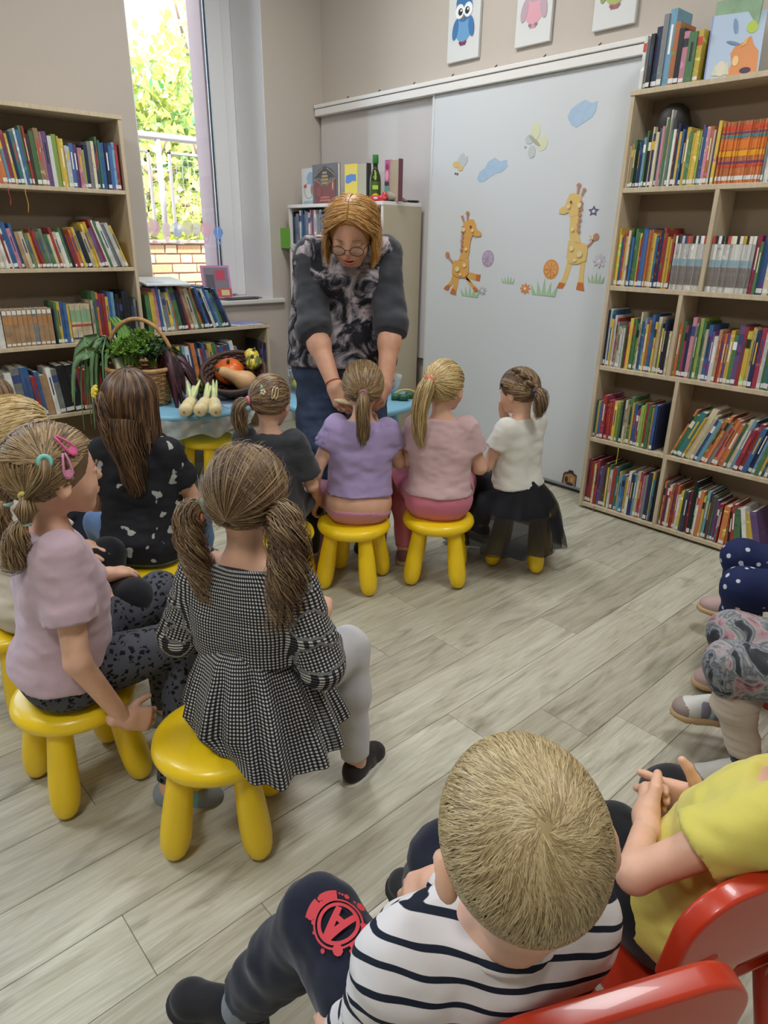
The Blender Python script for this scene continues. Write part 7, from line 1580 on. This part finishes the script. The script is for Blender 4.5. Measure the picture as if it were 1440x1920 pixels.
# blouse: dark sleeves, blotched flower print on the body
def print_mat():
    m, nt, P, N, L = nodes('flower_print'); tc = N('TexCoord'); n1 = N('TexNoise', Scale=9.0, Detail=5.0, Roughness=.65, Distortion=1.2); L(tc.outputs['Object'], n1.inputs['Vector'])
    r = ramp(N, ['1e1e24', '25252b', '5c5a62', '9a9398', 'c4b8bc', '7a625e'], [0, .44, .48, .54, .62, .72]); L(n1.outputs[0], r.inputs[0]); n2 = N('TexNoise', Scale=40.0, Detail=3.0); L(tc.outputs['Object'], n2.inputs['Vector']); mx = N('MixRGB', blend_type='MULTIPLY'); mx.inputs[0].default_value = .5; r2 = ramp(N, [(.45, .45, .47), (1.1, 1.1, 1.1)], [.35, .6]); L(n2.outputs[0], r2.inputs[0]); L(r.outputs[0], mx.inputs[1]); L(r2.outputs[0], mx.inputs[2]); L(mx.outputs[0], P.inputs['Base Color']); P.inputs['Roughness'].default_value = .8; P.inputs['Specular IOR Level'].default_value = .2; return m
B = Solid(); adult_torso(B, .014); B.cut(pel+V3(0, 0, -.035), V3(0, 0, -1)+fw_*.05); B.cut((RS+LS)/2+V3(0, 0, .075), V3(0, 0, 1)); B.ell((RS+LS)/2+fw_*.10+V3(0, 0, .045), (.062, .062, .075), k=.01, sub=True)
solid_obj('blouse', B, .007, print_mat(), t, .004, .006, (9, 9, 16))
DK = cloth('charcoal_jersey', '3a3c42')
for a, e, w_ in ((RS, RE, RW), (LS, LE, LW)):
    B = Solid(); cen = (RS+LS)/2; b = e+(w_-e)*.10; B.cone(a+(cen-a)*.22+V3(0, 0, .012), a, .060, .076, k=.03); B.cone(a, e, .078, .068, k=.03); B.cone(e, e+(w_-e)*.4, .068, .060, k=.03, clip=[(b, w_-e)]); solid_obj('sleeve', B, .007, DK, t, .002, .005, (14, 14, 22))
def denim():
    m, nt, P, N, L = nodes('denim'); tc = N('TexCoord'); n = N('TexNoise', Scale=6.0, Detail=4.0); L(tc.outputs['Object'], n.inputs['Vector']); r = ramp(N, ['27324a', '3a4a66', '5c6f8c'], [.35, .52, .7]); L(n.outputs[0], r.inputs[0]); L(r.outputs[0], P.inputs['Base Color']); P.inputs['Roughness'].default_value = .85; n2 = N('TexNoise', Scale=500.0); L(tc.outputs['Object'], n2.inputs['Vector']); b = N('Bump', Strength=.4, Distance=.0006); L(n2.outputs[0], b.inputs['Height']); L(b.outputs[0], P.inputs['Normal']); return m
B = Solid(); B.cone(pel-rt_*.085, pel+rt_*.085, .148, k=.06); B.cone(waist-rt_*.07, waist+rt_*.07, .136, k=.06); B.cut(pel+V3(0, 0, .10), V3(0, 0, 1))
for a, e, w_ in ((RH, RK, RA), (LH, LK, LA)): B.cone(a, e, .112, .085, k=.04); B.cone(e, w_, .084, .066, k=.03, clip=[(w_+V3(0, 0, -.03), V3(0, 0, -1))])
solid_obj('jeans', B, .008, denim(), t, .003, .006, (9, 9, 22))
for a in (RA, LA): shoe(t, a, fw_, cloth('dark_shoe', '2c2a2e'), plain('black_sole', '1c1c1e', .7), 1.7)
m_ = MB(); dv = nrm(RW-RE); u0 = nrm(np.cross(dv, V3(0, 0, 1))); v0 = np.cross(dv, u0); a = np.linspace(0, 2*np.pi, 20, endpoint=False); m_.tube(np.array([RW-dv*.01+.033*(math.cos(x)*u0+math.sin(x)*v0) for x in a]), .0025, 6, closed=True); m_.build('bracelet', plain('red_thread', 'c05a4a', .5), t, True)
hr = hair_obj(t, h, H_ADULT, [parted(h, 3000, .125, width=.0032), parted(h, 500, .115, width=.0022, wave=.012, lift=(.08, .20), spread=.4)], cap_kw=dict(grow=1.04, nape=-.085, fy=.095, fz=-.020), tone0=.3)
pc0, pc1 = Wp(640, 752, 2.75), Wp(668, 757, 2.74); pn_ = empty('vegetable_slice', (pc0+pc1)/2, 'pale yellow vegetable piece held in the hand above the lilac child', 'vegetable')
m_ = MB(); dd = nrm(pc1-pc0); m_.tube([pc0-dd*.03, pc0-dd*.02, pc0, pc1, pc1+dd*.012], [.005, .010, .016, .018, .010], 10, flat=.6); m_.build('slice', PSN, pn_, True)
# ------------------------------------------------------------------ boy in the foreground on a red chair
red_chair(-.365, .588, math.radians(153.4-90), 'red chair of the boy in the striped shirt, nearest the camera', .305, .68, .34)
k = Fig('boy with short blond hair in a striped shirt and navy trousers, seen from behind', -.375, .470, .31, 165, 1.0, lean=-14, twist=-10, yaw=-17, pitch=-24, roll=-15, vox=.0045, head_s=1.02)
def J(k, n, p): k.J[n] = np.asarray(p, float)
k.limbs({'L': ((-.17, .02, .17), (-.16, .14, .05)), 'R': ((.17, .08, .18), (.12, .27, .16))}, {'L': ((-.09, .32, .10), (-.09, .40, -.22)), 'R': ((.13, .29, .11), (.14, .28, -.24))})
J(k, 'Lk', W(600, 1722, 1.06)); J(k, 'La', W(452, 1880, 1.22)); J(k, 'Rk', W(835, 1612, 1.14)); J(k, 'Ra', W(800, 1700, 1.36))
J(k, 'Rw', W(826, 1652, 1.02)); J(k, 'Re', W(930, 1740, .90)); J(k, 'Le', W(715, 1935, .80)); J(k, 'Lw', W(655, 1935, .90))
k.finish({'R': dict(d=W(775, 1672, 1.04)-k.J['Rw'], pn=V3(-.2, .1, -1), curl=(.35, .4, .45, .5), vox=.003, sc=1.15), 'L': dict(d=W(625, 1895, .94)-k.J['Lw'], pn=V3(0, .4, -1), curl=(.4,)*4, vox=.003)}, ear=1.35)
def stripe_mat():
    m, nt, P, N, L = nodes('striped_cotton'); tc = N('TexCoord'); mp = N('Mapping'); mp.inputs['Rotation'].default_value = (.5, .35, 0); L(tc.outputs['Object'], mp.inputs[0]); wv = N('TexWave', Scale=13.0, Distortion=3.2, bands_direction='Z'); wv.inputs['Detail'].default_value = 1.0; wv.inputs['Detail Scale'].default_value = .7; L(mp.outputs[0], wv.inputs['Vector'])
    r = ramp(N, ['1c2230', '1c2230', 'd4d0d0'], [0, .13, .17]); L(wv.outputs['Fac'], r.inputs[0]); L(r.outputs[0], P.inputs['Base Color']); P.inputs['Roughness'].default_value = .85; P.inputs['Specular IOR Level'].default_value = .2; return m
STR = stripe_mat(); k.top(STR, fore=.85, hem=.06, off=.012, fold=.005, gap=.010, neck=.425, vox=.0045); nv = cloth('navy_sweat', '181d2e'); pt = k.pants(nv, .86, thick=.012, name='trousers', vox=.005, fold=.005, waist=.09)
band(k.root, k.T(0, -.006, .416), k.R @ k.TM @ V3(0, .3, 1), .053*k.sc, STR, 'collar', .008, 24)
shoe(k.root, k.J['La'], W(330, 1880, 1.27)-k.J['La'], cloth('black_shoe', '26262a'), plain('black_sole', '1c1c1e', .7), 1.10, up=nrm(k.J['Lk']-k.J['La'])*.35+V3(0, 0, 1), trim=[('strap', plain('shoe_strap', '3c3a34', .6), .012, .028, .003)])
shoe(k.root, k.J['Ra'], k.R @ V3(0, 1, 0), cloth('black_shoe', '26262a'), plain('black_sole', '1c1c1e', .7), 1.05)
S = Solid(); an, kn = k.J['La'], k.J['Lk']; dv = nrm(kn-an); S.cone(an-dv*.01, an+dv*.05, .031*k.sc, .031*k.sc); S.cut(an+dv*.045, dv); solid_obj('sock', S, .004, cloth('grey_sock', '7f8a94'), k.root, .003)
# red round emblem with an A printed on the left thigh
hipL, kL = k.J['Lh'], k.J['Lk']; ax_ = nrm(hipL-kL); nn_ = W(645, 1690, .98)-(kL*.78+hipL*.22); nn_ = nrm(CAM_C-(kL*.8+hipL*.2)+V3(0, .15, 1.6)); nn_ = nrm(nn_-ax_*(nn_@ax_)); sd_ = np.cross(nn_, ax_)
EMB = plain('emblem_red', 'c2303a', .6); eb = []
def ep(x, y, lift=.002):     # wrap print coordinates (along the thigh, across it) round the trouser leg
    f = (.055+x)/np.linalg.norm(hipL-kL); r_ = (.047+(.067-.047)*f)*k.sc+.0072+.007*k.sc+.0055+lift; a = y/r_; return kL+ax_*(.055+x)+r_*(math.cos(a)*nn_+math.sin(a)*sd_)
m_ = MB()
def ep_grid(fn, nu, nv_):
    v = [ep(*fn(i/nu, j/nv_)) for j in range(nv_+1) for i in range(nu+1)]; m_.add(v, [[j*(nu+1)+i, j*(nu+1)+i+1, (j+1)*(nu+1)+i+1, (j+1)*(nu+1)+i] for j in range(nv_) for i in range(nu)])
ring = lambda r0, r1, a0=0, a1=6.2832, cx=0, cy=0: (lambda u, w_: (cx+(r0+(r1-r0)*w_)*math.cos(a0+(a1-a0)*u), cy+(r0+(r1-r0)*w_)*math.sin(a0+(a1-a0)*u)))
ep_grid(ring(.026, .0315), 40, 2); ep_grid(ring(.0345, .0375), 40, 2)
bar = lambda p, q, w0, w1: (lambda u, w_: (p[0]+(q[0]-p[0])*u+(-(q[1]-p[1]))/math.hypot(q[0]-p[0], q[1]-p[1])*(w0+(w1-w0)*u)*(w_-.5), p[1]+(q[1]-p[1])*u+(q[0]-p[0])/math.hypot(q[0]-p[0], q[1]-p[1])*(w0+(w1-w0)*u)*(w_-.5)))
ep_grid(bar((.008, -.028), (-.020, .014), .012, .009), 8, 2); ep_grid(bar((.008, -.028), (.006, .028), .012, .010), 8, 2); ep_grid(bar((-.010, .002), (.006, .006), .008, .008), 6, 2)
rq = random.Random(12)
for i in range(26):
    a = rq.uniform(0, 6.28); d0 = rq.uniform(.037, .050); r0 = rq.uniform(.0016, .0052)*(1.6 if i < 6 else 1); cx, cy = d0*math.cos(a), d0*math.sin(a); ep_grid((lambda cx, cy, r0: lambda u, w_: (cx+r0*w_*math.cos(6.2832*u)*1.2, cy+r0*w_*math.sin(6.2832*u)))(cx, cy, r0), 9, 1)
for a in (2.9, .15, 3.6): ep_grid((lambda a: lambda u, w_: ((.037+.016*w_)*math.cos(a-.28+.56*u), (.037+.014*w_)*math.sin(a-.28+.56*u)))(a), 6, 2)
em = m_.build('emblem', EMB, k.root, True); em.parent = pt
# short hair growing from the whorl at the crown
h = k.h; whorl = nrm(V3(.04, -.84, .50)); dw = whorl+rng.normal(size=(900, 3))*.11; dw /= np.linalg.norm(dw, axis=1)[:, None]; d0 = np.concatenate([h.dirs(8400, None, None, -.86), dw]); n = len(d0); tv = d0-whorl*(d0@whorl)[:, None]; tv = tv/(np.linalg.norm(tv, axis=1)[:, None]+1e-6); tv = tv-d0*(tv*d0).sum(1)[:, None]; tv /= np.linalg.norm(tv, axis=1)[:, None]+1e-6
sw = np.cross(d0, tv); near = np.exp(-((d0@whorl-1)/.10)**2)[:, None]; tv = tv+sw*1.6*near+(.12+.5*near)*rng.normal(size=(n, 3)); P = []
for j, t_ in enumerate(np.linspace(0, 1, 6)):
    D = d0+tv*(.30*t_); D /= np.linalg.norm(D, axis=1)[:, None]; P.append(h.c+((h.HC+D*h.HR*(1.0+.035+(.035*t_*(1.2-t_))*rng.uniform(.8, 1.2, (n, 1))))*h.s) @ h.M.T)
hair_obj(k.root, h, H_BOY, [ribbons(np.stack(P, 1), rng.uniform(.6, 1.1, n)*.0012, h.c, .25)], cap_kw=dict(grow=1.012, nape=-.088, fy=.10), tone0=.42)
# ------------------------------------------------------------------ child in yellow
red_chair(-.316, .95, math.radians(159-90), 'red chair behind the child in the yellow top', .305, .62, .34)
k = Fig('child in a yellow top and black trousers with spread fingers beside the boy', -.265, .93, .31, 176, .95, lean=-20, side=12, pitch=6, vox=.0045)
k.limbs({'L': ((-.17, .07, .18), (-.05, .2, .14)), 'R': ((.15, .12, .18), (.09, .24, .14))}, {'L': ((-.08, .28, .09), (-.08, .28, -.23)), 'R': ((.11, .28, .09), (.10, .28, -.23))})
J(k, 'Le', W(1190, 1640, .985)); J(k, 'Lw', W(1212, 1540, 1.10)); J(k, 'Rw', W(1335, 1508, 1.15)); J(k, 'Re', W(1400, 1530, 1.07)); J(k, 'Lk', W(1150, 1565, 1.24)); J(k, 'La', W(1130, 1660, 1.48)); J(k, 'Rk', W(1258, 1490, 1.30)); J(k, 'Ra', W(1235, 1585, 1.52))
k.finish({'L': dict(d=W(1208, 1500, 1.16)-k.J['Lw'], pn=W(1300, 1500, 1.17)-k.J['Lw'], curl=(1.15, 1.15, 1.15, 1.15), vox=.0026, sc=1.2, tcurl=.8), 'R': dict(d=W(1250, 1492, 1.19)-k.J['Rw'], pn=W(1300, 1570, 1.09)-k.J['Rw'], curl=(.05, .15, .35, .4), vox=.0026, sc=1.25, spread=.32, thumb=(.25, .95, .05), tcurl=.05)})
k.top(cloth('yellow_cotton', 'd2c762'), .50, .05, off=.012, fold=.006, gap=.012, neck=.40, vox=.0045); k.pants(cloth('black_jersey_pants', '16161b'), .97, thick=.008, name='trousers', vox=.005); k.shoes(cloth('dark_trainer', '2c2c34'), WSOLE)
h = k.h; hair_obj(k.root, h, H_MID, [loose(h, 1800, .08, gap=1.1, bulge=.06, width=.003, lift=(0, .05))])
# ------------------------------------------------------------------ child in patterned leggings
red_chair(-.20, 1.80, math.radians(172-90), 'red chair of the child in flowery leggings')
k = Fig('child in flowery grey leggings and multicoloured trainers at the right edge', -.215, 1.80, .325, 180, 1.06, lean=2)
k.limbs({'L': ((-.16, .02, .20), (-.09, .12, .14)), 'R': ((.16, .02, .20), (.09, .12, .14))}, {'L': ((-.075, .33, .06), (-.08, .25, -.24)), 'R': ((.075, .34, .07), (.10, .33, -.24))})
J(k, 'Lk', W(1368, 1246, 1.70)); J(k, 'La', W(1398, 1432, 1.80)); J(k, 'Rk', W(1374, 1188, 1.80)); J(k, 'Ra', W(1370, 1312, 1.99))
k.finish()
m, nt_, P_, N_, L_ = nodes('flowery_leggings'); tc = N_('TexCoord'); n1 = N_('TexNoise', Scale=13.0, Detail=5.0, Distortion=1.2); L_(tc.outputs['Object'], n1.inputs['Vector']); r_ = ramp(N_, ['16161b', '2e333a', '8f9498', '54585e', '9a9a98', 'a87e84', '4a3038'], [.3, .42, .46, .50, .56, .60, .68]); L_(n1.outputs[0], r_.inputs[0]); L_(r_.outputs[0], P_.inputs['Base Color']); P_.inputs['Roughness'].default_value = .7
k.pants(m, .20, off=.010, name='patterned_leggings'); CRM = cloth('cream_legging', 'c6b8a6')
for sd_ in 'LR':
    kn, an = k.J[sd_+'k'], k.J[sd_+'a']; S = Solid(); S.cone(kn+(an-kn)*.05, an, .047*k.sc, .034*k.sc, clip=[(kn+(an-kn)*.86, an-kn)]); S.ell(kn*.62+an*.38, .046*k.sc, k=.03); solid_obj('lower_legging', S, .0055, CRM, k.root, .003, .004, (10, 10, 60))
    S = Solid(); S.cone(kn+(an-kn)*.8, an, .030*k.sc, .030*k.sc); solid_obj('sock', S, .005, cloth('navy_sock', '22263a'), k.root, .003)
k.top(cloth('rose_tee', 'b88a94'), .6, .08); 
TRM = [('strap', plain('velcro_grey', '7c7684', .8), .020, .034, .004), ('strap', plain('velcro_grey', '7c7684', .8), .050, .064, .003), ('panel', plain('panel_blue', 'a4c8d0', .6), .036, .048, .0018), ('heel_panel', plain('panel_yellow', 'd0c050', .6), -.006, .012, .0022)]
for sd_, toe in (('L', W(1290, 1432, 1.80)), ('R', W(1298, 1320, 2.02))): shoe(k.root, k.J[sd_+'a'], toe-k.J[sd_+'a'], plain('trainer_white', 'c9c8c2', .6), SOLE, 1.22, trim=TRM, cap_mat=plain('toe_cap_taupe', '93847e', .7))
h = k.h; hair_obj(k.root, h, H_DARKB, [loose(h, 1500, .12, gap=1.1, bulge=.06, width=.003, lift=(0, .05))])
# ------------------------------------------------------------------ child in navy dotted leggings
red_chair(-.36, 2.32, math.radians(180-90), 'red chair of the child in navy dotted leggings')
k = Fig('child in navy leggings with small white stars at the right edge', -.375, 2.32, .325, 182, 1.06, lean=2)
k.limbs({'L': ((-.16, .02, .20), (-.09, .12, .14)), 'R': ((.16, .02, .20), (.09, .12, .14))}, {'L': ((-.07, .34, .09), (-.07, .30, -.24)), 'R': ((.07, .36, .10), (.08, .36, -.24))})
J(k, 'Lk', W(1392, 1100, 2.10)); J(k, 'La', W(1380, 1240, 2.30)); J(k, 'Rk', W(1390, 1046, 2.22)); J(k, 'Ra', W(1395, 1130, 2.52))
k.finish(); k.pants(spotted('starred_leggings', '20294e', 'c4c8d2', 25, .18, soft=.03), .95, off=.010); k.top(cloth('blue_tee', '5a6a9a'), .6, .08)
for sd_, toe in (('L', W(1300, 1278, 2.28)), ('R', W(1330, 1165, 2.62))): shoe(k.root, k.J[sd_+'a'], (toe-k.J[sd_+'a']), plain('trainer_rose', 'b49a96', .6), SOLE, 1.2, trim=[('lace', plain('lace_white', 'd8d4d0', .6), .03, .035, .003), ('lace', plain('lace_white', 'd8d4d0', .6), .045, .05, .003)])
h = k.h; hair_obj(k.root, h, H_BROWN, [loose(h, 1500, .12, gap=1.1, bulge=.06, width=.003, lift=(0, .05))])
bpy.context.view_layer.update()
print('BOOKS', N_BOOK[0], 'TRIS', sum(len(o.data.loops)-2*len(o.data.polygons) for o in bpy.data.objects if o.type == 'MESH'))
